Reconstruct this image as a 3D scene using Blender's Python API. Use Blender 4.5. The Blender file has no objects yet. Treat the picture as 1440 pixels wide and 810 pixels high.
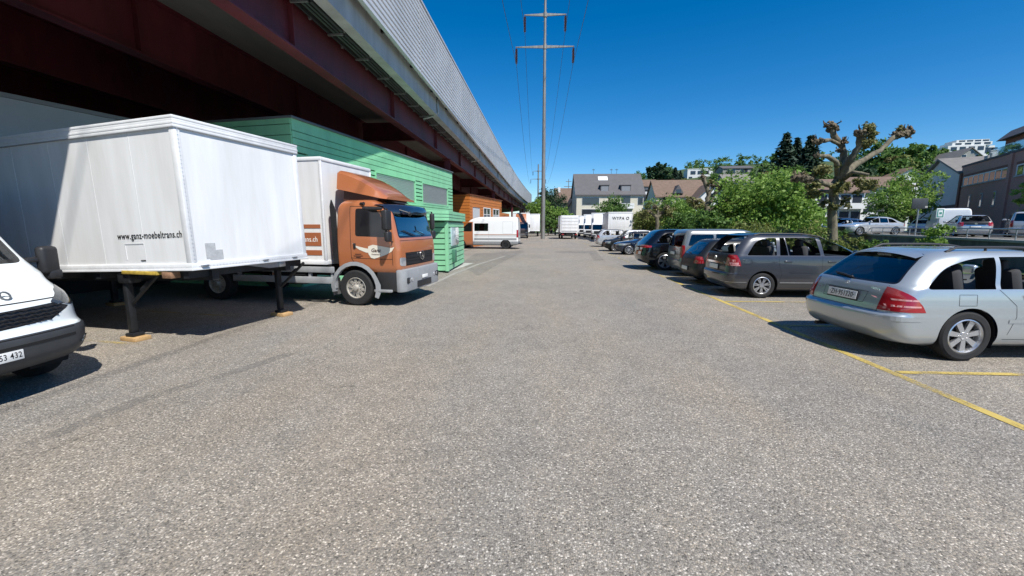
import bpy, bmesh, math, random
import numpy as np
from mathutils import Vector, Matrix
from mathutils.bvhtree import BVHTree
R = math.radians
sc = bpy.context.scene
COL = sc.collection
rng = random.Random(7)

# ------------------------------------------------------------------ survey of the place (camera facts)
F = 590.0; TH = R(4.17); PT = math.atan(87/590.0); EYE = 1.85
def ray(px, py):
    u = (px-720)/F; v = (405-py)/F
    c, s = math.cos(PT), math.sin(PT)
    f = c+v*s; z = v*c-s
    return Vector((u*math.cos(TH)-f*math.sin(TH), f*math.cos(TH)+u*math.sin(TH), z))
def GZ(px, py, z=0.0):
    r = ray(px, py); t = (z-EYE)/r.z
    return Vector((r.x*t, r.y*t, z))
def AY(px, py, y):
    r = ray(px, py); t = y/r.y
    return Vector((r.x*t, y, EYE+r.z*t))

# ------------------------------------------------------------------ materials
MATS = {}
def mat(name, col, rough=.6, metal=0., coat=0., var=.0, vscale=3., bump=0., bscale=40., spec=.5, dirt=None, stretch=None, sheen=0):
    if name in MATS: return MATS[name]
    m = bpy.data.materials.new(name); m.use_nodes = True
    nt = m.node_tree; b = nt.nodes['Principled BSDF']
    b.inputs['Base Color'].default_value = (*col, 1)
    b.inputs['Roughness'].default_value = rough
    b.inputs['Metallic'].default_value = metal
    b.inputs['Coat Weight'].default_value = coat
    b.inputs['Coat Roughness'].default_value = .04
    b.inputs['Specular IOR Level'].default_value = spec
    L = nt.links
    if var or bump or dirt:
        tc = nt.nodes.new('ShaderNodeTexCoord')
        vec = tc.outputs['Object']
        if stretch:
            mp = nt.nodes.new('ShaderNodeMapping'); mp.inputs['Scale'].default_value = stretch
            L.new(vec, mp.inputs['Vector']); vec = mp.outputs['Vector']
    if var or dirt:
        n = nt.nodes.new('ShaderNodeTexNoise'); n.inputs['Scale'].default_value = vscale
        n.inputs['Detail'].default_value = 6; n.inputs['Roughness'].default_value = .65
        L.new(vec, n.inputs['Vector'])
        cr = nt.nodes.new('ShaderNodeValToRGB')
        cr.color_ramp.elements[0].position = .3; cr.color_ramp.elements[1].position = .7
        d = dirt if dirt else tuple(c*(1-var) for c in col)
        cr.color_ramp.elements[0].color = (*d, 1)
        cr.color_ramp.elements[1].color = (*(tuple(min(1, c*(1+var*.5)) for c in col)), 1)
        L.new(n.outputs['Fac'], cr.inputs['Fac']); L.new(cr.outputs['Color'], b.inputs['Base Color'])
    if bump:
        n2 = nt.nodes.new('ShaderNodeTexNoise'); n2.inputs['Scale'].default_value = bscale; n2.inputs['Detail'].default_value = 5
        L.new(vec, n2.inputs['Vector'])
        bp = nt.nodes.new('ShaderNodeBump'); bp.inputs['Strength'].default_value = bump; bp.inputs['Distance'].default_value = .02
        L.new(n2.outputs['Fac'], bp.inputs['Height']); L.new(bp.outputs['Normal'], b.inputs['Normal'])
    MATS[name] = m
    return m
def paint(name, col, metal=.0, rough=.3, coat=1.0, flake=.06):
    return mat(name, col, rough=rough, metal=metal, coat=coat, var=flake, vscale=2.2)
def glass(name, tint=(.55, .62, .64), refl=.06, dark=1.0):
    if name in MATS: return MATS[name]
    m = bpy.data.materials.new(name); m.use_nodes = True; nt = m.node_tree; nt.nodes.clear()
    o = nt.nodes.new('ShaderNodeOutputMaterial'); t = nt.nodes.new('ShaderNodeBsdfTransparent')
    g = nt.nodes.new('ShaderNodeBsdfGlossy'); mx = nt.nodes.new('ShaderNodeMixShader'); lw = nt.nodes.new('ShaderNodeLayerWeight')
    lw.inputs['Blend'].default_value = .5
    t.inputs['Color'].default_value = (*[c*dark for c in tint], 1); g.inputs['Roughness'].default_value = .02
    g.inputs['Color'].default_value = (.9, .93, .95, 1)
    mr = nt.nodes.new('ShaderNodeMapRange'); mr.inputs['From Min'].default_value = 0; mr.inputs['From Max'].default_value = 1
    mr.inputs['To Min'].default_value = refl; mr.inputs['To Max'].default_value = .75
    pw = nt.nodes.new('ShaderNodeMath'); pw.operation = 'POWER'; pw.inputs[1].default_value = 2.6
    L = nt.links
    L.new(lw.outputs['Facing'], pw.inputs[0]); L.new(pw.outputs[0], mr.inputs['Value'])
    L.new(mr.outputs[0], mx.inputs[0]); L.new(t.outputs[0], mx.inputs[1]); L.new(g.outputs[0], mx.inputs[2]); L.new(mx.outputs[0], o.inputs[0])
    MATS[name] = m
    return m
def leafmat(name, c1, c2, c3, transl=.35):
    if name in MATS: return MATS[name]
    m = bpy.data.materials.new(name); m.use_nodes = True; nt = m.node_tree; nt.nodes.clear(); L = nt.links
    o = nt.nodes.new('ShaderNodeOutputMaterial'); ge = nt.nodes.new('ShaderNodeNewGeometry')
    cr = nt.nodes.new('ShaderNodeValToRGB'); e = cr.color_ramp.elements
    e[0].color = (*c1, 1); e[1].color = (*c3, 1); x = e.new(.55); x.color = (*c2, 1)
    L.new(ge.outputs['Random Per Island'], cr.inputs['Fac'])
    p = nt.nodes.new('ShaderNodeBsdfPrincipled'); p.inputs['Roughness'].default_value = .55; p.inputs['Specular IOR Level'].default_value = .3
    t = nt.nodes.new('ShaderNodeBsdfTranslucent'); mx = nt.nodes.new('ShaderNodeMixShader'); mx.inputs[0].default_value = transl
    L.new(cr.outputs[0], p.inputs['Base Color']); L.new(cr.outputs[0], t.inputs['Color'])
    L.new(p.outputs[0], mx.inputs[1]); L.new(t.outputs[0], mx.inputs[2]); L.new(mx.outputs[0], o.inputs[0])
    MATS[name] = m
    return m

# ------------------------------------------------------------------ object helpers
def link(o, parent=None):
    COL.objects.link(o)
    if parent: o.parent = parent
    return o
def tag(o, label=None, cat=None, group=None, kind=None):
    if label: o['label'] = label
    if cat: o['category'] = cat
    if group: o['group'] = group
    if kind: o['kind'] = kind
    return o
def thing(name, label, cat, loc=(0, 0, 0), rz=0., group=None, kind=None):
    o = bpy.data.objects.new(name, None); link(o)
    o.empty_display_size = .2
    o.location = loc; o.rotation_euler = (0, 0, rz)
    return tag(o, label, cat, group, kind)
def smooth_by_angle(bm, ang=35):
    a = R(ang)
    for f in bm.faces: f.smooth = True
    for e in bm.edges:
        if len(e.link_faces) == 2:
            if e.link_faces[0].normal.angle(e.link_faces[1].normal, 0) > a: e.smooth = False
        else: e.smooth = True
class MB:
    def __init__(s): s.bm = bmesh.new()
    def _xf(s, vs, M):
        if M is not None: bmesh.ops.transform(s.bm, matrix=M, verts=vs)
    def box(s, c, size, rot=None, bev=0., seg=2):
        r = bmesh.ops.create_cube(s.bm, size=1.0); vs = r['verts']
        M = Matrix.Translation(c) @ (rot.to_4x4() if rot is not None else Matrix.Identity(4)) @ Matrix.Diagonal((*size, 1))
        bmesh.ops.transform(s.bm, matrix=M, verts=vs)
        if bev > 0:
            es = list({e for v in vs for e in v.link_edges})
            bmesh.ops.bevel(s.bm, geom=es, offset=bev, segments=seg, affect='EDGES', profile=.5)
        return s
    def b2(s, lo, hi, bev=0., seg=2):
        return s.box([(a+b)/2 for a, b in zip(lo, hi)], [abs(b-a) for a, b in zip(lo, hi)], None, bev, seg)
    def cyl(s, p0, p1, r0, r1=None, seg=12, caps=True):
        p0 = Vector(p0); p1 = Vector(p1); r1 = r0 if r1 is None else r1
        d = p1-p0; q = d.to_track_quat('Z', 'Y').to_matrix().to_4x4()
        r = bmesh.ops.create_cone(s.bm, cap_ends=caps, segments=seg, radius1=r0, radius2=max(r1, 1e-4), depth=d.length)
        bmesh.ops.transform(s.bm, matrix=Matrix.Translation((p0+p1)/2) @ q, verts=r['verts'])
        return s
    def tube(s, pts, rad, seg=8, caps=True):
        pts = [Vector(p) for p in pts]; n = len(pts)
        rad = [rad]*n if not hasattr(rad, '__len__') else rad
        rings = []
        up = Vector((0, 0, 1))
        prev = None
        for i, p in enumerate(pts):
            t = (pts[min(i+1, n-1)]-pts[max(i-1, 0)]).normalized()
            if prev is None:
                a = t.cross(up)
                if a.length < 1e-3: a = t.cross(Vector((1, 0, 0)))
            else:
                a = prev - t*prev.dot(t)
            a.normalize(); prev = a; b = t.cross(a)
            rings.append([s.bm.verts.new(p+(a*math.cos(2*math.pi*k/seg)+b*math.sin(2*math.pi*k/seg))*rad[i]) for k in range(seg)])
        for i in range(n-1):
            for k in range(seg):
                s.bm.faces.new((rings[i][k], rings[i][(k+1) % seg], rings[i+1][(k+1) % seg], rings[i+1][k]))
        if caps:
            s.bm.faces.new(list(reversed(rings[0]))); s.bm.faces.new(rings[-1])
        return s
    def lathe(s, prof, seg=32, M=None, close=False):
        # prof: (radius, axial); axis = local Y
        rings = []
        for (r, a) in prof:
            rings.append([s.bm.verts.new((r*math.cos(2*math.pi*k/seg), a, r*math.sin(2*math.pi*k/seg))) for k in range(seg)])
        rr = rings + ([rings[0]] if close else [])
        for i in range(len(rr)-1):
            for k in range(seg):
                s.bm.faces.new((rr[i][k], rr[i][(k+1) % seg], rr[i+1][(k+1) % seg], rr[i+1][k]))
        s._xf([v for r in rings for v in r], M)
        return s
    def prism(s, poly, axis, lo, hi, bev=0.):
        # poly 2D extruded along axis ('x': poly=(y,z); 'y': poly=(x,z); 'z': poly=(x,y))
        def P(a, b, t): return {'x': (t, a, b), 'y': (a, t, b), 'z': (a, b, t)}[axis]
        v0 = [s.bm.verts.new(P(a, b, lo)) for a, b in poly]; v1 = [s.bm.verts.new(P(a, b, hi)) for a, b in poly]
        n = len(poly); fs = []
        fs.append(s.bm.faces.new(v0)); fs.append(s.bm.faces.new(list(reversed(v1))))
        for i in range(n): fs.append(s.bm.faces.new((v0[i], v0[(i+1) % n], v1[(i+1) % n], v1[i])))
        bmesh.ops.recalc_face_normals(s.bm, faces=fs)
        if bev > 0:
            es = list({e for f in fs for e in f.edges})
            bmesh.ops.bevel(s.bm, geom=es, offset=bev, segments=2, affect='EDGES', profile=.5)
        return s
    def sphere(s, c, r, sub=2, scale=(1, 1, 1)):
        q = bmesh.ops.create_icosphere(s.bm, subdivisions=sub, radius=1.0)
        bmesh.ops.transform(s.bm, matrix=Matrix.Translation(c) @ Matrix.Diagonal((r*scale[0], r*scale[1], r*scale[2], 1)), verts=q['verts'])
        return s
    def face(s, pts):
        s.bm.faces.new([s.bm.verts.new(p) for p in pts]); return s
    def grid(s, rows):
        vs = [[s.bm.verts.new(p) for p in r] for r in rows]
        for i in range(len(vs)-1):
            for j in range(len(vs[0])-1):
                s.bm.faces.new((vs[i][j], vs[i][j+1], vs[i+1][j+1], vs[i+1][j]))
        return s
    def build(s, name, m, parent=None, smooth=35, loc=None, label=None):
        bm = s.bm
        bm.normal_update()
        if smooth: smooth_by_angle(bm, smooth)
        me = bpy.data.meshes.new(name); bm.to_mesh(me); bm.free()
        for mm in (m if isinstance(m, (list, tuple)) else [m]): me.materials.append(mm)
        o = bpy.data.objects.new(name, me); link(o, parent)
        if loc is not None: o.location = loc
        if label: o['label'] = label
        return o
def copy_tree(o, parent=None, swap=None):
    c = o.copy(); COL.objects.link(c); c.parent = parent
    if swap and c.type == 'MESH':
        for sl in c.material_slots:
            if sl.material and sl.material.name in swap:
                nm = swap[sl.material.name]
                sl.link = 'OBJECT'; sl.material = nm
    for ch in list(o.children): copy_tree(ch, c, swap)
    return c
def rects(pts, r, n=4):
    # rounded convex polygon
    out = []; N = len(pts)
    for i in range(N):
        p = Vector(pts[i]); a = Vector(pts[i-1]); b = Vector(pts[(i+1) % N])
        rr = r[i] if hasattr(r, '__len__') else r
        da = (a-p); db = (b-p)
        d = min(rr, da.length*.48, db.length*.48)
        if d < 1e-4: out.append((p.x, p.y)); continue
        p0 = p+da.normalized()*d; p1 = p+db.normalized()*d
        for k in range(n+1):
            t = k/n
            q = p0*(1-t)**2+p*2*t*(1-t)+p1*t*t
            out.append((q.x, q.y))
    return out
def inset(poly, d):
    n = len(poly); out = []
    A = sum(poly[i][0]*poly[(i+1) % n][1]-poly[(i+1) % n][0]*poly[i][1] for i in range(n))
    sg = 1 if A > 0 else -1
    c = Vector((sum(p[0] for p in poly)/n, sum(p[1] for p in poly)/n))
    for i in range(n):
        p0 = Vector(poly[i-1]); p1 = Vector(poly[i]); p2 = Vector(poly[(i+1) % n])
        e1 = (p1-p0); e2 = (p2-p1)
        if e1.length < 1e-6: e1 = e2
        if e2.length < 1e-6: e2 = e1
        n1 = Vector((-e1.y, e1.x)).normalized()*sg; n2 = Vector((-e2.y, e2.x)).normalized()*sg
        b = (n1+n2); b = b.normalized() if b.length > 1e-6 else n1
        k = d/max(.35, b.dot(n1))
        q = p1+b*k
        out.append((q.x, q.y))
    return out
TEXTN = [0]
def text(name, s, size, m, parent, loc, rot, depth=.002, embolden=0., sx=1., align='CENTER', shear=0., space=1.):
    cu = bpy.data.curves.new('txt', 'FONT'); cu.body = s; cu.size = size; cu.extrude = depth
    cu.align_x = align; cu.align_y = 'CENTER'; cu.offset = embolden; cu.shear = shear; cu.space_character = space
    cu.resolution_u = 3
    t = bpy.data.objects.new('txt', cu); COL.objects.link(t)
    bpy.context.view_layer.update()
    me = bpy.data.meshes.new_from_object(t.evaluated_get(bpy.context.evaluated_depsgraph_get()))
    bpy.data.objects.remove(t); bpy.data.curves.remove(cu)
    me.materials.clear(); me.materials.append(m); me.name = name
    o = bpy.data.objects.new(name, me); link(o, parent)
    o.location = loc; o.rotation_euler = rot; o.scale = (sx, 1, 1)
    return o

# ------------------------------------------------------------------ body shells (stack of plan outlines, then cut for glass and lamps)
def pchip(xs, ys, q):
    xs = np.array(xs, float); ys = np.array(ys, float); h = np.diff(xs); d = np.diff(ys)/h
    m = np.zeros(len(xs)); m[0] = d[0]; m[-1] = d[-1]
    for i in range(1, len(xs)-1):
        if d[i-1]*d[i] > 0:
            w1 = 2*h[i]+h[i-1]; w2 = h[i]+2*h[i-1]; m[i] = (w1+w2)/(w1/d[i-1]+w2/d[i])
    q = np.array(q, float); i = np.clip(np.searchsorted(xs, q, side='right')-1, 0, len(xs)-2)
    t = (q-xs[i])/h[i]
    return (2*t**3-3*t**2+1)*ys[i]+(t**3-2*t**2+t)*h[i]*m[i]+(-2*t**3+3*t**2)*ys[i+1]+(t**3-t**2)*h[i]*m[i+1]
def shell(levels, taper=None, dz=.028, ns=44, nb=7, nc=6):
    """levels rows: z, xr, xf, hw, cr(rear corner x), cyr, cf, cyf, br, bf"""
    A = np.array(levels, float); z = A[:, 0]
    zs = []
    for i in range(len(z)-1):
        k = max(1, int(math.ceil((z[i+1]-z[i])/dz)))
        jump = abs(A[i+1, 2]-A[i, 2])+abs(A[i+1, 1]-A[i, 1])
        k = max(k, int(math.ceil(jump/.11)))
        zs += list(np.linspace(z[i], z[i+1], k, endpoint=False))
    zs.append(z[-1])
    P = [pchip(z, A[:, c], zs) for c in range(1, A.shape[1])]
    bm = bmesh.new(); rings = []
    for i, zz in enumerate(zs):
        xr, xf, hw, cr, cyr, cf, cyf, br, bf = [p[i] for p in P]
        half = []
        cyr = min(cyr, hw*.9); cyf = min(cyf, hw*.9)
        y1 = hw-cyr
        for k in range(nb): y = y1*k/nb; half.append((xr+br*(y/hw)**2, y))
        x0 = xr+br*(y1/hw)**2
        for k in range(nc):
            t = math.pi/2*k/nc; half.append((x0+cr*(1-math.cos(t)), y1+cyr*math.sin(t)))
        y2 = hw-cyf; x3 = xf-bf*(y2/hw)**2
        for k in range(ns+1):
            half.append((x0+cr+(x3-cf-x0-cr)*k/ns, hw))
        for k in range(nc-1, -1, -1):
            t = math.pi/2*k/nc; half.append((x3-cf*(1-math.cos(t)), y2+cyf*math.sin(t)))
        for k in range(nb-1, -1, -1): y = y2*k/nb; half.append((xf-bf*(y/hw)**2, y))
        ring = []
        tp = (lambda x: taper(x, zz)) if taper else (lambda x: 1)
        for (x, y) in half: ring.append(bm.verts.new((x, y*tp(x), zz)))
        for (x, y) in half[-2:0:-1]: ring.append(bm.verts.new((x, -y*tp(x), zz)))
        rings.append(ring)
    M = len(rings[0]); H = len(half)
    for i in range(len(rings)-1):
        a, b = rings[i], rings[i+1]
        for k in range(M): bm.faces.new((a[k], b[k], b[(k+1) % M], a[(k+1) % M]))
    for ring, flip in ((rings[0], False), (rings[-1], True)):
        for k in range(H-1):
            q = [ring[k], ring[k+1], ring[(M-k-1) % M], ring[(M-k) % M]]
            q2 = []
            for v in q:
                if v not in q2: q2.append(v)
            if len(q2) >= 3:
                try: bm.faces.new(q2 if not flip else list(reversed(q2)))
                except ValueError: pass
    bmesh.ops.recalc_face_normals(bm, faces=bm.faces[:])
    for f in bm.faces: f.smooth = True
    bm.normal_update()
    return bm
def planes2d(poly, ax):
    """planes keeping the inside of a convex polygon; ax 'y': poly is (x,z); 'x': poly is (y,z); 'z': (x,y)"""
    n = len(poly); A = sum(poly[i][0]*poly[(i+1) % n][1]-poly[(i+1) % n][0]*poly[i][1] for i in range(n))
    sg = 1 if A > 0 else -1; out = []
    for i in range(n):
        (a, b), (c, d) = poly[i], poly[(i+1) % n]
        dx, dy = c-a, d-b
        if abs(dx)+abs(dy) < 1e-7: continue
        nn = (dy*sg, -dx*sg)
        if ax == 'y': out.append((Vector((a, 0, b)), Vector((nn[0], 0, nn[1])).normalized()))
        elif ax == 'x': out.append((Vector((0, a, b)), Vector((0, nn[0], nn[1])).normalized()))
        else: out.append((Vector((a, b, 0)), Vector((nn[0], nn[1], 0)).normalized()))
    return out
def half(ax, v, keep):
    """plane keeping coordinate ax > v (keep=+1) or < v (keep=-1)"""
    i = 'xyz'.index(ax); co = Vector((0, 0, 0)); co[i] = v; no = Vector((0, 0, 0)); no[i] = -keep
    return (co, no)
def cut(bm, planes):
    fs = [f for f in bm.faces if not any(all((v.co-co).dot(no) >= -1e-6 for v in f.verts) for co, no in planes)]
    for co, no in planes:
        g = list(set(fs) | {e for f in fs for e in f.edges} | {v for f in fs for v in f.verts})
        if not g: return []
        r = bmesh.ops.bisect_plane(bm, geom=g, dist=1e-5, plane_co=co, plane_no=no)
        fs = [f for f in r['geom'] if isinstance(f, bmesh.types.BMFace) and f.is_valid and (f.calc_center_median()-co).dot(no) < 0]
    return fs
def lift(bm, fs, push=0.):
    """move faces out of bm into a new MB"""
    mb = MB(); mp = {}
    for f in fs:
        vv = []
        for v in f.verts:
            if v not in mp: mp[v] = mb.bm.verts.new(v.co+v.normal*push)
            vv.append(mp[v])
        try: mb.bm.faces.new(vv)
        except ValueError: pass
    bmesh.ops.delete(bm, geom=[f for f in fs if f.is_valid], context='FACES')
    return mb
def hit(bvh, o, d):
    r = bvh.ray_cast(Vector(o), Vector(d).normalized())
    return r[0], r[1]
def ribbon(mb, bvh, pts, sgn, w=.007, off=.0012, ax='y', step=.04):
    """thin dark line on the shell along a polyline seen from the side (ax y) or the end (ax x; sgn -1 rear, +1 front)"""
    P = []
    for i in range(len(pts)-1):
        a = Vector(pts[i]); b = Vector(pts[i+1]); n = max(1, int((b-a).length/step))
        for k in range(n): P.append(a.lerp(b, k/n))
    P.append(Vector(pts[-1]))
    def pr(p):
        if ax == 'y': h = hit(bvh, (p.x, 3*sgn, p.y), (0, -sgn, 0))
        else: h = hit(bvh, (20*sgn, p.x, p.y), (-sgn, 0, 0))
        return None if h[0] is None else h[0]+h[1]*off
    L = []
    for i, p in enumerate(P):
        t = (P[min(i+1, len(P)-1)]-P[max(i-1, 0)]).normalized(); nn = Vector((-t.y, t.x))*(w/2)
        a, b = pr(p+nn), pr(p-nn)
        L.append((a, b) if a is not None and b is not None else None)
    for i in range(len(L)-1):
        if L[i] and L[i+1]: mb.face((L[i][0], L[i][1], L[i+1][1], L[i+1][0]))
SUN_E = 4.5; SKY_S = .10; EXPO = .48
# ------------------------------------------------------------------ shared vehicle materials
M_rubber = mat('rubber', (.018, .018, .019), rough=.85, var=.3, vscale=8)
M_rim = mat('alloy', (.62, .63, .65), rough=.3, metal=.85)
M_rimd = mat('dark_metal', (.03, .03, .032), rough=.6, metal=.4)
M_steel = mat('steel', (.42, .43, .44), rough=.4, metal=.8, var=.2, vscale=10)
M_plastic = mat('black_plastic', (.022, .022, .024), rough=.5, var=.2, vscale=10)
M_gloss = mat('gloss_black', (.008, .008, .009), rough=.12, coat=.6)
M_semi = mat('dark_tailgate', (.014, .015, .015), rough=.35)
M_gap = mat('gap_black', (.006, .006, .006), rough=.9)
M_chrome = mat('chrome', (.78, .79, .8), rough=.16, metal=1.)
M_interior = mat('interior_grey', (.035, .036, .04), rough=.8)
M_plate = mat('plate_white', (.78, .78, .76), rough=.4)
M_ink = mat('ink_black', (.012, .012, .012), rough=.6)
M_red = mat('lamp_red', (.33, .012, .018), rough=.14, coat=1.)
M_redl = mat('lamp_pale', (.62, .30, .29), rough=.14, coat=1.)
M_lamp = mat('lamp_clear', (.5, .52, .55), rough=.08, metal=.5, coat=1.)
M_lampdark = mat('lamp_dark', (.05, .055, .06), rough=.06, coat=1.)
M_glass = glass('car_glass', (.34, .40, .40), refl=.07)
M_glassd = glass('tinted_glass', (.085, .10, .115), refl=.09)
M_screen = glass('screen_glass', (.42, .52, .56), refl=.07)
M_under = mat('underbody', (.012, .012, .013), rough=.9)

def make_wheel(name, Rr, w, rimR, style, rimmat, parent, loc, side):
    mb = MB(); h = w/2
    mb.lathe([(rimR, -h*.85), (rimR+.02, -h), (Rr-.035, -h), (Rr-.008, -h+.018), (Rr, -h+.045), (Rr, h-.045), (Rr-.008, h-.018), (Rr-.035, h), (rimR+.02, h), (rimR, h*.88)], 40, close=True)
    t = mb.build('wheel', M_rubber, parent, 30, loc)
    t.rotation_euler = (0, 0, 0 if side > 0 else math.pi)
    rb = MB()
    rb.lathe([(rimR+.006, h*.9), (rimR-.008, h*.96), (rimR-.018, h*.82), (rimR-.03, h*.3), (rimR-.035, -h*.7)], 40)
    n, w0, w1, twin = style
    for k in range(n):
        a = 2*math.pi*k/n+.2
        for off in ((-twin, twin) if twin else (0,)):
            c, s_ = math.cos(a+off), math.sin(a+off)
            def P(r, q): return (r*c-q*s_, r*s_+q*c)
            ro = rimR-.012
            rb.prism([P(.04, -w0), P(ro, -w1), P(ro, w1), P(.04, w0)], 'y', h*.42, h*.72)
    rb.cyl((0, h*.35, 0), (0, h*.78, 0), .062, .05, 18)
    for k in range(5):
        a = 2*math.pi*k/5
        rb.cyl((.045*math.cos(a), h*.7, .045*math.sin(a)), (.045*math.cos(a), h*.83, .045*math.sin(a)), .008, .008, 6)
    rb.build('rim', rimmat, t, 30)
    db = MB(); db.cyl((0, -h*.3, 0), (0, h*.12, 0), rimR-.03, rimR-.03, 24)
    db.build('brake_disc', M_rimd, t, 30)
    return t
def arch_liner(mb, x, zc, Ra, y0, y1, a0=-25, a1=205):
    n = 20; rows = [[], []]
    for k in range(n+1):
        a = R(a0+(a1-a0)*k/n)
        for j, y in enumerate((y0, y1)): rows[j].append((x+Ra*math.cos(a), y, zc+Ra*math.sin(a)))
    mb.grid(rows); mb.face(rows[0])

def build_car(S, label, cat='car', group=None, name='parked_car'):
    root = thing(name, label, cat, group=group)
    bm = shell(S['levels'], S.get('taper'), dz=S.get('dz', .03))
    bvh = BVHTree.FromBMesh(bm)
    P = S['paint']
    gaps = []
    for l in S.get('gaps', []):
        for sg in (1, -1): q = MB(); ribbon(q, bvh, l, sg, .0055); gaps.append(q)
    for l in S.get('rear_gaps', []): q = MB(); ribbon(q, bvh, l, -1, .006, ax='x'); gaps.append(q)
    trims = []
    for l, w, m, nm, ax in S.get('trims', []):
        if ax == 'y':
            for sg in (1, -1):
                t = MB(); ribbon(t, bvh, l, sg, w, off=.006); trims.append((nm, t, m))
        else:
            t = MB(); ribbon(t, bvh, l, -1 if ax == 'rear' else 1, w, off=.006, ax='x'); trims.append((nm, t, m))
    # wheel arches
    liners = []
    for xw in S['wx']:
        Ra = S['Ra']; zc = S['Rw']
        for sg in (1, -1):
            poly = [(xw+Ra*math.cos(a), zc+Ra*math.sin(a)) for a in np.linspace(0, math.pi, 25)]+[(xw-Ra, -.2), (xw+Ra, -.2)]
            fs = cut(bm, planes2d(poly, 'y')+[half('y', .42*sg, sg)])
            bmesh.ops.delete(bm, geom=[f for f in fs if f.is_valid], context='FACES')
            hwid = S['hw']
            q = MB(); arch_liner(q, xw, zc, Ra+.004, sg*(hwid-.42), sg*(hwid-.035)); liners.append(q)
    made = []
    def glazed(planes, inner_planes, gm, nm, seal='window_seal', sealmat=M_gloss):
        fs = cut(bm, planes)
        if not fs: return
        mb = lift(bm, fs)
        fs2 = cut(mb.bm, inner_planes)
        if not fs2: return
        g = lift(mb.bm, fs2)
        made.append((nm, g, gm)); made.append((seal, mb, sealmat))
    for poly, gm, d in S['side_windows']:
        for sg in (1, -1):
            lim = [half('y', .15*sg, sg)]
            glazed(planes2d(poly, 'y')+lim, planes2d(inset(poly, d), 'y')+lim, gm, 'side_window')
    if S.get('rear_window'):
        poly, d, gm, xlim = S['rear_window']
        lim = [half('x', xlim, -1)]
        glazed(planes2d(poly, 'x')+lim, planes2d(inset(poly, d), 'x')+lim, gm, 'rear_window')
    poly, d, xlim = S['windscreen']
    lim = [half('x', xlim, 1)]
    glazed(planes2d(poly, 'x')+lim, planes2d(inset(poly, d), 'x')+lim, M_screen, 'windscreen')
    for nm, poly, ax, lims, m, push in S.get('patches', []):
        for sg in (1, -1):
            pl = planes2d([(a*(sg if ax == 'x' else 1), b) for a, b in poly], ax)
            for (lax, v, k) in lims:
                pl.append(half(lax, v*(sg if lax == 'y' else 1), k*(sg if lax == 'y' else 1)))
            fs = cut(bm, pl)
            if fs: made.append((nm, lift(bm, fs, push), m))
    for nm, poly, ax, lims, m, push in S.get('patches_mid', []):
        fs = cut(bm, planes2d(poly, ax)+[half(*l) for l in lims])
        if fs: made.append((nm, lift(bm, fs, push), m))
    b = MB(); b.bm.free(); b.bm = bm
    b.build('body', P, root, 60)
    for nm, mb, m in made: mb.build(nm, m, root, 60)
    for nm, mb, m in trims: mb.build(nm, m, root, 60)
    for q in gaps: q.build('panel_gap', M_gap, root, 0)
    for q in liners: q.build('wheel_arch', M_under, root, 30)
    for xw in S['wx']:
        for sg in (1, -1):
            make_wheel('wheel', S['Rw'], S['ww'], S['rimR'], S['spokes'], S.get('rimmat', M_rim), root, (xw, sg*(S['hw']-S['ww']/2-S.get('tuck', .02)), S['Rw']), sg)
    # inside
    it = MB(); x0, x1 = S['cabin']; hw = S['hw']-.16
    it.b2((x0, -hw, .3), (x1+.35, hw, .5)); it.b2((x1, -hw, .45), (x1+.4, hw, .92*S['zs']), .05)
    it.build('interior', M_interior, root)
    for (xs, ys) in S['seats']:
        sb = MB(); zz = S['zs']
        sb.box((xs+.2, ys, .56*zz), (.5, .5, .16), None, .05)
        sb.box((xs-.1, ys, .88*zz), (.16, .48, .62), Matrix.Rotation(R(-14), 3, 'Y'), .06)
        sb.box((xs-.19, ys, 1.21*zz), (.1, .27, .17), Matrix.Rotation(R(-10), 3, 'Y'), .04)
        sb.build('seat', M_interior, root)
    # handles, mirrors, rails, wiper
    for (x, z) in S.get('handles', []):
        for sg in (1, -1):
            h, n = hit(bvh, (x, 3*sg, z), (0, -sg, 0))
            if h is None: continue
            hb = MB(); hb.box(h+Vector((0, .012*sg, 0)), (.19, .03, .035), None, .012)
            hb.build('door_handle', S.get('handlemat', P), root)
    for sg in (1, -1):
        x, z, m = S['mirror']; h, n = hit(bvh, (x, 3*sg, z), (0, -sg, 0))
        if h is None: h = Vector((x, S['hw']*sg, z))
        mb = MB(); mb.box((h.x, h.y+sg*.12, h.z+.05), (.1, .2, .14), None, .04, 3); mb.box((h.x, h.y+sg*.03, h.z), (.06, .1, .04))
        mb.build('mirror', m, root)
    if S.get('rails'):
        xs0, xs1, yr, m, lift_ = S['rails']
        for sg in (1, -1):
            pts = []
            for k in range(13):
                x = xs0+(xs1-xs0)*k/12
                h, n = hit(bvh, (x, yr*sg, 3), (0, 0, -1))
                e = min(k, 12-k)
                if h: pts.append((x, yr*sg, h.z+(lift_ if e > 0 else .0)))
            rb = MB(); rb.tube(pts, .017, 8)
            for k in (4, 8):
                p = pts[k]; rb.cyl((p[0], p[1], p[2]-lift_-.01), p, .014, .014, 8)
            rb.build('roof_rail', m, root)
    if S.get('wiper'):
        pts = [Vector(p) for p in S['wiper']]
        wb = MB(); q = []
        for p in pts:
            h, n = hit(bvh, (-3, p.x, p.y), (1, 0, 0))
            if h: q.append(h+n*.018)
        if len(q) > 1:
            wb.tube(q, [.012]*len(q), 6); wb.sphere(q[0], .022, 1)
            wb.build('wiper', M_plastic, root)
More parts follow.
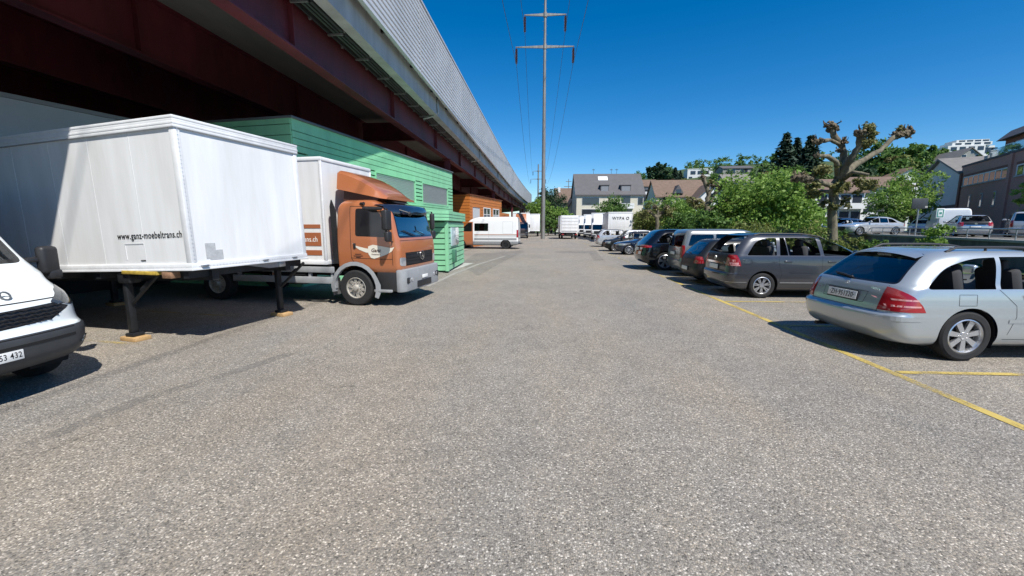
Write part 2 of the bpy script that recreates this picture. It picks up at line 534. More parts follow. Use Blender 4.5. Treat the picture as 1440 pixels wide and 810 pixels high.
    if S.get('plate'):
        x, z, txt, tw, sz, tilt = S['plate']
        pb = MB(); pb.box((0, 0, 0), (.01, .52*tw, .115), None, .004)
        h, n = hit(bvh, (-3, 0, z), (1, 0, 0)); px = h.x-.014
        fr = MB(); fr.box((0, 0, 0), (.012, .52*tw+.03, .145), None, .005)
        fo = fr.build('plate_holder', M_plastic, root, 35, (px+.004, 0, z)); fo.rotation_euler = (0, tilt, 0)
        po = pb.build('number_plate', M_plate, root, 35, (px-.006, 0, z)); po.rotation_euler = (0, tilt, 0)
        if txt: text('lettering', txt, sz, M_ink, po, (-.0065, 0, -.002), (R(90), 0, R(-90)), .0008, .0006, .76, space=1.1)
    return root, bvh

# ---- silver estate -----------------------------------------------------------
M_silver = paint('silver_paint', (.46, .50, .52), metal=.55, rough=.3, flake=.03)
ESTATE = dict(
    levels=[
        (.17, .50, 4.1, .70, .2, .2, .3, .3, .03, .1), (.24, .17, 4.36, .82, .25, .3, .4, .4, .06, .2),
        (.34, .05, 4.47, .858, .26, .36, .5, .5, .1, .25), (.46, .012, 4.52, .866, .26, .38, .5, .5, .1, .25),
        (.575, .0, 4.53, .868, .26, .38, .5, .5, .1, .25), (.598, .02, 4.525, .868, .25, .36, .5, .5, .09, .25),
        (.612, .075, 4.51, .867, .24, .32, .5, .5, .07, .25), (.70, .095, 4.48, .866, .24, .3, .45, .5, .06, .25),
        (.76, .115, 4.40, .862, .24, .3, .45, .5, .06, .25), (.84, .14, 4.05, .855, .24, .3, .4, .45, .06, .2),
        (.90, .165, 3.72, .847, .25, .3, .35, .4, .06, .18), (.945, .185, 3.45, .838, .26, .3, .3, .35, .06, .16),
        (.97, .20, 3.3, .826, .28, .28, .3, .3, .06, .16), (1.0, .235, 3.18, .81, .3, .26, .3, .3, .06, .16),
        (1.12, .37, 2.98, .772, .34, .22, .3, .26, .06, .15), (1.25, .52, 2.74, .724, .36, .2, .3, .24, .06, .14),
        (1.34, .645, 2.53, .672, .36, .18, .3, .22, .05, .12), (1.395, .78, 2.33, .615, .34, .16, .3, .2, .05, .1),
        (1.425, .92, 2.1, .545, .3, .14, .3, .2, .04, .08), (1.44, 1.15, 1.95, .42, .2, .1, .2, .1, .02, .04), (1.447, 1.4, 1.8, .2, .1, .05, .1, .05, 0, 0)],
    taper=lambda x, z: 1-.035*max(0, (x-3.2)/1.3)**2-.03*max(0, (1.2-x)/1.2)**2,
    paint=M_silver, hw=.866, wx=(1.07, 3.785), Rw=.335, Ra=.375, ww=.205, rimR=.222, spokes=(7, .026, .036, 0), zs=1.0,
    side_windows=[(rects([(.50, .945), (1.36, .95), (1.46, 1.345), (1.15, 1.33), (.78, 1.22)], [.07, .01, .01, .3, .15], 5), M_glass, .02),
                  (rects([(1.42, .95), (2.18, .955), (2.2, 1.355), (1.52, 1.35)], [.01, .02, .03, .01]), M_glass, .02),
                  (rects([(2.25, .955), (3.05, .96), (2.62, 1.30), (2.27, 1.355)], [.02, .05, .1, .03]), M_glass, .02)],
    rear_window=(rects([(-.66, .985), (.66, .985), (.515, 1.375), (-.515, 1.375)], [.05, .05, .06, .06]), .022, M_glassd, 1.2),
    windscreen=(rects([(-.66, 1.0), (.66, 1.0), (.5, 1.385), (-.5, 1.385)], .06), .03, 2.0),
    patches=[('tail_light', [(-.2, .645), (.50, .648), (.455, .73), (.36, .84), (.20, .965), (-.2, .965)], 'y', [('y', .585, 1), ('x', 1.0, -1)], M_red, .004),
             ('headlight', [(.42, .60), (.82, .62), (.82, .76), (.45, .74)], 'x', [('x', 3.6, 1), ('y', .0, 1)], M_lamp, .003)],
    patches_mid=[('grille', [(-.35, .58), (.35, .58), (.38, .73), (-.38, .73)], 'x', [('x', 3.6, 1)], M_plastic, .002)],
    gaps=[[(1.40, .945), (1.62, .74), (1.64, .60), (1.56, .36)], [(2.22, .95), (2.22, .40), (2.2, .28)], [(3.2, .95), (3.28, .7), (3.25, .30)],
          [(1.52, .3), (3.25, .29)], [(.9, .74), (.9, .88), (1.12, .88), (1.12, .74), (.9, .74)]],
    rear_gaps=[[(-.60, .625), (.60, .625)], [(-.58, .625), (-.60, .97)], [(.58, .625), (.60, .97)], [(-.36, .70), (.36, .70)], [(-.36, .70), (-.38, .85), (.38, .85), (.36, .70)]],
    trims=[([(.1, .56), (.46, .555)], .055, M_silver, 'bumper_strip', 'y'), ([(1.55, .54), (3.3, .53)], .05, M_silver, 'side_moulding', 'y')],
    cabin=(.9, 2.95), seats=[(2.05, .36), (2.05, -.36), (1.25, .38), (1.25, 0), (1.25, -.38)],
    handles=[(1.80, .86), (2.75, .86)], handlemat=M_plastic, mirror=(2.95, .98, M_silver),
    rails=(.95, 2.5, .55, M_plastic, .045), wiper=[(0, 1.0), (.18, 1.02), (.36, 1.03)],
    plate=(.1, .775, '·ZH·951320·', 1., .105, R(8)))
est, est_bvh = build_car(ESTATE, 'silver estate with red tail lamps and plate ZH 951320, nearest car in the bays', name='estate_car')
# emblem, wiper boss, badge, high brake lamp
eb = MB(); h, n = hit(est_bvh, (-3, 0, .925), (1, 0, 0))
for a in (90, 210, 330):
    eb.prism([(.03*math.cos(R(a)), .03*math.sin(R(a))), (.006*math.cos(R(a+60)), .006*math.sin(R(a+60))), (.006*math.cos(R(a-60)), .006*math.sin(R(a-60)))], 'x', -.006, 0)
for k in range(24):
    a0, a1 = 2*math.pi*k/24, 2*math.pi*(k+1)/24
    eb.prism([(.034*math.cos(a0), .034*math.sin(a0)), (.034*math.cos(a1), .034*math.sin(a1)), (.03*math.cos(a1), .03*math.sin(a1)), (.03*math.cos(a0), .03*math.sin(a0))], 'x', -.007, 0)
eb.build('badge', M_chrome, est, 20, h+n*.002)
h, n = hit(est_bvh, (-3, -.42, .905), (1, 0, 0))
text('lettering', 'KOMPRESSOR', .032, M_chrome, est, h+n*.004, (R(82), 0, R(-96)), .002, .0, 1.25)
h, n = hit(est_bvh, (-3, .47, .905), (1, 0, 0))
cb = MB(); h2, n2 = hit(est_bvh, (-3, .45, .81), (1, 0, 0)); cb.cyl(h2+n2*.004, h2-n2*.004, .03, .03, 20); cb.build('lock_cover', M_steel, est)
h, n = hit(est_bvh, (-3, 0, 1.345), (1, 0, 0))
sb = MB(); sb.box(h+n*.01, (.02, .22, .018), Matrix.Rotation(R(50), 3, 'Y')); sb.build('brake_lamp', M_lamp, est)
sp = MB(); sp.grid([[(.60, y, 1.375-.06*(y/.55)**2), (.72, y, 1.405-.05*(y/.55)**2), (.92, y, 1.418-.04*(y/.55)**2)] for y in np.linspace(-.52, .52, 13)])
sp.build('spoiler', M_silver, est)
for sg in (1, -1):
    for z in (.72, .80):
        bs = MB(); ribbon(bs, est_bvh, [(.02, z), (.44-.2*(z-.7)*2, z)], sg, .022, off=.007); bs.build('lamp_stripe', M_redl, est, 0)
ex = MB(); ex.cyl((.1, .45, .22), (.5, .45, .22), .03, .03, 12); ex.build('exhaust_pipe', M_rimd, est)
est.location = (4.58, 6.85, 0); est.rotation_euler = (0, 0, R(4.0)); est.scale = (1.07, 1.09, 1.06)

# ---- grey people carrier -----------------------------------------------------
M_grey = paint('graphite_paint', (.064, .067, .077), metal=.5, rough=.3, flake=.04)
MPV = dict(
    levels=[
        (.18, .42, 4.1, .74, .2, .2, .3, .3, .03, .1), (.26, .12, 4.34, .85, .25, .3, .4, .4, .06, .2),
        (.38, .03, 4.42, .885, .25, .32, .5, .5, .09, .25), (.52, .0, 4.46, .894, .25, .32, .5, .5, .09, .25),
        (.60, .01, 4.46, .895, .24, .32, .5, .5, .08, .25), (.63, .055, 4.45, .894, .22, .28, .5, .5, .06, .25), (.80, .07, 4.38, .89, .22, .26, .45, .5, .05, .25),
        (.88, .085, 4.25, .886, .22, .26, .45, .5, .05, .22), (.96, .10, 3.95, .88, .22, .26, .4, .45, .05, .2),
        (1.03, .12, 3.6, .868, .23, .24, .35, .4, .05, .2), (1.08, .14, 3.45, .85, .24, .22, .3, .35, .05, .2), (1.2, .21, 3.2, .81, .26, .2, .3, .3, .05, .2),
        (1.35, .32, 2.88, .755, .28, .18, .3, .26, .05, .18), (1.47, .42, 2.55, .70, .28, .17, .3, .24, .05, .15),
        (1.545, .54, 2.2, .63, .26, .15, .3, .2, .05, .1), (1.59, .70, 1.95, .52, .22, .12, .25, .15, .04, .08), (1.61, .95, 1.75, .36, .15, .1, .2, .1, .02, .04), (1.617, 1.2, 1.6, .15, .1, .05, .1, .05, 0, 0)],
    taper=lambda x, z: 1-.05*max(0, (x-3.1)/1.3)**2-.025*max(0, (1.1-x)/1.1)**2,
    paint=M_grey, hw=.893, wx=(.92, 3.62), Rw=.318, Ra=.37, ww=.21, rimR=.212, spokes=(7, .012, .014, .13), zs=1.12,
    side_windows=[(rects([(.50, 1.065), (1.22, 1.065), (1.25, 1.49), (1.0, 1.49), (.74, 1.41)], [.05, .02, .03, .15, .2], 5), M_glass, .02),
                  (rects([(1.30, 1.065), (1.50, 1.065), (1.44, 1.495), (1.33, 1.495)], .015), M_glass, .014),
                  (rects([(1.52, 1.065), (2.28, 1.065), (2.2, 1.495), (1.46, 1.495)], [.015, .03, .04, .015]), M_glass, .018),
                  (rects([(2.36, 1.065), (3.14, 1.065), (2.9, 1.26), (2.55, 1.43), (2.30, 1.495)], [.03, .04, .2, .2, .04]), M_glass, .02)],
    rear_window=(rects([(-.74, 1.10), (.74, 1.10), (.60, 1.545), (-.60, 1.545)], .05), .03, M_glassd, 1.0),
    windscreen=(rects([(-.7, 1.1), (.7, 1.1), (.55, 1.53), (-.55, 1.53)], .06), .03, 1.95),
    patches=[('tail_light', [(-.2, .80), (.36, .80), (.33, .93), (.27, 1.07), (-.2, 1.07)], 'y', [('y', .60, 1), ('x', 1., -1)], M_red, .006),
             ('tailgate_glass', [(.0, .86), (.595, .86), (.66, 1.095), (.0, 1.095)], 'x', [('x', .9, -1), ('y', 0, 1)], M_semi, .002)],
    patches_mid=[],
    gaps=[[(1.27, 1.06), (1.28, .85), (1.36, .6), (1.30, .38)], [(2.32, 1.06), (2.32, .36)], [(3.3, 1.05), (3.35, .7), (3.25, .36)], [(1.33, .35), (3.25, .35)], [(.2, .60), (.52, .58)], [(.42, .88), (.46, .98), (.60, .98), (.63, .88), (.58, .84), (.46, .84), (.42, .88)]],
    rear_gaps=[[(-.6, .62), (.6, .62)]],
    trims=[([(1.55, .66), (3.1, .66)], .035, M_grey, 'side_moulding', 'y'), ([(-.62, .85), (.62, .85)], .045, M_chrome, 'chrome_strip', 'rear'), ([(1.33, .40), (3.2, .40)], .025, M_steel, 'sill_strip', 'y'), ([(.05, .40), (.52, .40)], .015, M_steel, 'bumper_strip', 'y')],
    cabin=(.75, 3.1), seats=[(2.2, .38), (2.2, -.38), (1.35, .42), (1.35, 0), (1.35, -.42)],
    handles=[(1.5, .92), (2.55, .92)], mirror=(3.05, 1.08, M_grey), rails=(.75, 2.5, .60, M_plastic, .03), wiper=[(0, 1.13), (.2, 1.15), (.34, 1.16)],
    plate=(.1, .74, '', 1., .1, R(3)))
mpv, mpv_bvh = build_car(MPV, 'dark grey people carrier parked between black hatchback and silver estate', name='people_carrier')
for sg in (1, -1):
    for pts, w_ in (([(.06, .86), (.30, .86)], .05), ([(.08, .93), (.24, .93)], .05), ([(.03, .815), (.33, .815)], .02)):
        bs = MB(); ribbon(bs, mpv_bvh, pts, sg, w_, off=.009); bs.build('lamp_lens', M_redl, mpv, 0)
h, n = hit(mpv_bvh, (-3, 0, .96), (1, 0, 0))
eb = MB(); eb.lathe([(.055, 0), (.055, .012), (.042, .012), (.042, 0)], 24, Matrix.Rotation(R(90), 4, 'Z'), True); eb.box((0, 0, 0), (.01, .14, .014)); eb.build('badge', M_chrome, mpv, 30, h+n*.006)
mpv.location = (4.70, 12.02, 0); mpv.rotation_euler = (0, 0, R(1)); mpv.scale = (1.02, 1.02, 1.04)

# ---- black off-roader --------------------------------------------------------
M_black = paint('black_paint', (.004, .0045, .006), rough=.14, coat=.6, flake=.0)
SUV = dict(MPV)
SUV.update(
    levels=[
        (.24, .42, 4.4, .78, .2, .2, .3, .3, .03, .1), (.34, .12, 4.66, .92, .25, .3, .4, .4, .06, .2),
        (.48, .03, 4.8, .965, .28, .36, .5, .5, .1, .25), (.62, .0, 4.85, .975, .28, .36, .5, .5, .1, .25),
        (.74, .02, 4.86, .975, .27, .34, .5, .5, .09, .25), (.88, .06, 4.82, .97, .26, .32, .45, .5, .08, .25),
        (.98, .085, 4.7, .965, .26, .3, .45, .5, .07, .22), (1.05, .12, 4.35, .955, .26, .3, .4, .45, .07, .2),
        (1.11, .16, 3.9, .94, .27, .28, .35, .4, .06, .2), (1.16, .2, 3.65, .92, .3, .28, .3, .35, .06, .2), (1.3, .34, 3.35, .86, .32, .24, .3, .3, .06, .2),
        (1.45, .5, 3.0, .79, .34, .2, .3, .26, .06, .18), (1.57, .62, 2.65, .72, .34, .17, .3, .24, .05, .15),
        (1.65, .74, 2.3, .65, .3, .15, .3, .2, .05, .1), (1.70, .9, 2.1, .54, .24, .12, .25, .15, .04, .08), (1.72, 1.15, 1.9, .36, .15, .1, .2, .1, .02, .04), (1.727, 1.4, 1.7, .15, .1, .05, .1, .05, 0, 0)],
    paint=M_black, hw=.972, wx=(1.0, 3.95), Rw=.385, Ra=.435, ww=.27, rimR=.27, spokes=(5, .02, .03, .16), zs=1.2,
    side_windows=[(rects([(.62, 1.15), (1.25, 1.15), (1.32, 1.57), (1.05, 1.55), (.82, 1.42)], [.05, .02, .03, .15, .1]), M_glassd, .02),
                  (rects([(1.3, 1.15), (2.25, 1.15), (2.2, 1.61), (1.36, 1.58)], .03), M_glassd, .02),
                  (rects([(2.32, 1.15), (3.25, 1.15), (2.75, 1.5), (2.27, 1.61)], [.03, .05, .2, .04]), M_glassd, .02)],
    rear_window=(rects([(-.76, 1.17), (.76, 1.17), (.62, 1.6), (-.62, 1.6)], .05), .02, M_glassd, 1.3),
    windscreen=(rects([(-.74, 1.2), (.74, 1.2), (.56, 1.63), (-.56, 1.63)], .06), .03, 2.1),
    patches=[('tail_light', [(-.2, .93), (.42, .97), (.42, 1.04), (-.2, 1.08)], 'y', [('y', .42, 1), ('x', 1., -1)], M_red, .004)],
    gaps=[[(1.28, 1.14), (1.45, .9), (1.45, .5)], [(2.3, 1.14), (2.3, .46)], [(3.4, 1.14), (3.45, .5)]],
    rear_gaps=[], trims=[([(.2, .50), (.6, .48)], .05, M_plastic, 'bumper_strip', 'y'), ([(1.5, .45), (3.4, .45)], .05, M_steel, 'sill_strip', 'y')],
    handles=[(1.75, 1.02), (2.8, 1.02)], mirror=(3.2, 1.18, M_black), rails=(.95, 2.6, .64, M_gloss, .03), wiper=None, plate=(.1, .88, '', 1., .1, R(4)), cabin=(.8, 3.2))
suv, _ = build_car(SUV, 'glossy black off-roader with large alloy wheels beyond the pale grey minivan', name='off_roader', cat='car')
suv.location = (4.12, 18.92, 0); suv.rotation_euler = (0, 0, R(0))

# ---- pale minivan between the black cars --------------------------------------
M_pale = paint('pale_grey_paint', (.20, .215, .22), metal=.3, rough=.3)
M_whitep = paint('white_paint', (.80, .81, .81), rough=.28, flake=.03)
VAN = dict(MPV)
VAN.update(
    levels=[
        (.2, .3, 4.3, .76, .2, .2, .3, .3, .03, .1), (.28, .1, 4.5, .88, .2, .25, .4, .4, .05, .2),
        (.42, .02, 4.6, .915, .2, .22, .5, .5, .07, .25), (.60, .0, 4.62, .92, .2, .22, .5, .5, .06, .25), (.64, .03, 4.62, .92, .16, .18, .5, .5, .05, .25),
        (.85, .04, 4.55, .918, .15, .17, .45, .5, .05, .25), (1.0, .05, 4.2, .915, .15, .17, .4, .45, .05, .2),
        (1.1, .06, 3.8, .905, .15, .17, .35, .4, .05, .2), (1.2, .085, 3.5, .89, .16, .16, .3, .35, .05, .2),
        (1.4, .14, 3.2, .85, .17, .15, .3, .3, .05, .18), (1.6, .2, 2.85, .80, .18, .15, .3, .26, .05, .15),
        (1.71, .26, 2.55, .74, .18, .14, .3, .2, .05, .1), (1.765, .4, 2.3, .62, .18, .12, .25, .15, .04, .08), (1.785, .7, 2.0, .4, .12, .1, .2, .1, .02, .04), (1.79, 1.0, 1.7, .15, .1, .05, .1, .05, 0, 0)],
    paint=M_pale, hw=.918, wx=(.95, 3.7), Rw=.325, Ra=.37, zs=1.2,
    side_windows=[(rects([(.3, 1.16), (1.2, 1.16), (1.2, 1.58), (.42, 1.58)], .06), M_glassd, .02), (rects([(1.28, 1.16), (2.3, 1.16), (2.25, 1.6), (1.28, 1.6)], .05), M_glassd, .02),
                  (rects([(2.38, 1.16), (3.3, 1.16), (2.8, 1.5), (2.33, 1.6)], .05), M_glass, .02)],
    rear_window=(rects([(-.76, 1.12), (.76, 1.12), (.68, 1.66), (-.68, 1.66)], .07), .03, M_glassd, .9),
    windscreen=(rects([(-.74, 1.22), (.74, 1.22), (.64, 1.66), (-.64, 1.66)], .06), .03, 2.3),
    patches=[('tail_light', [(-.2, .72), (.2, .72), (.2, 1.18), (-.2, 1.18)], 'y', [('y', .76, 1), ('x', .8, -1)], M_red, .004)],
    gaps=[[(1.24, 1.16), (1.24, .4)], [(2.34, 1.16), (2.34, .4)]], rear_gaps=[[(-.75, .66), (.75, .66)], [(-.74, .66), (-.74, 1.1)], [(.74, .66), (.74, 1.1)]],
    trims=[], handles=[(1.4, .98), (2.5, .98)], mirror=(3.15, 1.2, M_pale), rails=None, wiper=[(0, 1.14), (.3, 1.18)], plate=(.1, .86, '', 1., .1, R(2)), cabin=(.6, 3.2))
van, _ = build_car(VAN, 'pale grey minivan with dark rear window between black off-roader and black hatchback', name='minivan', cat='car')
van.location = (4.95, 16.55, 0); van.scale = (1, 1, .98)

# ---- black hatchback -----------------------------------------------------------
M_black2 = paint('black_paint_worn', (.009, .010, .012), rough=.45, coat=.1)
HATCH = dict(MPV)
HATCH.update(
    levels=[
        (.17, .4, 3.6, .70, .2, .2, .3, .3, .03, .1), (.25, .12, 3.85, .82, .25, .3, .4, .4, .06, .2),
        (.38, .03, 3.97, .855, .26, .34, .5, .5, .1, .25), (.52, .0, 4.02, .865, .26, .34, .5, .5, .1, .25),
        (.62, .02, 4.02, .865, .25, .32, .5, .5, .08, .25), (.72, .05, 3.97, .863, .24, .3, .45, .5, .07, .25),
        (.80, .07, 3.78, .86, .24, .3, .4, .45, .06, .2), (.87, .10, 3.45, .85, .25, .3, .35, .4, .06, .2), (.93, .13, 3.2, .835, .26, .28, .3, .35, .06, .2),
        (1.0, .18, 3.03, .81, .28, .26, .3, .3, .06, .2), (1.15, .32, 2.73, .75, .3, .22, .3, .28, .06, .18), (1.28, .44, 2.44, .69, .3, .2, .3, .24, .05, .15),
        (1.37, .56, 2.15, .62, .28, .17, .3, .2, .05, .1), (1.42, .72, 1.95, .52, .22, .12, .25, .15, .04, .08), (1.44, .95, 1.75, .36, .15, .1, .2, .1, .02, .04), (1.447, 1.2, 1.55, .15, .1, .05, .1, .05, 0, 0)],
    paint=M_black2, hw=.863, wx=(.78, 3.28), Rw=.305, Ra=.35, ww=.2, rimR=.2, spokes=(5, .03, .035, 0), zs=1.0,
    side_windows=[(rects([(.62, .97), (1.2, .955), (1.2, 1.31), (.8, 1.25)], [.05, .02, .03, .1]), M_glass, .02), (rects([(1.25, .955), (1.95, .95), (1.9, 1.34), (1.25, 1.32)], .03), M_glass, .02),
                  (rects([(2.0, .95), (2.8, .95), (2.4, 1.22), (1.97, 1.34)], [.03, .05, .15, .03]), M_glass, .02)],
    rear_window=(rects([(-.66, .96), (.66, .96), (.54, 1.34), (-.54, 1.34)], .05), .022, M_glassd, 1.0),
    windscreen=(rects([(-.68, .99), (.68, .99), (.52, 1.36), (-.52, 1.36)], .06), .03, 1.8),
    patches=[('tail_light', [(-.2, .66), (.3, .70), (.26, .90), (-.2, .93)], 'y', [('y', .56, 1), ('x', .8, -1)], M_red, .004),
             ('headlight', [(.42, .58), (.84, .60), (.84, .76), (.5, .73)], 'x', [('x', 3.0, 1), ('y', 0., 1)], M_lamp, .003)],
    patches_mid=[('grille', [(-.4, .36), (.4, .36), (.4, .55), (-.4, .55)], 'x', [('x', 3.0, 1)], M_plastic, .002)],
    gaps=[[(1.22, .95), (1.22, .35)], [(1.98, .95), (1.98, .3)], [(2.95, .92), (2.95, .3)]], rear_gaps=[[(-.6, .56), (.6, .56)]], trims=[],
    handles=[(1.4, .82), (2.15, .82)], mirror=(2.75, .98, M_black2), rails=None, wiper=[(0, .98), (.25, 1.0)], plate=(.1, .5, '', 1., .1, R(2)), cabin=(.7, 2.7), seats=[(1.8, .36), (1.8, -.36), (1.0, .36), (1.0, -.36)])
hat, hat_bvh = build_car(HATCH, 'black hatchback squeezed between dark grey people carrier and pale minivan', name='hatchback')
hat.location = (4.72, 14.28, 0)

# ---- low saloon used further down the row and on the upper car park -----------
M_navy = paint('navy_paint', (.018, .030, .062), metal=.4, rough=.18)
SAL = dict(HATCH)
SAL.update(
    levels=[
        (.17, .5, 4.1, .72, .2, .2, .3, .3, .03, .1), (.25, .15, 4.4, .84, .25, .3, .4, .4, .06, .2),
        (.38, .04, 4.52, .88, .28, .36, .5, .5, .1, .28), (.52, .0, 4.57, .89, .28, .36, .55, .55, .1, .3),
        (.64, .02, 4.57, .89, .28, .34, .55, .55, .09, .3), (.72, .04, 4.52, .888, .28, .34, .5, .5, .09, .28),
        (.80, .05, 4.3, .884, .3, .34, .45, .5, .08, .25), (.87, .07, 3.9, .874, .3, .34, .4, .45, .08, .22), (.93, .12, 3.5, .86, .3, .32, .35, .4, .08, .2), (.97, .22, 3.3, .84, .32, .3, .3, .35, .08, .2),
        (1.05, .45, 3.1, .80, .34, .26, .3, .3, .08, .2), (1.18, .72, 2.8, .745, .36, .22, .3, .28, .06, .18), (1.30, .98, 2.5, .685, .36, .2, .3, .24, .05, .15),
        (1.37, 1.2, 2.25, .62, .34, .17, .3, .2, .05, .1), (1.41, 1.4, 2.1, .52, .26, .12, .25, .15, .04, .08), (1.425, 1.6, 2.0, .36, .15, .1, .2, .1, .02, .04), (1.43, 1.7, 1.9, .15, .06, .05, .06, .05, 0, 0)],
    paint=M_navy, hw=.888, wx=(.95, 3.72), Rw=.325, Ra=.365, rimR=.23, spokes=(10, .012, .014, 0),
    side_windows=[(rects([(.85, .98), (1.5, .965), (1.5, 1.30), (1.15, 1.24)], [.05, .02, .03, .1]), M_glassd, .02), (rects([(1.55, .965), (2.2, .96), (2.15, 1.34), (1.55, 1.32)], .03), M_glassd, .02),
                  (rects([(2.25, .96), (3.05, .96), (2.65, 1.2), (2.2, 1.34)], [.03, .05, .15, .03]), M_glassd, .02)],
    rear_window=(rects([(-.64, 1.0), (.64, 1.0), (.54, 1.34), (-.54, 1.34)], .05), .022, M_glassd, 1.5),
    windscreen=(rects([(-.70, 1.0), (.70, 1.0), (.54, 1.36), (-.54, 1.36)], .06), .03, 1.9),
    patches=[('tail_light', [(-.2, .72), (.35, .74), (.3, .88), (-.2, .88)], 'y', [('y', .5, 1), ('x', .8, -1)], M_red, .004),
             ('headlight', [(.42, .60), (.88, .62), (.88, .74), (.5, .71)], 'x', [('x', 3.5, 1), ('y', 0., 1)], M_lamp, .003)],
    patches_mid=[('grille', [(-.42, .36), (.42, .36), (.36, .68), (-.36, .68)], 'x', [('x', 3.5, 1)], M_plastic, .002)],
    gaps=[[(1.52, .95), (1.52, .35)], [(2.22, .95), (2.22, .3)], [(3.2, .92), (3.2, .3)]],
    handles=[(1.7, .83), (2.5, .83)], mirror=(3.0, .99, M_navy), wiper=None, plate=(.1, .6, '', 1., .1, R(2)), cabin=(1.0, 2.95), seats=[(2.0, .36), (2.0, -.36), (1.3, .36), (1.3, -.36)])
sal, _ = build_car(SAL, 'dark blue saloon parked nose to the lane, sun glinting on its windscreen', name='saloon_car')
sal.location = (9.3, 28.6, 0); sal.rotation_euler = (0, 0, math.pi)
def car_copy(src, label, swap, loc, rz, group=None, scale=(1, 1, 1), name=None):
    c = copy_tree(src, None, swap); c.location = loc; c.rotation_euler = (0, 0, rz); c.scale = scale
    c['label'] = label
    if group: c['group'] = group
    if name: c.name = name
    return c
M_lightsilver = paint('light_silver_paint', (.52, .53, .54), metal=.4, rough=.25)
M_anth = paint('anthracite_paint', (.022, .022, .025), metal=.3, rough=.2)
M_blue = paint('blue_paint', (.05, .09, .17), metal=.4, rough=.25)
G1 = None
car_copy(hat, 'black hatchback parked behind the dark blue saloon, nose to the lane', {}, (8.55, 32.2, 0), math.pi)
car_copy(mpv, 'silver off-roader with dark rear glass at the far end of the row', {'graphite_paint': M_lightsilver, 'dark_tailgate': M_lightsilver}, (4.75, 39.2, 0), 0., scale=(1, 1, .98), name='off_roader')
car_copy(mpv, 'white people carrier in the middle of the row of bays', {'graphite_paint': M_whitep}, (6.3, 35.4, 0), 0., scale=(1, 1, .97), name='people_carrier')
UP = 1.1
car_copy(sal, 'silver saloon on the raised car park, sun glaring off its door', {'navy_paint': M_lightsilver}, (29.5, 37.6, UP), R(188), None, scale=(1.10, 1, 1.06))
car_copy(sal, 'blue car half hidden behind the silver saloon on the raised car park', {'navy_paint': M_blue}, (29.8, 41.4, UP), R(186), None)
car_copy(mpv, 'dark car behind the big pollarded plane trunk on the raised car park', {'graphite_paint': M_navy}, (31.6, 46.0, UP), R(186), None)
car_copy(hat, 'small blue car beside the green sign post on the raised car park', {'black_paint_worn': M_blue}, (39.6, 47.2, UP), R(225), None)
car_copy(mpv, 'grey people carrier in front of the white high-roof van on the raised car park', {'graphite_paint': M_lightsilver}, (29.9, 31.6, UP), R(60), None, scale=(1, 1, .95), name='people_carrier')
car_copy(van, 'silver minivan at the right picture edge on the raised car park', {'pale_grey_paint': M_lightsilver}, (31.7, 30.0, UP), R(48), None, scale=(1.05, 1, .96))
# ------------------------------------------------------------------ lorries, vans and the demountable box
M_white = mat('white_panel', (.80, .81, .82), rough=.42, var=.07, vscale=1.3, stretch=(2.2, 2.2, .28), dirt=(.69, .69, .68), bump=.03, bscale=1.5)
M_whiteb = mat('white_frame', (.74, .75, .76), rough=.45, var=.12, vscale=4)
M_orange = paint('copper_paint', (.40, .138, .056), rough=.32, flake=.05)
M_stripe = mat('copper_stripe', (.36, .12, .05), rough=.45)
M_silverp = mat('grey_trim', (.29, .30, .31), rough=.45, var=.15, vscale=6)
M_darkvis = mat('visor_tint', (.012, .018, .035), rough=.08, coat=1.)
M_wood = mat('raw_timber', (.52, .33, .15), rough=.8, var=.35, vscale=14, stretch=(1, 6, 6))
M_steelb = mat('black_steel', (.022, .024, .027), rough=.5, metal=.3, var=.5, vscale=9)
M_rust = mat('rusty_steel', (.30, .17, .10), rough=.8, var=.5, vscale=18)
M_yellow = mat('yellow_worn', (.55, .38, .06), rough=.7, var=.5, vscale=22)
M_sticker = mat('grey_sticker', (.46, .47, .48), rough=.6, var=.25, vscale=20)
M_seam = mat('panel_seam', (.62, .63, .64), rough=.5)
M_joint = mat('joint_grey', (.33, .34, .35), rough=.6)

# ---- demountable box on legs ---------------------------------------------------
HD = R(-10)
box = thing('swap_body', 'big white box body on black legs, www.ganz-moebeltrans.ch on its long side', 'container', (-5.2, 5.86, 0), HD)
Lb, Wb, zb, zt = 7.0, 2.43, 1.19, 3.43
body = MB(); body.b2((-Lb, .03, zb+.11), (-.03, Wb-.03, zt-.17)); bo = body.build('panel_wall', M_white, box, 0)
TILT = R(-2.0)
parts = [bo]
tr = MB()
for k, (o_, zz) in enumerate(((.0, zt-.045), (.006, zt-.085), (.0, zt-.125), (.005, zt-.165))):
    tr.b2((-Lb-.01, o_, zz), (-.0-o_, Wb-o_, zz+.041), .006)
parts.append(tr.build('top_rail', M_whiteb, box))
br = MB(); br.b2((-Lb-.01, .0, zb), (0, Wb, zb+.035), .006); br.b2((-Lb-.005, .008, zb+.034), (-.008, Wb-.008, zb+.112), .008)
parts.append(br.build('bottom_rail', M_whiteb, box))
for (x, y) in ((-.055, .0), (-.055, Wb-.11), (-Lb, 0), (-Lb, Wb-.11)):
    cp = MB(); cp.b2((x-.06 if x > -1 else x, y+(.016 if y < 1 else 0), zb+.11), (x+.039 if x > -1 else x+.115, y+(.11 if y < 1 else .094), zt-.165), .01)
    parts.append(cp.build('corner_post', M_whiteb, box))
sm = MB()
for x in (-.92, -1.78, -2.64, -3.5, -4.36, -5.22, -6.08): sm.b2((x-.004, .027, zb+.11), (x+.004, .034, zt-.17))
parts.append(sm.build('panel_seam', M_seam, box, 0))
jt = MB(); jt.b2((-Lb, .001, zt-.176), (-.001, Wb-.001, zt-.164)); parts.append(jt.build('rail_joint', M_joint, box, 0))
rv = MB()
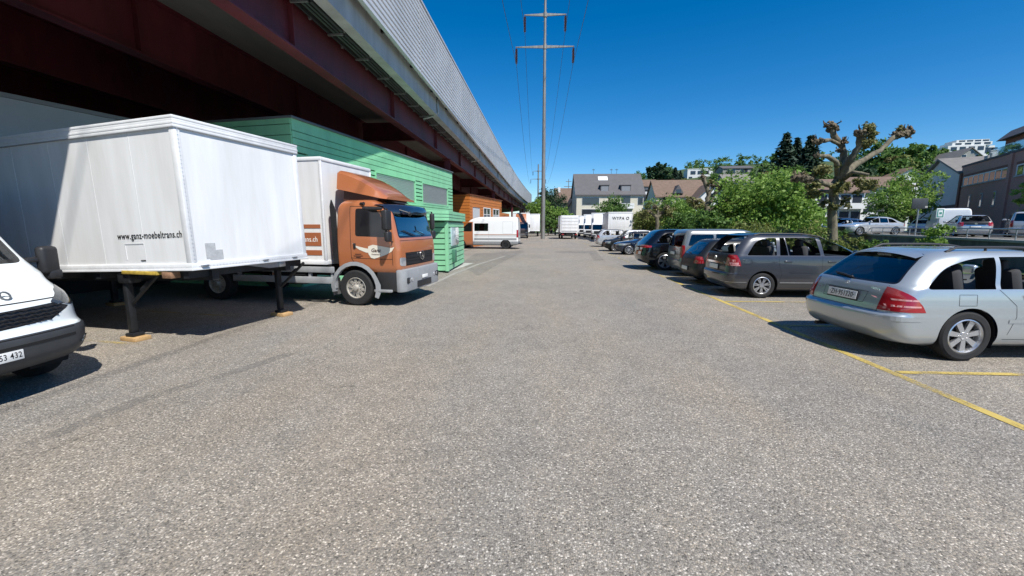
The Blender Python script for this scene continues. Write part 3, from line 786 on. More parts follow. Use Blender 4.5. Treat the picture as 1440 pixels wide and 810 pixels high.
for k in range(34):
    z = zb+.14+k*.058; rv.cyl((-.001, .055, z), (.006, .055, z), .006, .006, 6)
for k in range(38):
    y = .12+k*.058; rv.cyl((-.004, y, zb+.06), (.002, y, zb+.06), .006, .006, 6)
for k in range(60): rv.cyl((-.1-k*.11, .004, zb+.06), (-.1-k*.11, .010, zb+.06), .006, .006, 6)
parts.append(rv.build('rivet', M_seam, box)); parts[-1]['kind'] = 'stuff'
st = MB(); st.b2((-.031, .27, zb+.16), (-.026, .44, zb+.40)); st.b2((-.031, .33, zb+.14), (-.0255, .56, zb+.29))
parts.append(st.build('sticker', M_sticker, box, 0))
hg = MB(); hg.b2((-.02, .14, zb+.05), (.03, .26, zb+.075), .008); hg.b2((-.02, 1.3, zb+.05), (.02, 1.42, zb+.07), .008); hg.b2((-.02, 2.0, zb+.05), (.02, 2.12, zb+.07), .008)
parts.append(hg.build('lashing_ring', M_steel, box))
hatch = MB()
for a, b in (((-1.32, zb+.42), (-.93, zb+.435)), ((-1.32, zb+.18), (-1.31, zb+.42))): hatch.b2((a[0], .024, a[1]), (b[0], .033, b[1]))
parts.append(hatch.build('panel_outline', M_seam, box, 0))
dr = MB(); dr.b2((-1.02, .022, zb+.16), (-.93, .032, zb+.175)); parts.append(dr.build('vent_slot', M_gap, box, 0))
t = text('lettering', 'www.ganz-moebeltrans.ch', .145, M_ink, box, (-.79, .027, 1.735), (R(90), 0, 0), .002, .0012, .78, space=1.08); parts.append(t)
for p in parts:   # the box sits slightly nose up on its legs
    l = p.location.copy()
    p.location = Matrix.Rotation(TILT, 3, 'Y') @ (l-Vector((0, 0, zb)))+Vector((0, 0, zb))
    if p is t: p.rotation_euler = (Matrix.Rotation(TILT, 3, 'Y') @ Matrix.Rotation(R(90), 3, 'X')).to_euler()
    else:
        for v in p.data.vertices: v.co.z -= zb
        p.location = Vector((0, 0, zb)); p.rotation_euler = (0, TILT, 0)
# underframe
uf = MB()
for y in (.45, Wb-.45): uf.b2((-Lb+.1, y-.06, zb-.19), (-.1, y+.06, zb-.005))
for k in range(8): uf.b2((-.2-k*.92-.05, .05, zb-.12), (-.2-k*.92+.05, Wb-.05, zb-.006))
u = uf.build('underframe', M_steelb, box, 35); 
for v in u.data.vertices: v.co.z += v.co.x*.035
fp = MB(); fp.b2((-1.42, -.012, zb-.085), (-.70, .16, zb-.03), .006); f_ = fp.build('fork_pocket', M_yellow, box)
rb = MB(); rb.b2((-.60, -.01, zb-.13), (-.42, .14, zb-.035), .006); rb.build('corner_casting', M_rust, box)
gp = MB(); gp.prism([(1.0, zb-.01), (1.75, zb-.01), (1.75, zb-.10), (1.5, zb-.10)], 'x', -.10, -.06); gp.b2((-.16, 1.7, zb-.1), (-.03, 1.85, zb+.0), .01); gp.build('coupling_guide', M_steel, box)
for (lx, ly) in ((-1.47, .12), (-.62, Wb-.12), (-5.3, .12), (-5.3, Wb-.12)):
    g = MB(); ztop = zb-.03+lx*.035
    g.b2((lx-.095, ly-.055, .12), (lx-.01, ly+.055, ztop), .015); g.b2((lx-.13, ly-.09, ztop-.16), (lx+.13, ly+.09, ztop), .02)
    g.b2((lx-.12, ly-.09, .07), (lx+.05, ly+.09, .125), .01)
    lg = g.build('leg', M_steelb, box)
    s_ = MB(); s_.tube([(lx+.02, ly, .62), (lx+.60, ly, ztop-.02)], .028, 8); s_.tube([(lx+.25, ly, .84), (lx+.42, ly, .98)], .036, 8); s_.build('brace', M_steelb, box)
Mb = Matrix.Translation((-5.2, 5.86, 0)) @ Matrix.Rotation(HD, 4, 'Z')
for i, (lx, ly) in enumerate(((-1.5, .12), (-.65, Wb-.12), (-5.34, .12), (-5.34, Wb-.12))):
    w = MB(); w.box((0, 0, .034), (.36, .24, .066), Matrix.Rotation(R(rng.uniform(-9, 9)), 3, 'Z'), .006)
    o = w.build('timber_block', M_wood, None, 35, Mb @ Vector((lx, ly, 0)))
    o.rotation_euler = (0, 0, HD)
    lab = ['raw timber block under the front near leg of the white box body', 'raw timber block under the leg nearest the copper lorry',
           'timber block under the rear near leg behind the white van', 'timber block under the rear far leg in deep shade'][i]
    tag(o, lab, 'timber block', 'timber blocks under the box body legs')

# ---- copper lorry ----------------------------------------------------------------
LD = R(-7.5)
lor = thing('box_lorry', 'copper-coloured lorry cab with roof deflector and white box behind the white box body', 'lorry', (-3.23, 10.36, 0), LD)
CL = 1.42
cab = shell([
    (.80, .0, 1.36, 1.03, .05, .05, .10, .12, 0, .03), (.90, .0, 1.41, 1.06, .05, .05, .11, .13, 0, .04), (1.25, .0, 1.42, 1.075, .05, .05, .12, .14, 0, .05),
    (1.52, .0, 1.39, 1.075, .05, .05, .12, .14, 0, .05), (1.60, .0, 1.36, 1.07, .05, .05, .10, .12, 0, .05), (2.0, .01, 1.26, 1.05, .06, .06, .10, .12, 0, .05),
    (2.25, .02, 1.18, 1.025, .08, .08, .12, .13, 0, .05), (2.36, .05, 1.06, .98, .1, .1, .18, .15, 0, .05), (2.43, .11, .92, .90, .12, .12, .2, .15, 0, .04), (2.46, .2, .8, .76, .1, .1, .15, .1, 0, .02), (2.468, .32, .65, .5, .1, .1, .1, .1, 0, 0)], dz=.04, ns=30)
cbvh = BVHTree.FromBMesh(cab)
gps = []
for l in ([(.36, 2.30), (.36, 1.12), (.44, .98)], [(.36, 2.30), (1.06, 2.28)], [(1.06, 2.28), (1.20, 1.58), (1.20, .96)], [(.36, 1.12), (1.20, 1.10)]):
    for sg in (1, -1): q = MB(); ribbon(q, cbvh, l, sg, .012); gps.append(q)
for l in ([(-.98, 1.52), (.98, 1.52)], [(-.95, 1.09), (.95, 1.09)]): q = MB(); ribbon(q, cbvh, l, 1, .012, ax='x'); gps.append(q)
wx = CL-1.42+.44
poly = [(wx+.53*math.cos(a), .42+.53*math.sin(a)) for a in np.linspace(0, math.pi, 25)]+[(wx-.53, -.2), (wx+.53, -.2)]
for sg in (1, -1):
    fs = cut(cab, planes2d(poly, 'y')+[half('y', .5*sg, sg)]); bmesh.ops.delete(cab, geom=[f for f in fs if f.is_valid], context='FACES')
cp_ = []
dw = rects([(.48, 1.62), (1.17, 1.60), (1.10, 2.0), (1.02, 2.24), (.50, 2.25)], [.06, .04, .05, .05, .06])
M_doorglass = glass('lorry_door_glass', (.34, .40, .44), refl=.10)
for sg in (1, -1):
    lim = [half('y', .3*sg, sg)]
    w = lift(cab, cut(cab, planes2d(dw, 'y')+lim)); g = lift(w.bm, cut(w.bm, planes2d(inset(dw, .028), 'y')+lim))
    cp_ += [('door_window', g, M_doorglass), ('window_seal', w, M_gloss)]
ws = rects([(-.97, 1.58), (.97, 1.58), (.93, 2.26), (-.93, 2.26)], .07)
w = lift(cab, cut(cab, planes2d(ws, 'x')+[half('x', .8, 1)])); g = lift(w.bm, cut(w.bm, planes2d(inset(ws, .05), 'x')+[half('x', .8, 1)]))
M_blueglass = glass('windscreen_blue', (.30, .55, .68), refl=.30)
cp_ += [('windscreen', g, M_blueglass), ('screen_seal', w, M_gloss)]
for sg in (1, -1):
    pl = planes2d([(sg*a, b) for a, b in rects([(.80, .93), (1.02, .95), (1.03, 1.14), (.80, 1.13)], .05)], 'x')+[half('x', .9, 1)]
    cp_.append(('headlight', lift(cab, cut(cab, pl), .006), M_lamp))
gr = [(-.78, .93), (.78, .93), (.80, 1.24), (-.80, 1.24)]
cp_.append(('grille', lift(cab, cut(cab, planes2d(gr, 'x')+[half('x', .9, 1)]), -.01), M_plastic))
b = MB(); b.bm.free(); b.bm = cab
SH = Vector((-CL, 0, 0))
def stretch(x): return x+.19*min(1., max(0., (x-1.03)/.16))
def shift(o):
    L0 = o.location.x
    if abs(L0) > .5: o.location.x = stretch(L0)
    else:
        for v in o.data.vertices: v.co.x = stretch(v.co.x)
    o.location = o.location+SH; return o
cabo = shift(b.build('cab', M_orange, lor, 50))
for nm, mb, m in cp_: shift(mb.build(nm, m, lor, 50))
for q in gps: shift(q.build('panel_gap', M_gap, lor, 0))
gb = MB()
for k in range(4): ribbon(gb, cbvh, [(-.77, .99+k*.075), (.77, .99+k*.075)], 1, .03, off=.008, ax='x')
shift(gb.build('grille_bar', M_rimd, lor, 0))
em = MB()
h, n = hit(cbvh, (5, 0, 1.14), (-1, 0, 0)); ec = h
for a in (90, 210, 330): em.prism([(.1*math.cos(R(a)), .1*math.sin(R(a))), (.018*math.cos(R(a+60)), .018*math.sin(R(a+60))), (.018*math.cos(R(a-60)), .018*math.sin(R(a-60)))], 'x', .02, .04)
em.lathe([(.115, -.0), (.115, -.03), (.10, -.03), (.10, -.0)], 32, Matrix.Rotation(R(90), 4, 'Z'), True)
shift(em.build('badge', M_chrome, lor, 25, ec+Vector((.012, 0, 0))))
# bumper, lamps, steps
bp = MB(); bp.prism(rects([(1.27, -1.09), (1.38, -1.09), (1.475, -.98), (1.50, 0), (1.475, .98), (1.38, 1.09), (1.27, 1.09)], .05), 'z', .34, .86, .03)
shift(bp.build('bumper', M_silverp, lor))
bi = MB(); bi.b2((1.40, -.42, .38), (1.512, .42, .54), .02); shift(bi.build('air_intake', M_plastic, lor))
pb = MB(); pb.b2((1.505, -.16, .58), (1.522, .16, .66), .004); shift(pb.build('number_plate', M_plate, lor))
for sg in (1, -1):
    fl = MB(); fl.box((1.462, sg*.78, .60), (.05, .34, .14), Matrix.Rotation(R(-8*sg), 3, 'Z'), .03); fo = shift(fl.build('lamp_housing', M_plastic, lor))
    f2 = MB()
    for q in (-.10, .05): f2.cyl((1.47, sg*(.78+q), .60), (1.495, sg*(.78+q), .60), .05, .045, 16)
    shift(f2.build('fog_lamp', M_lamp, lor))
    sp_ = MB(); sp_.b2((.98, sg*1.0, .36), (1.265, sg*1.06, .80), .02); sp_.b2((.98, sg*.8, .55), (1.22, sg*1.05, .60)); shift(sp_.build('step', M_plastic, lor))
    ap = MB(); rows = [[], [], []]
    for k in range(15):
        a = R(-22+(190+22)*k/14); c, s_ = math.cos(a), math.sin(a)
        for j, (rr, yy) in enumerate(((.53, 1.02), (.53, 1.115), (.62, 1.10))): rows[j].append((wx+rr*c, sg*yy, .42+rr*s_))
    ap.grid(rows); ap.b2((wx-.63, sg*1.02, .40), (wx-.50, sg*1.10, .55)); ap.b2((wx+.48, sg*1.03, .34), (1.18, sg*1.11, .40), .01)
    shift(ap.build('wheel_arch', M_silverp, lor, 40))
# roof deflector, dark base, visor, beacon horn
df = MB(); rows = []
for k in range(15):
    u = k/14; x = -.08+u*1.16; zt_ = 3.17-.16*u-.47*u**1.8; zl = 2.74-.24*u
    hwid = .90-.08*u**2; row = []
    for j in range(15):
        a = -1+2*j/14
        e = abs(a)**6
        row.append((x, hwid*(a if abs(a) < .86 else math.copysign(.86+(abs(a)-.86)*.5, a)), zt_-(zt_-zl)*min(1, max(0, (abs(a)-.80)/.2))**1.5 - .03*a*a))
    rows.append(row)
df.grid(rows)
df.face([r for r in rows[0]]) ; df.face([r for r in reversed(rows[-1])])
shift(df.build('roof_deflector', M_orange, lor, 50))
M_brown = mat('brown_fairing', (.07, .028, .02), rough=.5)
db = MB(); db.prism([(.02, 2.42), (.85, 2.42), (.95, 2.50), (.05, 2.74)], 'y', -.74, .74); shift(db.build('deflector_base', M_brown, lor))
vi = MB(); rows = []
for k in range(13):
    y = -1.02+2.04*k/12; e = (abs(y)/1.02)**4
    rows.append([(1.12-.16*e, y, 2.37-.03*e), (1.30-.2*e, y, 2.33-.03*e), (1.36-.24*e, y, 2.23-.02*e), (1.36-.25*e, y, 2.12)])
vi.grid(rows); vo = shift(vi.build('sun_visor', M_darkvis, lor, 60))
dk = MB(); dk.prism([(.86, 2.44), (1.1, 2.40), (1.02, 2.50), (.86, 2.58)], 'y', -.35, .35); shift(dk.build('deflector_bracket', M_plastic, lor))
hr = MB(); hr.sphere((.62, -.98, 2.36), .035, 1); hr.cyl((.60, -.99, 2.36), (.72, -1.03, 2.36), .02, .035, 10); shift(hr.build('horn', M_rimd, lor))
for sg in (1, -1):
    m_ = MB(); m_.box((1.22, sg*1.28, 1.98), (.10, .20, .44), Matrix.Rotation(R(12*sg), 3, 'Z'), .035, 3); m_.box((1.23, sg*1.28, 1.62), (.10, .20, .22), None, .035, 3)
    m_.tube([(1.14, sg*1.04, 2.22), (1.20, sg*1.3, 2.24), (1.20, sg*1.3, 1.52), (1.22, sg*1.06, 1.50)], .018, 8); m_.box((.95, sg*1.16, 2.24), (.34, .16, .07), Matrix.Rotation(R(-8*sg), 3, 'Z'), .03)
    shift(m_.build('mirror', M_plastic, lor))
    dh = MB(); dh.box((.46, sg*1.085, 1.40), (.06, .02, .12), None, .008); shift(dh.build('door_handle', M_plastic, lor))
fm = MB(); fm.tube([(1.26, -.78, 2.22), (1.44, -.70, 2.16)], .014, 6); fm.sphere((1.47, -.68, 2.13), .07, 2, (.6, 1.1, .8)); shift(fm.build('front_mirror', M_plastic, lor))
wp = MB()
for y0, y1 in ((-.25, -.75), (.35, -.12)):
    p0 = hit(cbvh, (5, y0, 1.62), (-1, 0, 0)); p1 = hit(cbvh, (5, y1, 1.74), (-1, 0, 0)); wp.tube([p0[0]+p0[1]*.03, p1[0]+p1[1]*.03], .013, 6)
shift(wp.build('wiper', M_plastic, lor))
ins = MB(); ins.b2((.1, -.95, .95), (1.25, .95, 1.0)); ins.b2((1.0, -.92, 1.0), (1.28, .92, 1.52), .05); ins.b2((.02, -.95, 1.0), (.06, .95, 2.2)); 
for y in (-.5, .5): ins.box((.45, y, 1.25), (.5, .5, .14), None, .05); ins.box((.2, y, 1.65), (.14, .48, .8), None, .05)
ins.lathe([(.2, 0), (.2, .03), (.17, .03), (.17, 0)], 20, Matrix.Translation((1.0, .5, 1.62)) @ Matrix.Rotation(R(90), 4, 'Z') @ Matrix.Rotation(R(-30), 4, 'X'), True)
shift(ins.build('interior', M_interior, lor))
pp = MB(); pp.box((1.2, .45, 1.66), (.14, .18, .10), Matrix.Rotation(.3, 3, 'Y'), .03); pp.box((1.22, -.55, 1.63), (.12, .3, .03), Matrix.Rotation(.3, 3, 'Y')); shift(pp.build('papers', M_plate, lor))
gap = MB(); gap.prism([(-.12, .98), (.0, .98), (.0, 2.20), (-.10, 2.45), (-.14, 2.30)], 'y', -1.06, -1.02); gap.prism([(-.12, .98), (.0, .98), (.0, 2.20), (-.10, 2.45), (-.14, 2.30)], 'y', 1.02, 1.06); shift(gap.build('side_fairing', M_rimd, lor))
# white box with stripes
xb, yb_, z0, z1 = -1.70, 1.09, .95, 3.42
bb = MB(); bb.b2((-6.9, -yb_+.02, z0+.1), (xb-.02, yb_-.02, z1-.08)); bb.build('box_body', M_white, lor, 0)
bb = MB(); bb.b2((-6.92, -yb_, z1-.09), (xb, yb_, z1), .02); bb.b2((-6.92, -yb_, z0), (xb, yb_, z0+.1), .01)
for sy in (-1, 1): bb.b2((xb-.06, sy*yb_-.05*(sy > 0), z0+.1), (xb, sy*yb_+.05*(sy < 0), z1-.09), .01)
bb.build('box_rail', M_whiteb, lor)
for a, c in ((1.80, 1.89), (1.39, 1.70), (1.17, 1.29)):
    s_ = MB(); s_.b2((-6.6, -yb_+.012, a), (xb-.12, -yb_+.02, c)); s_.build('stripe', M_stripe, lor, 0)
text('lettering', 'www.ganz-moebeltrans.ch', .17, M_plate, lor, (xb-.21, -yb_+.0105, 1.54), (R(90), 0, 0), .001, .002, .78, 'RIGHT', space=1.1)
rvt = MB()
for k in range(40): rvt.cyl((xb-.03, -yb_-.004, z0+.15+k*.055), (xb-.03, -yb_+.004, z0+.15+k*.055), .006, .006, 6)
ro = rvt.build('rivet', M_seam, lor); ro['kind'] = 'stuff'
ch = MB()
for y in (-.4, .4): ch.b2((-6.7, y-.05, .62), (-.2, y+.05, .84))
ch.b2((-6.7, -1.0, .84), (xb, 1.0, .945)); ch.b2((-3.2, -.95, .45), (-2.4, -.5, .8), .03); ch.b2((-1.35, -.95, .55), (-.5, .95, .8)); ch.b2((-6.7, -.8, .40), (-6.6, .8, .50))
ch.build('chassis', M_under, lor)
for sg in (1, -1):
    sk = MB()
    for (a, c) in ((.76, .90), (.50, .66)): sk.b2((-4.35, sg*1.06, a), (-1.52, sg*1.10, c), .015)
    for x in (-4.2, -3.2, -2.2, -1.6): sk.b2((x-.03, sg*1.0, .5), (x+.03, sg*1.065, .9))
    sk.build('side_guard', M_silverp, lor)
    mk = MB(); mk.b2((-3.2, sg*1.10, .68), (-3.1, sg*1.105, .74)); mk.build('side_marker', M_rust, lor)
    rf = MB(); rows = [[], []]
    for k in range(11):
        a = R(10+160*k/10)
        for j, y in enumerate((.72, 1.08)): rows[j].append((-4.85+.50*math.cos(a), sg*y, .42+.52*math.sin(a)))
    rf.grid(rows); rf.build('mudguard', M_plastic, lor)
    fl_ = MB(); fl_.b2((-1.60, sg*.78, .22), (-1.58, sg*1.05, .62)); fl_.build('mud_flap', M_steel, lor)
M_lrim = mat('lorry_rim', (.50, .47, .42), rough=.5, metal=.4, var=.4, vscale=9)
for x in (-.98, -4.85):
    for sg in (1, -1):
        wt = make_wheel('wheel', .42, .25, .245, (10, .03, .035, 0), M_lrim, lor, (x, sg*.97, .42), sg)
        hb = MB(); hb.lathe([(.235, .06), (.16, .02), (.15, .07), (.07, .10), (.06, .16), (.0, .17)], 24)
        for k in range(10): hb.cyl((.12*math.cos(k*.628), .06, .12*math.sin(k*.628)), (.12*math.cos(k*.628), .11, .12*math.sin(k*.628)), .012, .012, 6)
        hb.build('hub', M_lrim, wt, 30)
# door picture: pale wing and banner with the firm's name
M_cream = mat('cream_vinyl', (.72, .68, .58), rough=.45)
def onside(pts, off):
    out = []
    for x, z in pts:
        h, n = hit(cbvh, (x, -3, z), (0, 1, 0)); out.append(h+Vector((0, -off, 0)))
    return out
for i, (pl, off) in enumerate((([(.40, 1.47), (.50, 1.40), (.72, 1.35), (.86, 1.33), (.88, 1.24), (.74, 1.25), (.58, 1.31), (.47, 1.38)], .004), ([(.80, 1.39), (.92, 1.43), (1.04, 1.41), (1.18, 1.36), (1.26, 1.38), (1.19, 1.28), (1.12, 1.20), (1.05, 1.15), (.94, 1.11), (.86, 1.13), (.80, 1.22)], .005))):
    mb = MB(); mb.face(onside(pl, off)); shift(mb.build('door_emblem', M_cream, lor, 0))
h, n = hit(cbvh, (.99, -3, 1.30), (0, 1, 0))
text('lettering', 'Ganz', .115, M_brown, lor, h+Vector((-CL, -.008, 0)), (R(90), 0, R(0)), .001, .002, 1.0, shear=.2)
h, n = hit(cbvh, (.99, -3, 1.21), (0, 1, 0))
text('lettering', 'Moebeltrans', .045, M_brown, lor, h+Vector((-CL, -.008, 0)), (R(90), 0, R(0)), .001, .0, 1.0, shear=.2)
dm = MB()
for (x0, x1, z) in ((.46, .62, 1.20), (.42, .66, 1.16), (.48, .60, 1.13)): dm.face(onside([(x0, z), (x1, z), (x1, z+.018), (x0, z+.018)], .004))
shift(dm.build('door_mark', M_brown, lor, 0))

# ---- white delivery van at the left edge -------------------------------------------
dv = thing('delivery_van', 'white van with dark bumper and honeycomb grille cut by the left picture edge', 'van')
vb = shell([
    (.30, .3, 5.15, .86, .2, .2, .4, .4, .0, .1), (.36, .1, 5.38, .95, .2, .2, .5, .42, .0, .14), (.5, .0, 5.49, .985, .1, .1, .5, .42, .0, .16), (.66, .0, 5.5, .995, .1, .1, .5, .42, .0, .16),
    (.72, .0, 5.48, .995, .1, .1, .5, .42, 0, .16), (.76, .0, 5.44, .992, .1, .1, .5, .42, 0, .16), (.95, 0, 5.40, .99, .1, .1, .5, .42, 0, .16), (1.06, 0, 5.33, .988, .1, .1, .5, .42, 0, .16), (1.14, 0, 5.2, .985, .1, .1, .45, .4, 0, .16),
    (1.22, 0, 5.06, .98, .1, .1, .36, .32, 0, .15), (1.30, 0, 4.95, .975, .1, .1, .26, .24, 0, .12), (1.345, 0, 4.84, .965, .1, .1, .18, .18, 0, .09), (1.40, 0, 4.76, .955, .1, .1, .15, .15, 0, .08),
    (1.8, .02, 4.42, .92, .1, .1, .16, .16, 0, .08), (2.15, .04, 4.10, .885, .1, .1, .18, .18, 0, .08), (2.38, .06, 3.7, .85, .12, .12, .25, .2, 0, .08), (2.48, .1, 3.3, .78, .15, .15, .25, .2, 0, .06), (2.53, .3, 2.8, .6, .1, .1, .2, .1, 0, .03), (2.54, .6, 2.5, .3, .1, .1, .1, .1, 0, 0)], dz=.035)
vbv = BVHTree.FromBMesh(vb)
vp = []
vgaps = []
for sg in (1, -1):
    for l in ([(4.25, 1.40), (4.55, 1.10), (4.55, .6)], [(3.1, 2.2), (3.1, .5)]): q = MB(); ribbon(q, vbv, l, sg, .01); vgaps.append(q)
q = MB(); ribbon(q, vbv, [(-.82, 1.12), (-.62, 1.04), (.62, 1.04), (.82, 1.12)], 1, .012, ax='x'); vgaps.append(q)
for xw in (.95, 4.55):
    for sg in (1, -1):
        pl = [(xw+.41*math.cos(a), .36+.41*math.sin(a)) for a in np.linspace(0, math.pi, 25)]+[(xw-.41, -.2), (xw+.41, -.2)]
        fs = cut(vb, planes2d(pl, 'y')+[half('y', .5*sg, sg)]); bmesh.ops.delete(vb, geom=[f for f in fs if f.is_valid], context='FACES')
ws = rects([(-.86, 1.42), (.86, 1.42), (.78, 2.2), (-.78, 2.2)], .1)
w = lift(vb, cut(vb, planes2d(ws, 'x')+[half('x', 3.2, 1)])); g = lift(w.bm, cut(w.bm, planes2d(inset(ws, .045), 'x')+[half('x', 3.2, 1)])); vp += [('windscreen', g, M_screen), ('screen_seal', w, M_gloss)]
dwp = rects([(3.15, 1.40), (4.52, 1.40), (4.22, 1.74), (3.88, 2.12), (3.15, 2.14)], .08)
for sg in (1, -1):
    lim = [half('y', .3*sg, sg)]
    w = lift(vb, cut(vb, planes2d(dwp, 'y')+lim)); g = lift(w.bm, cut(w.bm, planes2d(inset(dwp, .03), 'y')+lim)); vp += [('door_window', g, M_glassd), ('window_seal', w, M_gloss)]
vp.append(('bumper', lift(vb, cut(vb, [half('z', .715, -1), half('x', 4.7, 1)]), .012), mat('grey_bumper', (.05, .053, .058), rough=.5, var=.15, vscale=6)))
for sg in (1, -1):
    pl = planes2d([(sg*a, b) for a, b in rects([(.54, .995), (.80, .93), (.98, .98), (.95, 1.17), (.74, 1.12)], .03)], 'x')+[half('x', 4.3, 1), half('y', 0, sg) if sg > 0 else half('y', 0, -1)]
    vp.append(('headlight', lift(vb, cut(vb, pl), .006), M_lampdark))
    pl = planes2d([(sg*a, b) for a, b in [(.0, .795), (.50, .815), (.74, .93), (.56, .99), (.0, .975)]], 'x')+[half('x', 4.3, 1)]
    vp.append(('grille', lift(vb, cut(vb, pl), -.006), M_plastic))
b = MB(); b.bm.free(); b.bm = vb; b.build('body', mat('white_van_paint', (.76, .80, .80), rough=.28, coat=1.), dv, 50)
for nm, mb, m in vp: mb.build(nm, m, dv, 50)
for q in vgaps: q.build('panel_gap', M_gap, dv, 0)
gl = MB()
for r_ in range(5):
    z = .82+r_*.036
    for k in range(-12, 13):
        y = k*.058+(.029 if r_ % 2 else 0)
        if abs(y) > .52+r_*.04: continue
        h, n = hit(vbv, (9, y, z), (-1, 0, 0))
        gl.box(h+Vector((.004, 0, 0)), (.012, .048, .010), Matrix.Rotation(.25 if (k+r_) % 2 else -.25, 3, 'X'))
gl.build('grille_mesh', M_rimd, dv, 0)
lo = MB(); rows = [[], []]
for k in range(17):
    y = -.66+1.32*k/16
    for j, z in enumerate((.60, .70)):
        h, n = hit(vbv, (9, y, z), (-1, 0, 0)); rows[j].append(h+n*.016)
lo.grid(rows); lo.build('lower_intake', M_gap, dv, 0)
for sg in (1, -1):
    fg = MB(); 
    for (y, z, a) in ((.80, .50, .1), (.84, .53, .14)):
        h, n = hit(vbv, (9, sg*y, z), (-1, 0, 0)); fg.box(h+n*.012, (.02, .18, .03), n.to_track_quat('X', 'Z').to_matrix(), .008)
    fg.build('fog_lamp', M_lampdark, dv)
    m_ = MB(); m_.box((4.58, sg*1.17, 1.42), (.12, .22, .36), Matrix.Rotation(R(8*sg), 3, 'Z'), .05, 3); m_.b2((4.40, sg*.94, 1.40), (4.60, sg*1.2, 1.46), .02); m_.box((4.60, sg*1.20, 1.24), (.09, .16, .12), None, .03)
    m_.build('mirror', M_plastic, dv)
text('lettering', 'IVECO', .15, mat('grey_letter', (.10, .11, .12), rough=.3), dv, (0, 0, 0), (0, 0, 0), .006, .0, .85, space=1.5)
lt = dv.children[-1] if dv.children[-1].name.startswith('lettering') else [c for c in dv.children if c.name.startswith('lettering')][-1]
h, n = hit(vbv, (9, 0, 1.10), (-1, 0, 0)); lt.location = h+n*.022; lt.rotation_euler = (R(62), 0, R(90))
h, n = hit(vbv, (9, 0, .53), (-1, 0, 0)); pb = MB(); pb.b2((0, -.20, -.05), (.008, .10, .05), .003); po = pb.build('number_plate', M_plate, dv, 35, (h.x+.014, 0, .535))
text('lettering', '53 432', .085, M_ink, po, (.0085, .085, 0), (R(90), 0, R(90)), .0008, .0006, .74, 'RIGHT', space=1.1)
it = MB(); it.b2((2.6, -.85, .5), (4.3, .85, .6)); it.b2((4.0, -.84, .6), (4.6, .84, 1.30), .08); it.b2((2.55, -.85, .6), (2.6, .85, 2.2)); it.build('interior', M_interior, dv)
for xw in (.95, 4.55):
    for sg in (1, -1): al = MB(); arch_liner(al, xw, .36, .414, sg*.55, sg*.95); al.build('wheel_arch', M_under, dv)
for xw in (.95, 4.55):
    for sg in (1, -1): make_wheel('wheel', .36, .22, .21, (8, .03, .03, 0), M_rimd, dv, (xw, sg*.86, .36), sg)
dv.location = (-10.90, 3.75, 0)

# ---- white panel van with brown cab, parked nose in -------------------------------------
pv = thing('panel_van', 'white high-roof panel van with brown doors, nose towards the orange building', 'van')
vb = shell([
    (.30, .25, 5.5, .88, .1, .1, .4, .4, .0, .1), (.38, .05, 5.75, .95, .1, .1, .5, .42, .0, .14), (.6, .0, 5.85, .985, .1, .1, .5, .42, .0, .16), (.9, .0, 5.83, .99, .1, .1, .5, .42, 0, .16),
    (1.1, .0, 5.7, .99, .1, .1, .45, .4, 0, .16), (1.25, 0, 5.3, .985, .1, .1, .4, .4, 0, .15), (1.35, 0, 5.05, .975, .1, .1, .3, .3, 0, .15), (1.8, .01, 4.62, .94, .1, .1, .25, .25, 0, .14),
    (2.2, .03, 4.22, .90, .1, .1, .25, .22, 0, .12), (2.42, .06, 3.9, .86, .12, .12, .25, .2, 0, .1), (2.54, .1, 3.5, .78, .15, .15, .25, .2, 0, .06), (2.60, .25, 3.1, .62, .12, .12, .2, .1, 0, .03), (2.615, .5, 2.8, .35, .1, .1, .1, .1, 0, 0)], dz=.06)
vbv = BVHTree.FromBMesh(vb); vp = []
vgaps = []
for sg in (1, -1):
    for l in ([(3.72, 2.35), (3.72, .5)], [(2.4, 2.2), (2.4, .55)], [(1.25, 2.2), (.45, 2.2), (.45, 1.25), (1.25, 1.25), (1.25, 2.2)]): q = MB(); ribbon(q, vbv, l, sg, .014); vgaps.append(q)
for xw in (1.02, 4.75):
    for sg in (1, -1):
        pl = [(xw+.42*math.cos(a), .35+.42*math.sin(a)) for a in np.linspace(0, math.pi, 25)]+[(xw-.42, -.2), (xw+.42, -.2)]
        fs = cut(vb, planes2d(pl, 'y')+[half('y', .5*sg, sg)]); bmesh.ops.delete(vb, geom=[f for f in fs if f.is_valid], context='FACES')
for sg in (1, -1):
    lim = [half('y', .3*sg, sg)]
    for wn, q in (('side_window', rects([(2.45, 1.45), (3.6, 1.45), (3.6, 2.08), (2.45, 2.08)], .06)), ('door_window', rects([(3.8, 1.42), (4.8, 1.42), (4.45, 1.82), (4.12, 2.12), (3.8, 2.14)], .06))):
        w = lift(vb, cut(vb, planes2d(q, 'y')+lim)); g = lift(w.bm, cut(w.bm, planes2d(inset(q, .03), 'y')+lim)); vp += [(wn, g, M_glassd), ('window_seal', w, M_gloss)]
ws = rects([(-.86, 1.36), (.86, 1.36), (.78, 2.22), (-.78, 2.22)], .1)
vp.append(('windscreen', lift(vb, cut(vb, planes2d(ws, 'x')+[half('x', 3.6, 1)])), M_screen))
vp.append(('lower_trim', lift(vb, cut(vb, [half('z', .62, -1), half('x', 3.72, -1)]), .008), M_silverp))
vp.append(('front_panel', lift(vb, cut(vb, [half('x', 3.72, 1), half('z', 2.2, -1)])), M_orange))
for sg in (1, -1): vp.append(('tail_light', lift(vb, cut(vb, [half('x', .12, -1), half('z', .95, 1), half('z', 1.55, -1), half('y', .78*sg, sg)]), .01), M_red))
b = MB(); b.bm.free(); b.bm = vb; b.build('body', M_whitep, pv, 50)
for nm, mb, m in vp: mb.build(nm, m, pv, 50)
for q in vgaps: q.build('panel_gap', M_joint, pv, 0)
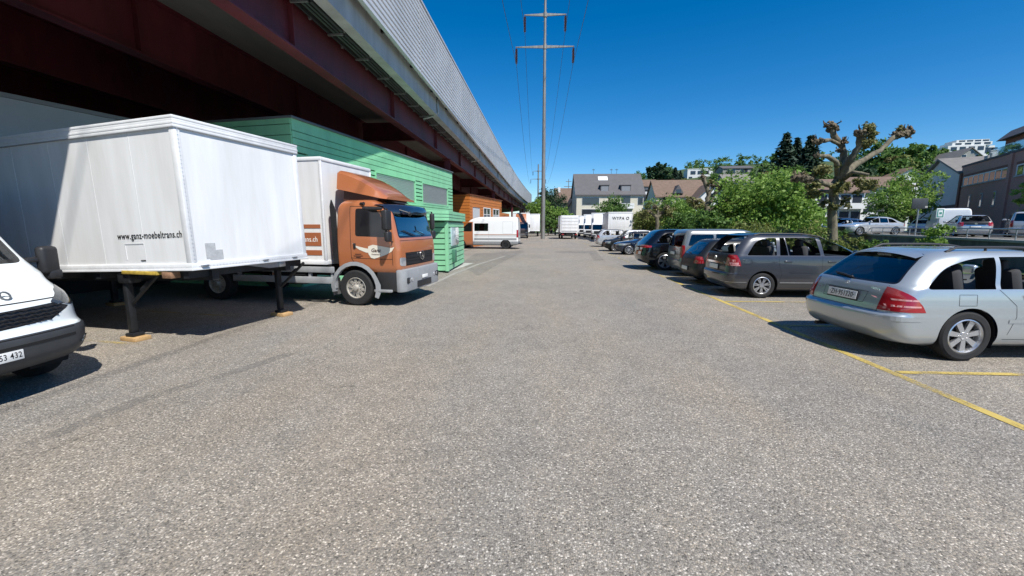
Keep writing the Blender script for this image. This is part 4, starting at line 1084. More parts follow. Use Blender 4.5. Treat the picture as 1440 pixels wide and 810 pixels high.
for zz, wd, m in ((1.16, .05, M_stripe), (1.06, .03, M_silverp), (.80, .16, M_silverp)):
    s_ = MB()
    for sg in (1, -1): ribbon(s_, vbv, [(.12, zz), (3.6, zz)], sg, wd, off=.005)
    s_.build('stripe', m, pv, 0)
for xw in (1.02, 4.75):
    for sg in (1, -1): al = MB(); arch_liner(al, xw, .35, .424, sg*.55, sg*.95); al.build('wheel_arch', M_under, pv)
for xw in (1.02, 4.75):
    for sg in (1, -1): make_wheel('wheel', .35, .22, .2, (6, .03, .035, 0), M_rimd, pv, (xw, sg*.86, .35), sg)
stp = MB(); stp.b2((-.22, -.7, .40), (.02, .7, .47), .015); stp.build('rear_step', M_plastic, pv)
pv.location = (-1.95, 35.1, 0); pv.rotation_euler = (0, 0, R(177))

# ---- simple far lorries ------------------------------------------------------------------
def far_lorry(name, label, loc, rz, cabmat, cabtop, boxlen, H_=3.45, W=1.2, deflector=True, group=None, cat='lorry', logo=None, cabh=2.5):
    t = thing(name, label, cat, loc, rz, group)
    c = shell([(.45, 0, 1.50, 1.02, .05, .05, .2, .2, 0, .03), (.7, 0, 1.62, 1.08, .05, .05, .2, .24, 0, .05), (1.3, 0, 1.62, 1.09, .05, .05, .2, .24, 0, .05), (cabh-1., 0, 1.58, 1.09, .05, .05, .2, .24, 0, .05), (cabh-.3, .02, 1.38, 1.05, .08, .08, .2, .2, 0, .05), (cabh-.08, .05, 1.2, .98, .1, .1, .2, .2, 0, .05), (cabh, .15, .95, .8, .1, .1, .1, .1, 0, 0)], dz=.1, ns=14)
    q = []
    w = rects([(-.92, cabh-1.02), (.92, cabh-1.02), (.9, cabh-.3), (-.9, cabh-.3)], .06)
    q.append(('windscreen', lift(c, cut(c, planes2d(w, 'x')+[half('x', .9, 1)])), M_glassd))
    q.append(('grille', lift(c, cut(c, planes2d([(-.7, .8), (.7, .8), (.7, 1.2), (-.7, 1.2)], 'x')+[half('x', .9, 1)]), .01), M_plastic))
    q.append(('bumper', lift(c, cut(c, [half('z', .7, -1), half('x', .9, 1)]), .02), M_silverp))
    for sg in (1, -1):
        w = rects([(.55, cabh-.95), (1.35, cabh-.95), (1.2, cabh-.35), (.55, cabh-.32)], .05)
        q.append(('door_window', lift(c, cut(c, planes2d(w, 'y')+[half('y', .4*sg, sg)])), M_glassd))
        q.append(('headlight', lift(c, cut(c, planes2d([(sg*.72, .78), (sg*1.04, .78), (sg*1.04, .98), (sg*.72, .98)], 'x')+[half('x', .9, 1)]), .01), M_lamp))
    b = MB(); b.bm.free(); b.bm = c
    def sh(o): o.location = o.location+Vector((-1.65, 0, 0)); return o
    sh(b.build('cab', cabmat, t, 50))
    for nm, mb, m in q: sh(mb.build(nm, m, t, 50))
    if deflector:
        d = MB(); d.prism([(-1.6, cabh-.03), (-.65, cabh-.03), (-.9, cabh+.2), (-1.55, H_-.12)], 'y', -.82, .82, .05); d.build('roof_deflector', cabtop, t)
    bb = MB(); bb.b2((-1.85-boxlen, -W, .95), (-1.85, W, H_), .03); bb.build('box_body', M_white, t)
    rr = MB(); rr.b2((-1.87-boxlen, -W-.015, H_-.14), (-1.83, W+.015, H_+.01), .02); rr.b2((-1.87-boxlen, -W-.012, .93), (-1.83, W+.012, 1.06), .01)
    for sy in (-1, 1): rr.b2((-1.87-boxlen, sy*W-.06, 1.05), (-1.80-boxlen, sy*W+.06, H_-.13)) 
    rr.build('box_rail', M_whiteb, t)
    ch = MB(); ch.b2((-1.8-boxlen, -.45, .55), (-.3, .45, .94)); ch.b2((-1.86-boxlen, -1.1, .42), (-1.78-boxlen, 1.1, .56)); ch.b2((-1.4, -1.0, .5), (-.4, 1.0, .8)); ch.build('chassis', M_under, t)
    tl = MB()
    for sy in (-1, 1): tl.b2((-1.90-boxlen, sy*.95-.16, .60), (-1.85-boxlen, sy*.95+.16, .74), .01)
    tl.build('tail_light', M_red, t)
    for x in (-1.25, -1.85-boxlen*.78):
        for sg in (1, -1): 
            wm = MB(); wm.lathe([(.24, -.12), (.40, -.12), (.44, -.08), (.44, .08), (.40, .12), (.24, .12), (.2, .04), (.07, .06), (.05, .12), (0, .12)], 20)
            o = wm.build('wheel', M_rubber, t, 30, (x, sg*.98, .44)); o.rotation_euler = (0, 0, 0 if sg > 0 else math.pi)
    for sg in (1, -1):
        m_ = MB(); m_.box((-.35, sg*1.28, cabh-.65), (.1, .2, .5), None, .03); m_.tube([(-.4, sg*1.0, cabh-.4), (-.35, sg*1.28, cabh-.4)], .02, 6); m_.build('mirror', M_plastic, t)
    return t
M_browncab = paint('dark_brown_paint', (.07, .035, .028), rough=.35)
far_lorry('box_lorry', 'brown-cabbed lorry with white box beside the far end of the viaduct', (-3.35, 65.0, 0), R(-88), M_browncab, M_orange, 6.0, 3.9, 1.35)
tr2 = thing('trailer', 'white box trailer coupled close behind the brown-cabbed lorry', 'trailer', (-1.9, 76.0, 0), R(-88))
mb = MB(); mb.b2((-5, -1.35, 1.0), (0, 1.35, 4.0), .03); mb.build('box_body', M_white, tr2)
mb = MB(); mb.b2((-5.02, -1.37, 3.85), (.02, 1.37, 4.02), .02); mb.b2((-5.02, -1.37, .96), (.02, 1.37, 1.1), .02); mb.build('box_rail', M_whiteb, tr2)
mb = MB(); mb.b2((-4.9, -.5, .6), (-.1, .5, .98)); mb.build('chassis', M_under, tr2)
for x in (-1.2, -3.8):
    for sg in (1, -1):
        wm = MB(); wm.cyl((x, sg*.9, .44), (x, sg*1.15, .44), .44, .44, 20); wm.build('wheel', M_rubber, tr2)
l2 = far_lorry('box_lorry', 'white box lorry seen from behind at the end of the lane', (3.55, 68.5, 0), R(92), M_whitep, M_whitep, 5.5, 3.35, 1.25, deflector=False)
bd = MB()
for k in range(5): bd.b2((-7.42, -1.16, 1.12+k*.44), (-7.39, 1.16, 1.53+k*.44), .008)
bd.build('roller_door', M_white, l2)
far_lorry('box_lorry', 'nearest of the white lorries facing down the lane, beside the grey-lettered box', (7.55, 57.5, 0), R(-98), M_whitep, M_whitep, 5.0, 3.65, 1.15, group='white lorries parked in a row', cabh=2.35)
far_lorry('box_lorry', 'second of the white lorries facing down the lane, before the pale house', (7.35, 66.5, 0), R(-98), M_whitep, M_whitep, 5.0, 3.7, 1.15, group='white lorries parked in a row', cabh=2.35)
far_lorry('box_lorry', 'farthest of the white lorries facing down the lane, tucked behind the others', (7.2, 75.5, 0), R(-98), M_whitep, M_whitep, 5.0, 3.7, 1.15, group='white lorries parked in a row', cabh=2.35)
wy = thing('swap_body', 'white box body with grey letters WYPA O on its end, standing behind the parked cars', 'container', (8.75, 49.0, 0), R(-2))
mb = MB(); mb.b2((-1.32, 0, 1.0), (1.32, 6.5, 3.42), .03); mb.build('panel_wall', M_white, wy)
mb = MB(); mb.b2((-1.34, -.02, 3.28), (1.34, 6.52, 3.44), .02); mb.b2((-1.34, -.02, .96), (1.34, 6.52, 1.12), .02)
for sx in (-1.34, 1.26): mb.b2((sx, -.018, 1.1), (sx+.08, .06, 3.3))
mb.b2((-1.3, -.012, 1.78), (1.3, .0, 1.82)); mb.build('frame_rail', M_whiteb, wy)
mb = MB()
for x in (-1.1, 1.1):
    for y in (.5, 6.0): mb.b2((x-.06, y-.06, 0), (x+.06, y+.06, .97))
mb.build('leg', M_steelb, wy)
text('lettering', 'WYPA O', .46, M_gap, wy, (.05, -.02, 2.72), (R(90), 0, 0), .004, .004, .95, space=1.15)
# high-roof van on the upper car park
hv = thing('panel_van', 'white high-roof van on the raised car park before the brick building', 'van', (32.6, 36.2, UP), R(58))
vb = shell([(.3, .1, 5.0, .9, .1, .1, .4, .4, 0, .1), (.6, 0, 5.3, .98, .1, .1, .5, .4, 0, .1), (1.0, 0, 5.2, .98, .1, .1, .4, .4, 0, .1), (1.3, 0, 4.7, .97, .1, .1, .3, .3, 0, .1), (1.9, .02, 4.1, .92, .1, .1, .3, .25, 0, .1), (2.3, .05, 3.6, .86, .1, .1, .3, .2, 0, .1), (2.45, .15, 3.1, .72, .1, .1, .2, .15, 0, .05), (2.5, .5, 2.6, .4, .1, .1, .1, .1, 0, 0)], dz=.09, ns=20)
ws = rects([(-.84, 1.32), (.84, 1.32), (.78, 2.15), (-.78, 2.15)], .1); g = lift(vb, cut(vb, planes2d(ws, 'x')+[half('x', 3, 1)])); g.build('windscreen', M_glassd, hv, 50)
for sg in (1, -1):
    w = rects([(3.1, 1.4), (4.2, 1.4), (3.6, 2.0), (3.1, 2.05)], .08); g = lift(vb, cut(vb, planes2d(w, 'y')+[half('y', .3*sg, sg)])); g.build('door_window', M_glassd, hv, 50)
b = MB(); b.bm.free(); b.bm = vb; b.build('body', M_whitep, hv, 50)
for x in (1.0, 4.3):
    for sg in (1, -1):
        wm = MB(); wm.lathe([(.2, -.1), (.34, -.1), (.36, 0), (.34, .1), (.2, .1), (0, .1)], 18); o = wm.build('wheel', M_rubber, hv, 30, (x, sg*.9, .36))

hv.scale = (1, 1, .87)
# ------------------------------------------------------------------ ground
def asphalt(name, tone, scale=1., patch=.12, crack=True):
    m = bpy.data.materials.new(name); m.use_nodes = True; nt = m.node_tree; L = nt.links; b = nt.nodes['Principled BSDF']
    N = nt.nodes.new
    ge = N('ShaderNodeNewGeometry'); pos = ge.outputs['Position']
    v = N('ShaderNodeTexVoronoi'); v.inputs['Scale'].default_value = 80*scale; v.inputs['Randomness'].default_value = 1; L.new(pos, v.inputs['Vector'])
    v2 = N('ShaderNodeTexVoronoi'); v2.inputs['Scale'].default_value = 190*scale; L.new(pos, v2.inputs['Vector'])
    sp = N('ShaderNodeSeparateColor'); L.new(v.outputs['Color'], sp.inputs[0])
    cr = N('ShaderNodeValToRGB'); e = cr.color_ramp.elements
    t = np.array(tone)
    e[0].position = 0; e[0].color = (*(t*.30), 1); e[1].position = 1; e[1].color = (*np.minimum(t*2.3, .8), 1)
    for p, k, w in ((.12, .62, (1, 1, 1)), (.5, .95, (1, 1, 1)), (.68, 1.12, (1.05, 1, .92)), (.88, 1.35, (1, 1, 1))):
        x = e.new(p); x.color = (*(t*k*np.array(w)), 1)
    L.new(sp.outputs[0], cr.inputs['Fac'])
    # binder between the stones
    ds = N('ShaderNodeMapRange'); ds.inputs['From Min'].default_value = .42; ds.inputs['From Max'].default_value = .72; ds.inputs['To Min'].default_value = 0; ds.inputs['To Max'].default_value = .75
    L.new(v.outputs['Distance'], ds.inputs['Value'])
    sp2 = N('ShaderNodeSeparateColor'); L.new(v2.outputs['Color'], sp2.inputs[0])
    cr2 = N('ShaderNodeValToRGB'); cr2.color_ramp.elements[0].color = (*(t*.35), 1); cr2.color_ramp.elements[1].color = (*(t*1.15), 1); L.new(sp2.outputs[1], cr2.inputs['Fac'])
    mx = N('ShaderNodeMix'); mx.data_type = 'RGBA'; L.new(ds.outputs[0], mx.inputs['Factor']); L.new(cr.outputs[0], mx.inputs['A']); L.new(cr2.outputs[0], mx.inputs['B'])
    # broad wear, dirt and tyre-polished bands
    n1 = N('ShaderNodeTexNoise'); n1.inputs['Scale'].default_value = .33; n1.inputs['Detail'].default_value = 7; n1.inputs['Roughness'].default_value = .6; L.new(pos, n1.inputs['Vector'])
    n3 = N('ShaderNodeTexNoise'); n3.inputs['Scale'].default_value = 2.6; n3.inputs['Detail'].default_value = 6; n3.inputs['Roughness'].default_value = .7; L.new(pos, n3.inputs['Vector'])
    ad = N('ShaderNodeMath'); ad.operation = 'ADD'; L.new(n1.outputs['Fac'], ad.inputs[0]); L.new(n3.outputs['Fac'], ad.inputs[1])
    mr = N('ShaderNodeMapRange'); mr.inputs['From Min'].default_value = .7; mr.inputs['From Max'].default_value = 1.3; mr.inputs['To Min'].default_value = 1-patch*1.3; mr.inputs['To Max'].default_value = 1+patch
    L.new(ad.outputs[0], mr.inputs['Value'])
    mu = N('ShaderNodeMix'); mu.data_type = 'RGBA'; mu.blend_type = 'MULTIPLY'; mu.inputs['Factor'].default_value = 1
    L.new(mx.outputs['Result'], mu.inputs['A']); L.new(mr.outputs[0], mu.inputs['B'])
    # drifts of brown dust and grey wear, dark grit and oil spots
    n4 = N('ShaderNodeTexNoise'); n4.inputs['Scale'].default_value = .55; n4.inputs['Detail'].default_value = 5; n4.inputs['Roughness'].default_value = .6
    mp4 = N('ShaderNodeMapping'); mp4.inputs['Scale'].default_value = (1, .3, 1); L.new(pos, mp4.inputs['Vector']); L.new(mp4.outputs[0], n4.inputs['Vector'])
    c4 = N('ShaderNodeValToRGB'); c4.color_ramp.elements[0].position = .35; c4.color_ramp.elements[1].position = .65
    c4.color_ramp.elements[0].color = (.91, .93, .955, 1); c4.color_ramp.elements[1].color = (1.05, 1.01, .955, 1); L.new(n4.outputs['Fac'], c4.inputs['Fac'])
    m4 = N('ShaderNodeMix'); m4.data_type = 'RGBA'; m4.blend_type = 'MULTIPLY'; m4.inputs['Factor'].default_value = 1; L.new(mu.outputs['Result'], m4.inputs['A']); L.new(c4.outputs[0], m4.inputs['B'])
    v5 = N('ShaderNodeTexVoronoi'); v5.inputs['Scale'].default_value = 7.; L.new(pos, v5.inputs['Vector'])
    s5 = N('ShaderNodeSeparateColor'); L.new(v5.outputs['Color'], s5.inputs[0])
    a5 = N('ShaderNodeMath'); a5.operation = 'MULTIPLY_ADD'; a5.inputs[1].default_value = .16; a5.inputs[2].default_value = -.08; L.new(s5.outputs[0], a5.inputs[0])
    l5 = N('ShaderNodeMath'); l5.operation = 'LESS_THAN'; L.new(v5.outputs['Distance'], l5.inputs[0]); L.new(a5.outputs[0], l5.inputs[1])
    k5 = N('ShaderNodeMath'); k5.operation = 'MULTIPLY'; k5.inputs[1].default_value = .45; L.new(l5.outputs[0], k5.inputs[0])
    m5 = N('ShaderNodeMix'); m5.data_type = 'RGBA'; L.new(k5.outputs[0], m5.inputs['Factor']); L.new(m4.outputs['Result'], m5.inputs['A']); m5.inputs['B'].default_value = (*(t*.3), 1)
    n6 = N('ShaderNodeTexNoise'); n6.inputs['Scale'].default_value = .9; n6.inputs['Detail'].default_value = 2; L.new(pos, n6.inputs['Vector'])
    r6 = N('ShaderNodeMapRange'); r6.inputs['From Min'].default_value = .70; r6.inputs['From Max'].default_value = .76; r6.inputs['To Max'].default_value = .38; L.new(n6.outputs['Fac'], r6.inputs['Value'])
    m6 = N('ShaderNodeMix'); m6.data_type = 'RGBA'; L.new(r6.outputs[0], m6.inputs['Factor']); L.new(m5.outputs['Result'], m6.inputs['A']); m6.inputs['B'].default_value = (*(t*.35), 1)
    out = m6.outputs['Result']
    if crack:
        wn = N('ShaderNodeTexNoise'); wn.inputs['Scale'].default_value = 1.3; wn.inputs['Detail'].default_value = 5; L.new(pos, wn.inputs['Vector'])
        ms = N('ShaderNodeVectorMath'); ms.operation = 'SCALE'; ms.inputs['Scale'].default_value = 1.1; L.new(wn.outputs['Color'], ms.inputs[0])
        va = N('ShaderNodeVectorMath'); va.operation = 'ADD'; L.new(pos, va.inputs[0]); L.new(ms.outputs[0], va.inputs[1])
        vc = N('ShaderNodeTexVoronoi'); vc.feature = 'DISTANCE_TO_EDGE'; vc.inputs['Scale'].default_value = .27; L.new(va.outputs[0], vc.inputs['Vector'])
        cm = N('ShaderNodeMapRange'); cm.inputs['From Min'].default_value = .0; cm.inputs['From Max'].default_value = .0045; cm.inputs['To Min'].default_value = .6; cm.inputs['To Max'].default_value = 0
        L.new(vc.outputs['Distance'], cm.inputs['Value'])
        nm = N('ShaderNodeTexNoise'); nm.inputs['Scale'].default_value = .5; L.new(pos, nm.inputs['Vector'])
        nr = N('ShaderNodeMapRange'); nr.inputs['From Min'].default_value = .5; nr.inputs['From Max'].default_value = .62; L.new(nm.outputs['Fac'], nr.inputs['Value'])
        cmu = N('ShaderNodeMath'); cmu.operation = 'MULTIPLY'; L.new(cm.outputs[0], cmu.inputs[0]); L.new(nr.outputs[0], cmu.inputs[1])
        mc = N('ShaderNodeMix'); mc.data_type = 'RGBA'; L.new(cmu.outputs[0], mc.inputs['Factor']); L.new(out, mc.inputs['A']); mc.inputs['B'].default_value = (*(t*.25), 1)
        out = mc.outputs['Result']
    L.new(out, b.inputs['Base Color']); b.inputs['Roughness'].default_value = .82; b.inputs['Specular IOR Level'].default_value = .3
    bp = N('ShaderNodeBump'); bp.inputs['Strength'].default_value = .75; bp.inputs['Distance'].default_value = .006; bp.invert = True
    hs = N('ShaderNodeMath'); hs.operation = 'ADD'; L.new(v.outputs['Distance'], hs.inputs[0]); L.new(sp.outputs[1], hs.inputs[1])
    L.new(hs.outputs[0], bp.inputs['Height']); L.new(bp.outputs['Normal'], b.inputs['Normal'])
    MATS[name] = m
    return m
TONE = (.292, .268, .236)
M_asph = asphalt('worn_asphalt', TONE)
M_asph2 = asphalt('patched_asphalt', (.23, .215, .195), 1.1, .15, False)
M_darkstrip = None
def sheet(name, poly, z, m, kind='structure'):
    mb = MB(); mb.face([(x, y, z) for x, y in poly]); o = mb.build(name, m, None, 0)
    if o.data.polygons[0].normal.z < 0: o.data.flip_normals()
    o['kind'] = kind
    return o
M_earth = mat('field_green', (.07, .10, .03), rough=.95, var=.4, vscale=.08)
sheet('ground', [(-900, -300), (900, -300), (900, 1500), (-900, 1500)], -.05, M_earth)
sheet('yard', [(-60, -40), (34, -40), (34, 130), (-60, 130)], 0, M_asph)
def strip(name, pts, w, z, m):
    mb = MB(); n = len(pts); rows = [[], []]
    for i, p in enumerate(pts):
        p = Vector(p); t = (Vector(pts[min(i+1, n-1)])-Vector(pts[max(i-1, 0)])).normalized(); nn = Vector((-t.y, t.x))*w/2
        rows[0].append((p.x+nn.x, p.y+nn.y, z)); rows[1].append((p.x-nn.x, p.y-nn.y, z))
    mb.grid(rows); o = mb.build(name, m, None, 0)
    if o.data.polygons[0].normal.z < 0: o.data.flip_normals()
    o['kind'] = 'structure'; return o
def wornpaint(name, col, keep=.5):
    m = mat(name, col, rough=.75); nt = m.node_tree; L = nt.links; N = nt.nodes.new
    b = nt.nodes['Principled BSDF']; out = [n for n in nt.nodes if n.type == 'OUTPUT_MATERIAL'][0]
    ge = N('ShaderNodeNewGeometry'); n = N('ShaderNodeTexNoise'); n.inputs['Scale'].default_value = 30; n.inputs['Detail'].default_value = 8; n.inputs['Roughness'].default_value = .8
    n2 = N('ShaderNodeTexNoise'); n2.inputs['Scale'].default_value = 1.1; n2.inputs['Detail'].default_value = 3
    L.new(ge.outputs['Position'], n.inputs['Vector']); L.new(ge.outputs['Position'], n2.inputs['Vector'])
    a = N('ShaderNodeMath'); a.operation = 'ADD'; L.new(n.outputs['Fac'], a.inputs[0]); L.new(n2.outputs['Fac'], a.inputs[1])
    mr = N('ShaderNodeMapRange'); mr.inputs['From Min'].default_value = keep+.32; mr.inputs['From Max'].default_value = keep+.58; L.new(a.outputs[0], mr.inputs['Value'])
    t = N('ShaderNodeBsdfTransparent'); mx = N('ShaderNodeMixShader'); L.new(mr.outputs[0], mx.inputs[0]); L.new(b.outputs[0], mx.inputs[1]); L.new(t.outputs[0], mx.inputs[2])
    L.new(mx.outputs[0], out.inputs[0])
    return m
M_darkstrip = wornpaint('darker_strip', (.215, .20, .18), .50)
M_yl = wornpaint('yellow_line', (.50, .375, .10), .62)
M_yl2 = wornpaint('yellow_line_faded', (.52, .40, .14), .48)
strip('road_marking', [(4.46, 2.2), (4.46, 15)], .115, .005, M_yl)
strip('road_marking', [(4.46, 15), (4.46, 46)], .11, .005, M_yl2)
for k in range(-1, 13):
    y = 5.48+2.555*k
    strip('road_marking', [(4.53, y), (5.95 if k < 3 else 5.2, y+.03)], .10, .009, M_yl if k < 3 else M_yl2)
    strip('road_marking', [(5.95, y+.03), (9.4, y+.1)], .09, .009, M_yl2)
p0, p1 = GZ(100, 487), GZ(192, 484.5)
strip('road_marking', [(-11.0, 6.75), (p1.x, p1.y)], .08, .005, M_yl2)
strip('road_marking', [(-9.5, 8.6), (-6.2, 8.05)], .08, .005, M_yl2)
strip('darker_strip', [GZ(-60, 668).xy, GZ(60, 618).xy, GZ(190, 565).xy, GZ(330, 523).xy, GZ(430, 490).xy], .19, .004, M_darkstrip)  # patchy strip a little darker than the asphalt around it
sheet('asphalt_patch', [GZ(*p).xy for p in ((646, 372), (668, 357), (742, 352), (712, 366), (672, 388))], .004, M_asph2)
sheet('asphalt_patch', [GZ(*p).xy for p in ((780, 353.5), (838, 352.5), (842, 358), (850, 366), (836, 366.5), (828, 356), (782, 355.5))], .004, M_asph2)
M_conc = mat('pale_concrete', (.42, .41, .38), rough=.85, var=.25, vscale=2.5, bump=.2)
strip('kerb_strip', [(-3.55, 12.6), (-3.45, 16.2), (-3.15, 20.2), (-2.35, 26.0)], .14, .006, mat('kerb_stone', (.34, .32, .29), rough=.9, var=.3, vscale=4))
M_grass = mat('grass_ground', (.06, .10, .025), rough=.95, var=.5, vscale=1.5)
# verge behind the bays
sheet('verge', [(9.9, 3), (21, 3), (31, 50), (40, 85), (9.9, 85)], .012, M_grass)

# ------------------------------------------------------------------ raised car park on the right with its edge and railing
fl = [(16.6, 9.0), (22.45, 24.0), (28.45, 42.0), (33.5, 57.0)]
mb = MB(); poly = fl+[(60, 72), (150, 72), (150, -20), (30, -20)]
mb.prism([(x, y) for x, y in poly], 'z', -.02, UP-.0); o = mb.build('upper_car_park', asphalt('upper_asphalt', (.16, .155, .145), 1., .15, False), None, 0); o['kind'] = 'structure'
M_darkconc = mat('stained_concrete', (.16, .15, .14), rough=.9, var=.5, vscale=1.5, stretch=(1, 1, .3))
rw = thing('retaining_wall', 'low stained concrete wall with a pale coping along the raised car park', 'wall')
def alongbox(pts, w, z0, z1, off=0., bev=0.):
    mb = MB()
    for i in range(len(pts)-1):
        a = Vector(pts[i]); b = Vector(pts[i+1]); t = (b-a).normalized(); nn = Vector((-t.y, t.x)); c = (a+b)/2+nn*off
        mb.box((c.x, c.y, (z0+z1)/2), ((b-a).length+.02, w, z1-z0), Matrix.Rotation(math.atan2(t.y, t.x), 3, 'Z'), bev)
    return mb
alongbox(fl, .25, -.02, UP+.02, .1).build('wall', M_darkconc, rw, 0)
alongbox(fl, .34, UP+.022, UP+.14, .1, .01).build('coping', M_conc, rw)
rl = thing('railing', 'low grey metal railing on the coping of the raised car park', 'railing')
M_rail = mat('galvanised', (.38, .39, .40), rough=.45, metal=.7, var=.2, vscale=8)
mb = MB(); mb.tube([(x-.1, y+.03, UP+.62) for x, y in fl], .035, 8); mb.build('top_rail', M_rail, rl)
mb = MB(); mb.tube([(x-.1, y+.03, UP+.36) for x, y in fl], .02, 8); mb.build('middle_rail', M_rail, rl)
for i in range(len(fl)-1):
    a, b = Vector(fl[i]), Vector(fl[i+1]); n = int((b-a).length/1.9)
    for k in range(n):
        p = a.lerp(b, k/n); mb = MB(); mb.cyl((p.x-.1, p.y+.03, UP+.14), (p.x-.1, p.y+.03, UP+.62), .026, .026, 8); mb.build('post', M_rail, rl)

# ------------------------------------------------------------------ viaduct
M_oxide = mat('oxide_red_steel', (.122, .018, .025), rough=.55, var=.5, vscale=.9, bump=.05, stretch=(1, 1, .4))
M_deck = mat('deck_concrete', (.20, .195, .17), rough=.9, var=.3, vscale=.7, stretch=(1, .3, 1))
M_fascia = mat('fascia_concrete', (.46, .47, .47), rough=.85, var=.28, vscale=1.3, stretch=(1, 1, .25))
M_alu = mat('corrugated_metal', (.62, .63, .64), rough=.45, metal=.2, var=.12, vscale=.5)
M_pipe = mat('dark_pipe', (.032, .036, .038), rough=.5, var=.2, vscale=3)
via = thing('viaduct', 'long steel viaduct with red girders and ribbed grey noise wall over the yard', 'bridge')
PATH = []
def bend(y): return 0. if y < 55 else 1.65*min(1, (y-55)/70)**2
ys_ = list(np.linspace(-30, 54, 15))+list(np.linspace(60, 125, 14))
for y in ys_: PATH.append(Vector((bend(y), y)))
hx, hy, ha = PATH[-1].x, PATH[-1].y, R(88)
for k in range(16):
    ha += R(3.2); hx += 6*math.cos(ha); hy += 6*math.sin(ha); PATH.append(Vector((hx, hy)))
TNG = []
for i in range(len(PATH)): TNG.append((PATH[min(i+1, len(PATH)-1)]-PATH[max(i-1, 0)]).normalized())
def pp_(i, off): t = TNG[i]; return Vector((PATH[i].x+t.y*off, PATH[i].y-t.x*off))
def sweep(mb, prof, i0=0, i1=None, closed=True):
    i1 = len(PATH) if i1 is None else i1; rows = []
    for i in range(i0, i1):
        r = []
        for o_, z in prof:
            p = pp_(i, o_); r.append((p.x, p.y, z))
        if closed: r.append(r[0])
        rows.append(r)
    vs = [[mb.bm.verts.new(p) for p in (r[:-1] if closed else r)] for r in rows]
    n = len(vs[0])
    for i in range(len(vs)-1):
        for j in range(n if closed else n-1):
            mb.bm.faces.new((vs[i][j], vs[i][(j+1) % n], vs[i+1][(j+1) % n], vs[i+1][j]))
    if closed: mb.bm.faces.new(vs[0]); mb.bm.faces.new(list(reversed(vs[-1])))
    bmesh.ops.recalc_face_normals(mb.bm, faces=mb.bm.faces[:])
ZE = EYE
ZG, ZD = ZE+4.40, ZE+6.0     # girder foot, deck underside
ZF0, ZF1, ZB0, ZB1 = ZE+5.55, ZE+6.42, ZE+6.2, ZE+9.1
mb = MB(); sweep(mb, [(-44, ZD), (-5.75, ZD), (-5.75, ZD+.55), (-44, ZD+.55)]); mb.build('deck', M_deck, via, 30)
mb = MB(); sweep(mb, [(-5.75, ZF0), (-5.40, ZF0), (-5.40, ZF1), (-5.75, ZF1)]); mb.build('fascia', M_fascia, via, 30)
# ribbed wall: real trapezoid ribs
prof = []; nr = 15; pitch = (ZB1-ZB0-.06)/nr
for k in range(nr):
    z = ZB0+k*pitch
    prof += [(-5.05, z), (-5.05, z+pitch*.58), (-5.14, z+pitch*.64), (-5.14, z+pitch*.94)]
prof += [(-5.05, ZB1-.06), (-5.05, ZB1-.06), (-5.18, ZB1-.06), (-5.18, ZB0)]
prof = [p for i, p in enumerate(prof) if i == 0 or p != prof[i-1]]
mb = MB(); sweep(mb, prof); mb.build('noise_wall', M_alu, via, 20)
mb = MB(); sweep(mb, [(-5.02, ZB1-.058), (-5.02, ZB1+.02), (-5.20, ZB1+.02), (-5.20, ZB1-.058)]); mb.build('capping', M_alu, via, 20)
for i in range(2, 28):
    sb = MB(); p = pp_(i, -5.047); sb.box((p.x, p.y, (ZB0+ZB1)/2), (.012, .05, ZB1-ZB0-.1)); sb.build('wall_joint', M_joint, via, 0)
# wall brackets on the fascia
for y in np.arange(-4, 118, 3.1):
    mb = MB(); x = bend(y)
    mb.b2((x-5.42, y-.05, ZF1-.10), (x-5.16, y+.05, ZF1+.02)); mb.b2((x-5.30, y-.04, ZF1), (x-5.17, y+.04, ZB1-.4)); mb.build('wall_bracket', M_rimd, via, 0)
mb = MB(); sweep(mb, [(-5.40, ZF1+.0), (-5.17, ZF1+.0), (-5.17, ZF1+.04), (-5.40, ZF1+.04)]); mb.build('ledge', M_fascia, via, 30)
# girders
for gi, xg in enumerate((-6.42, -10.55, -14.7, -18.8, -23.0, -27.2)):
    mb = MB(); tw = .022
    sweep(mb, [(xg-tw, ZG+.05), (xg+tw, ZG+.05), (xg+tw, ZD-.06), (xg-tw, ZD-.06)], 0, 30)
    sweep(mb, [(xg-.19, ZG), (xg+.19, ZG), (xg+.19, ZG+.05), (xg-.19, ZG+.05)], 0, 30)
    sweep(mb, [(xg-.16, ZD-.06), (xg+.16, ZD-.06), (xg+.16, ZD-.002), (xg-.16, ZD-.002)], 0, 30)
    mb.build('girder', M_oxide, via, 25)
    if gi < 2:
        for y in np.arange(-3.5, 118, 7.2 if gi == 0 else 7.2):
            st_ = MB(); x = bend(y)+xg
            for s_ in (1, -1): st_.b2((x+s_*.024, y-.012, ZG+.05), (x+s_*.16, y+.012, ZD-.06))
            st_.build('stiffener', M_oxide, via, 0)
for y in np.arange(24.5, 116, 14.4):
    for a in range(5):
        xs = (-6.42, -10.55, -14.7, -18.8, -23.0, -27.2)
        mb = MB(); x = bend(y); mb.b2((x+xs[a+1]+.17, y-.02, ZG+.5), (x+xs[a]-.17, y+.02, ZD-.15)); mb.b2((x+xs[a+1]+.17, y-.12, ZG+.44), (x+xs[a]-.17, y+.12, ZG+.50)); mb.build('cross_beam', M_oxide, via, 0)
for y in (-5.5, 28.6, 55.0, 84.0, 112.0):
    for xg in (-6.42, -14.7, -23.0):
        mb = MB(); x = bend(y)+xg
        mb.b2((x-.17, y-.16, 0.0), (x+.17, y-.14, ZG)); mb.b2((x-.17, y+.14, 0.0), (x+.17, y+.16, ZG)); mb.b2((x-.012, y-.14, 0.), (x+.012, y+.14, ZG)); mb.b2((x-.3, y-.3, ZG-.06), (x+.3, y+.3, ZG-.002)); mb.build('pillar', M_oxide, via, 0)
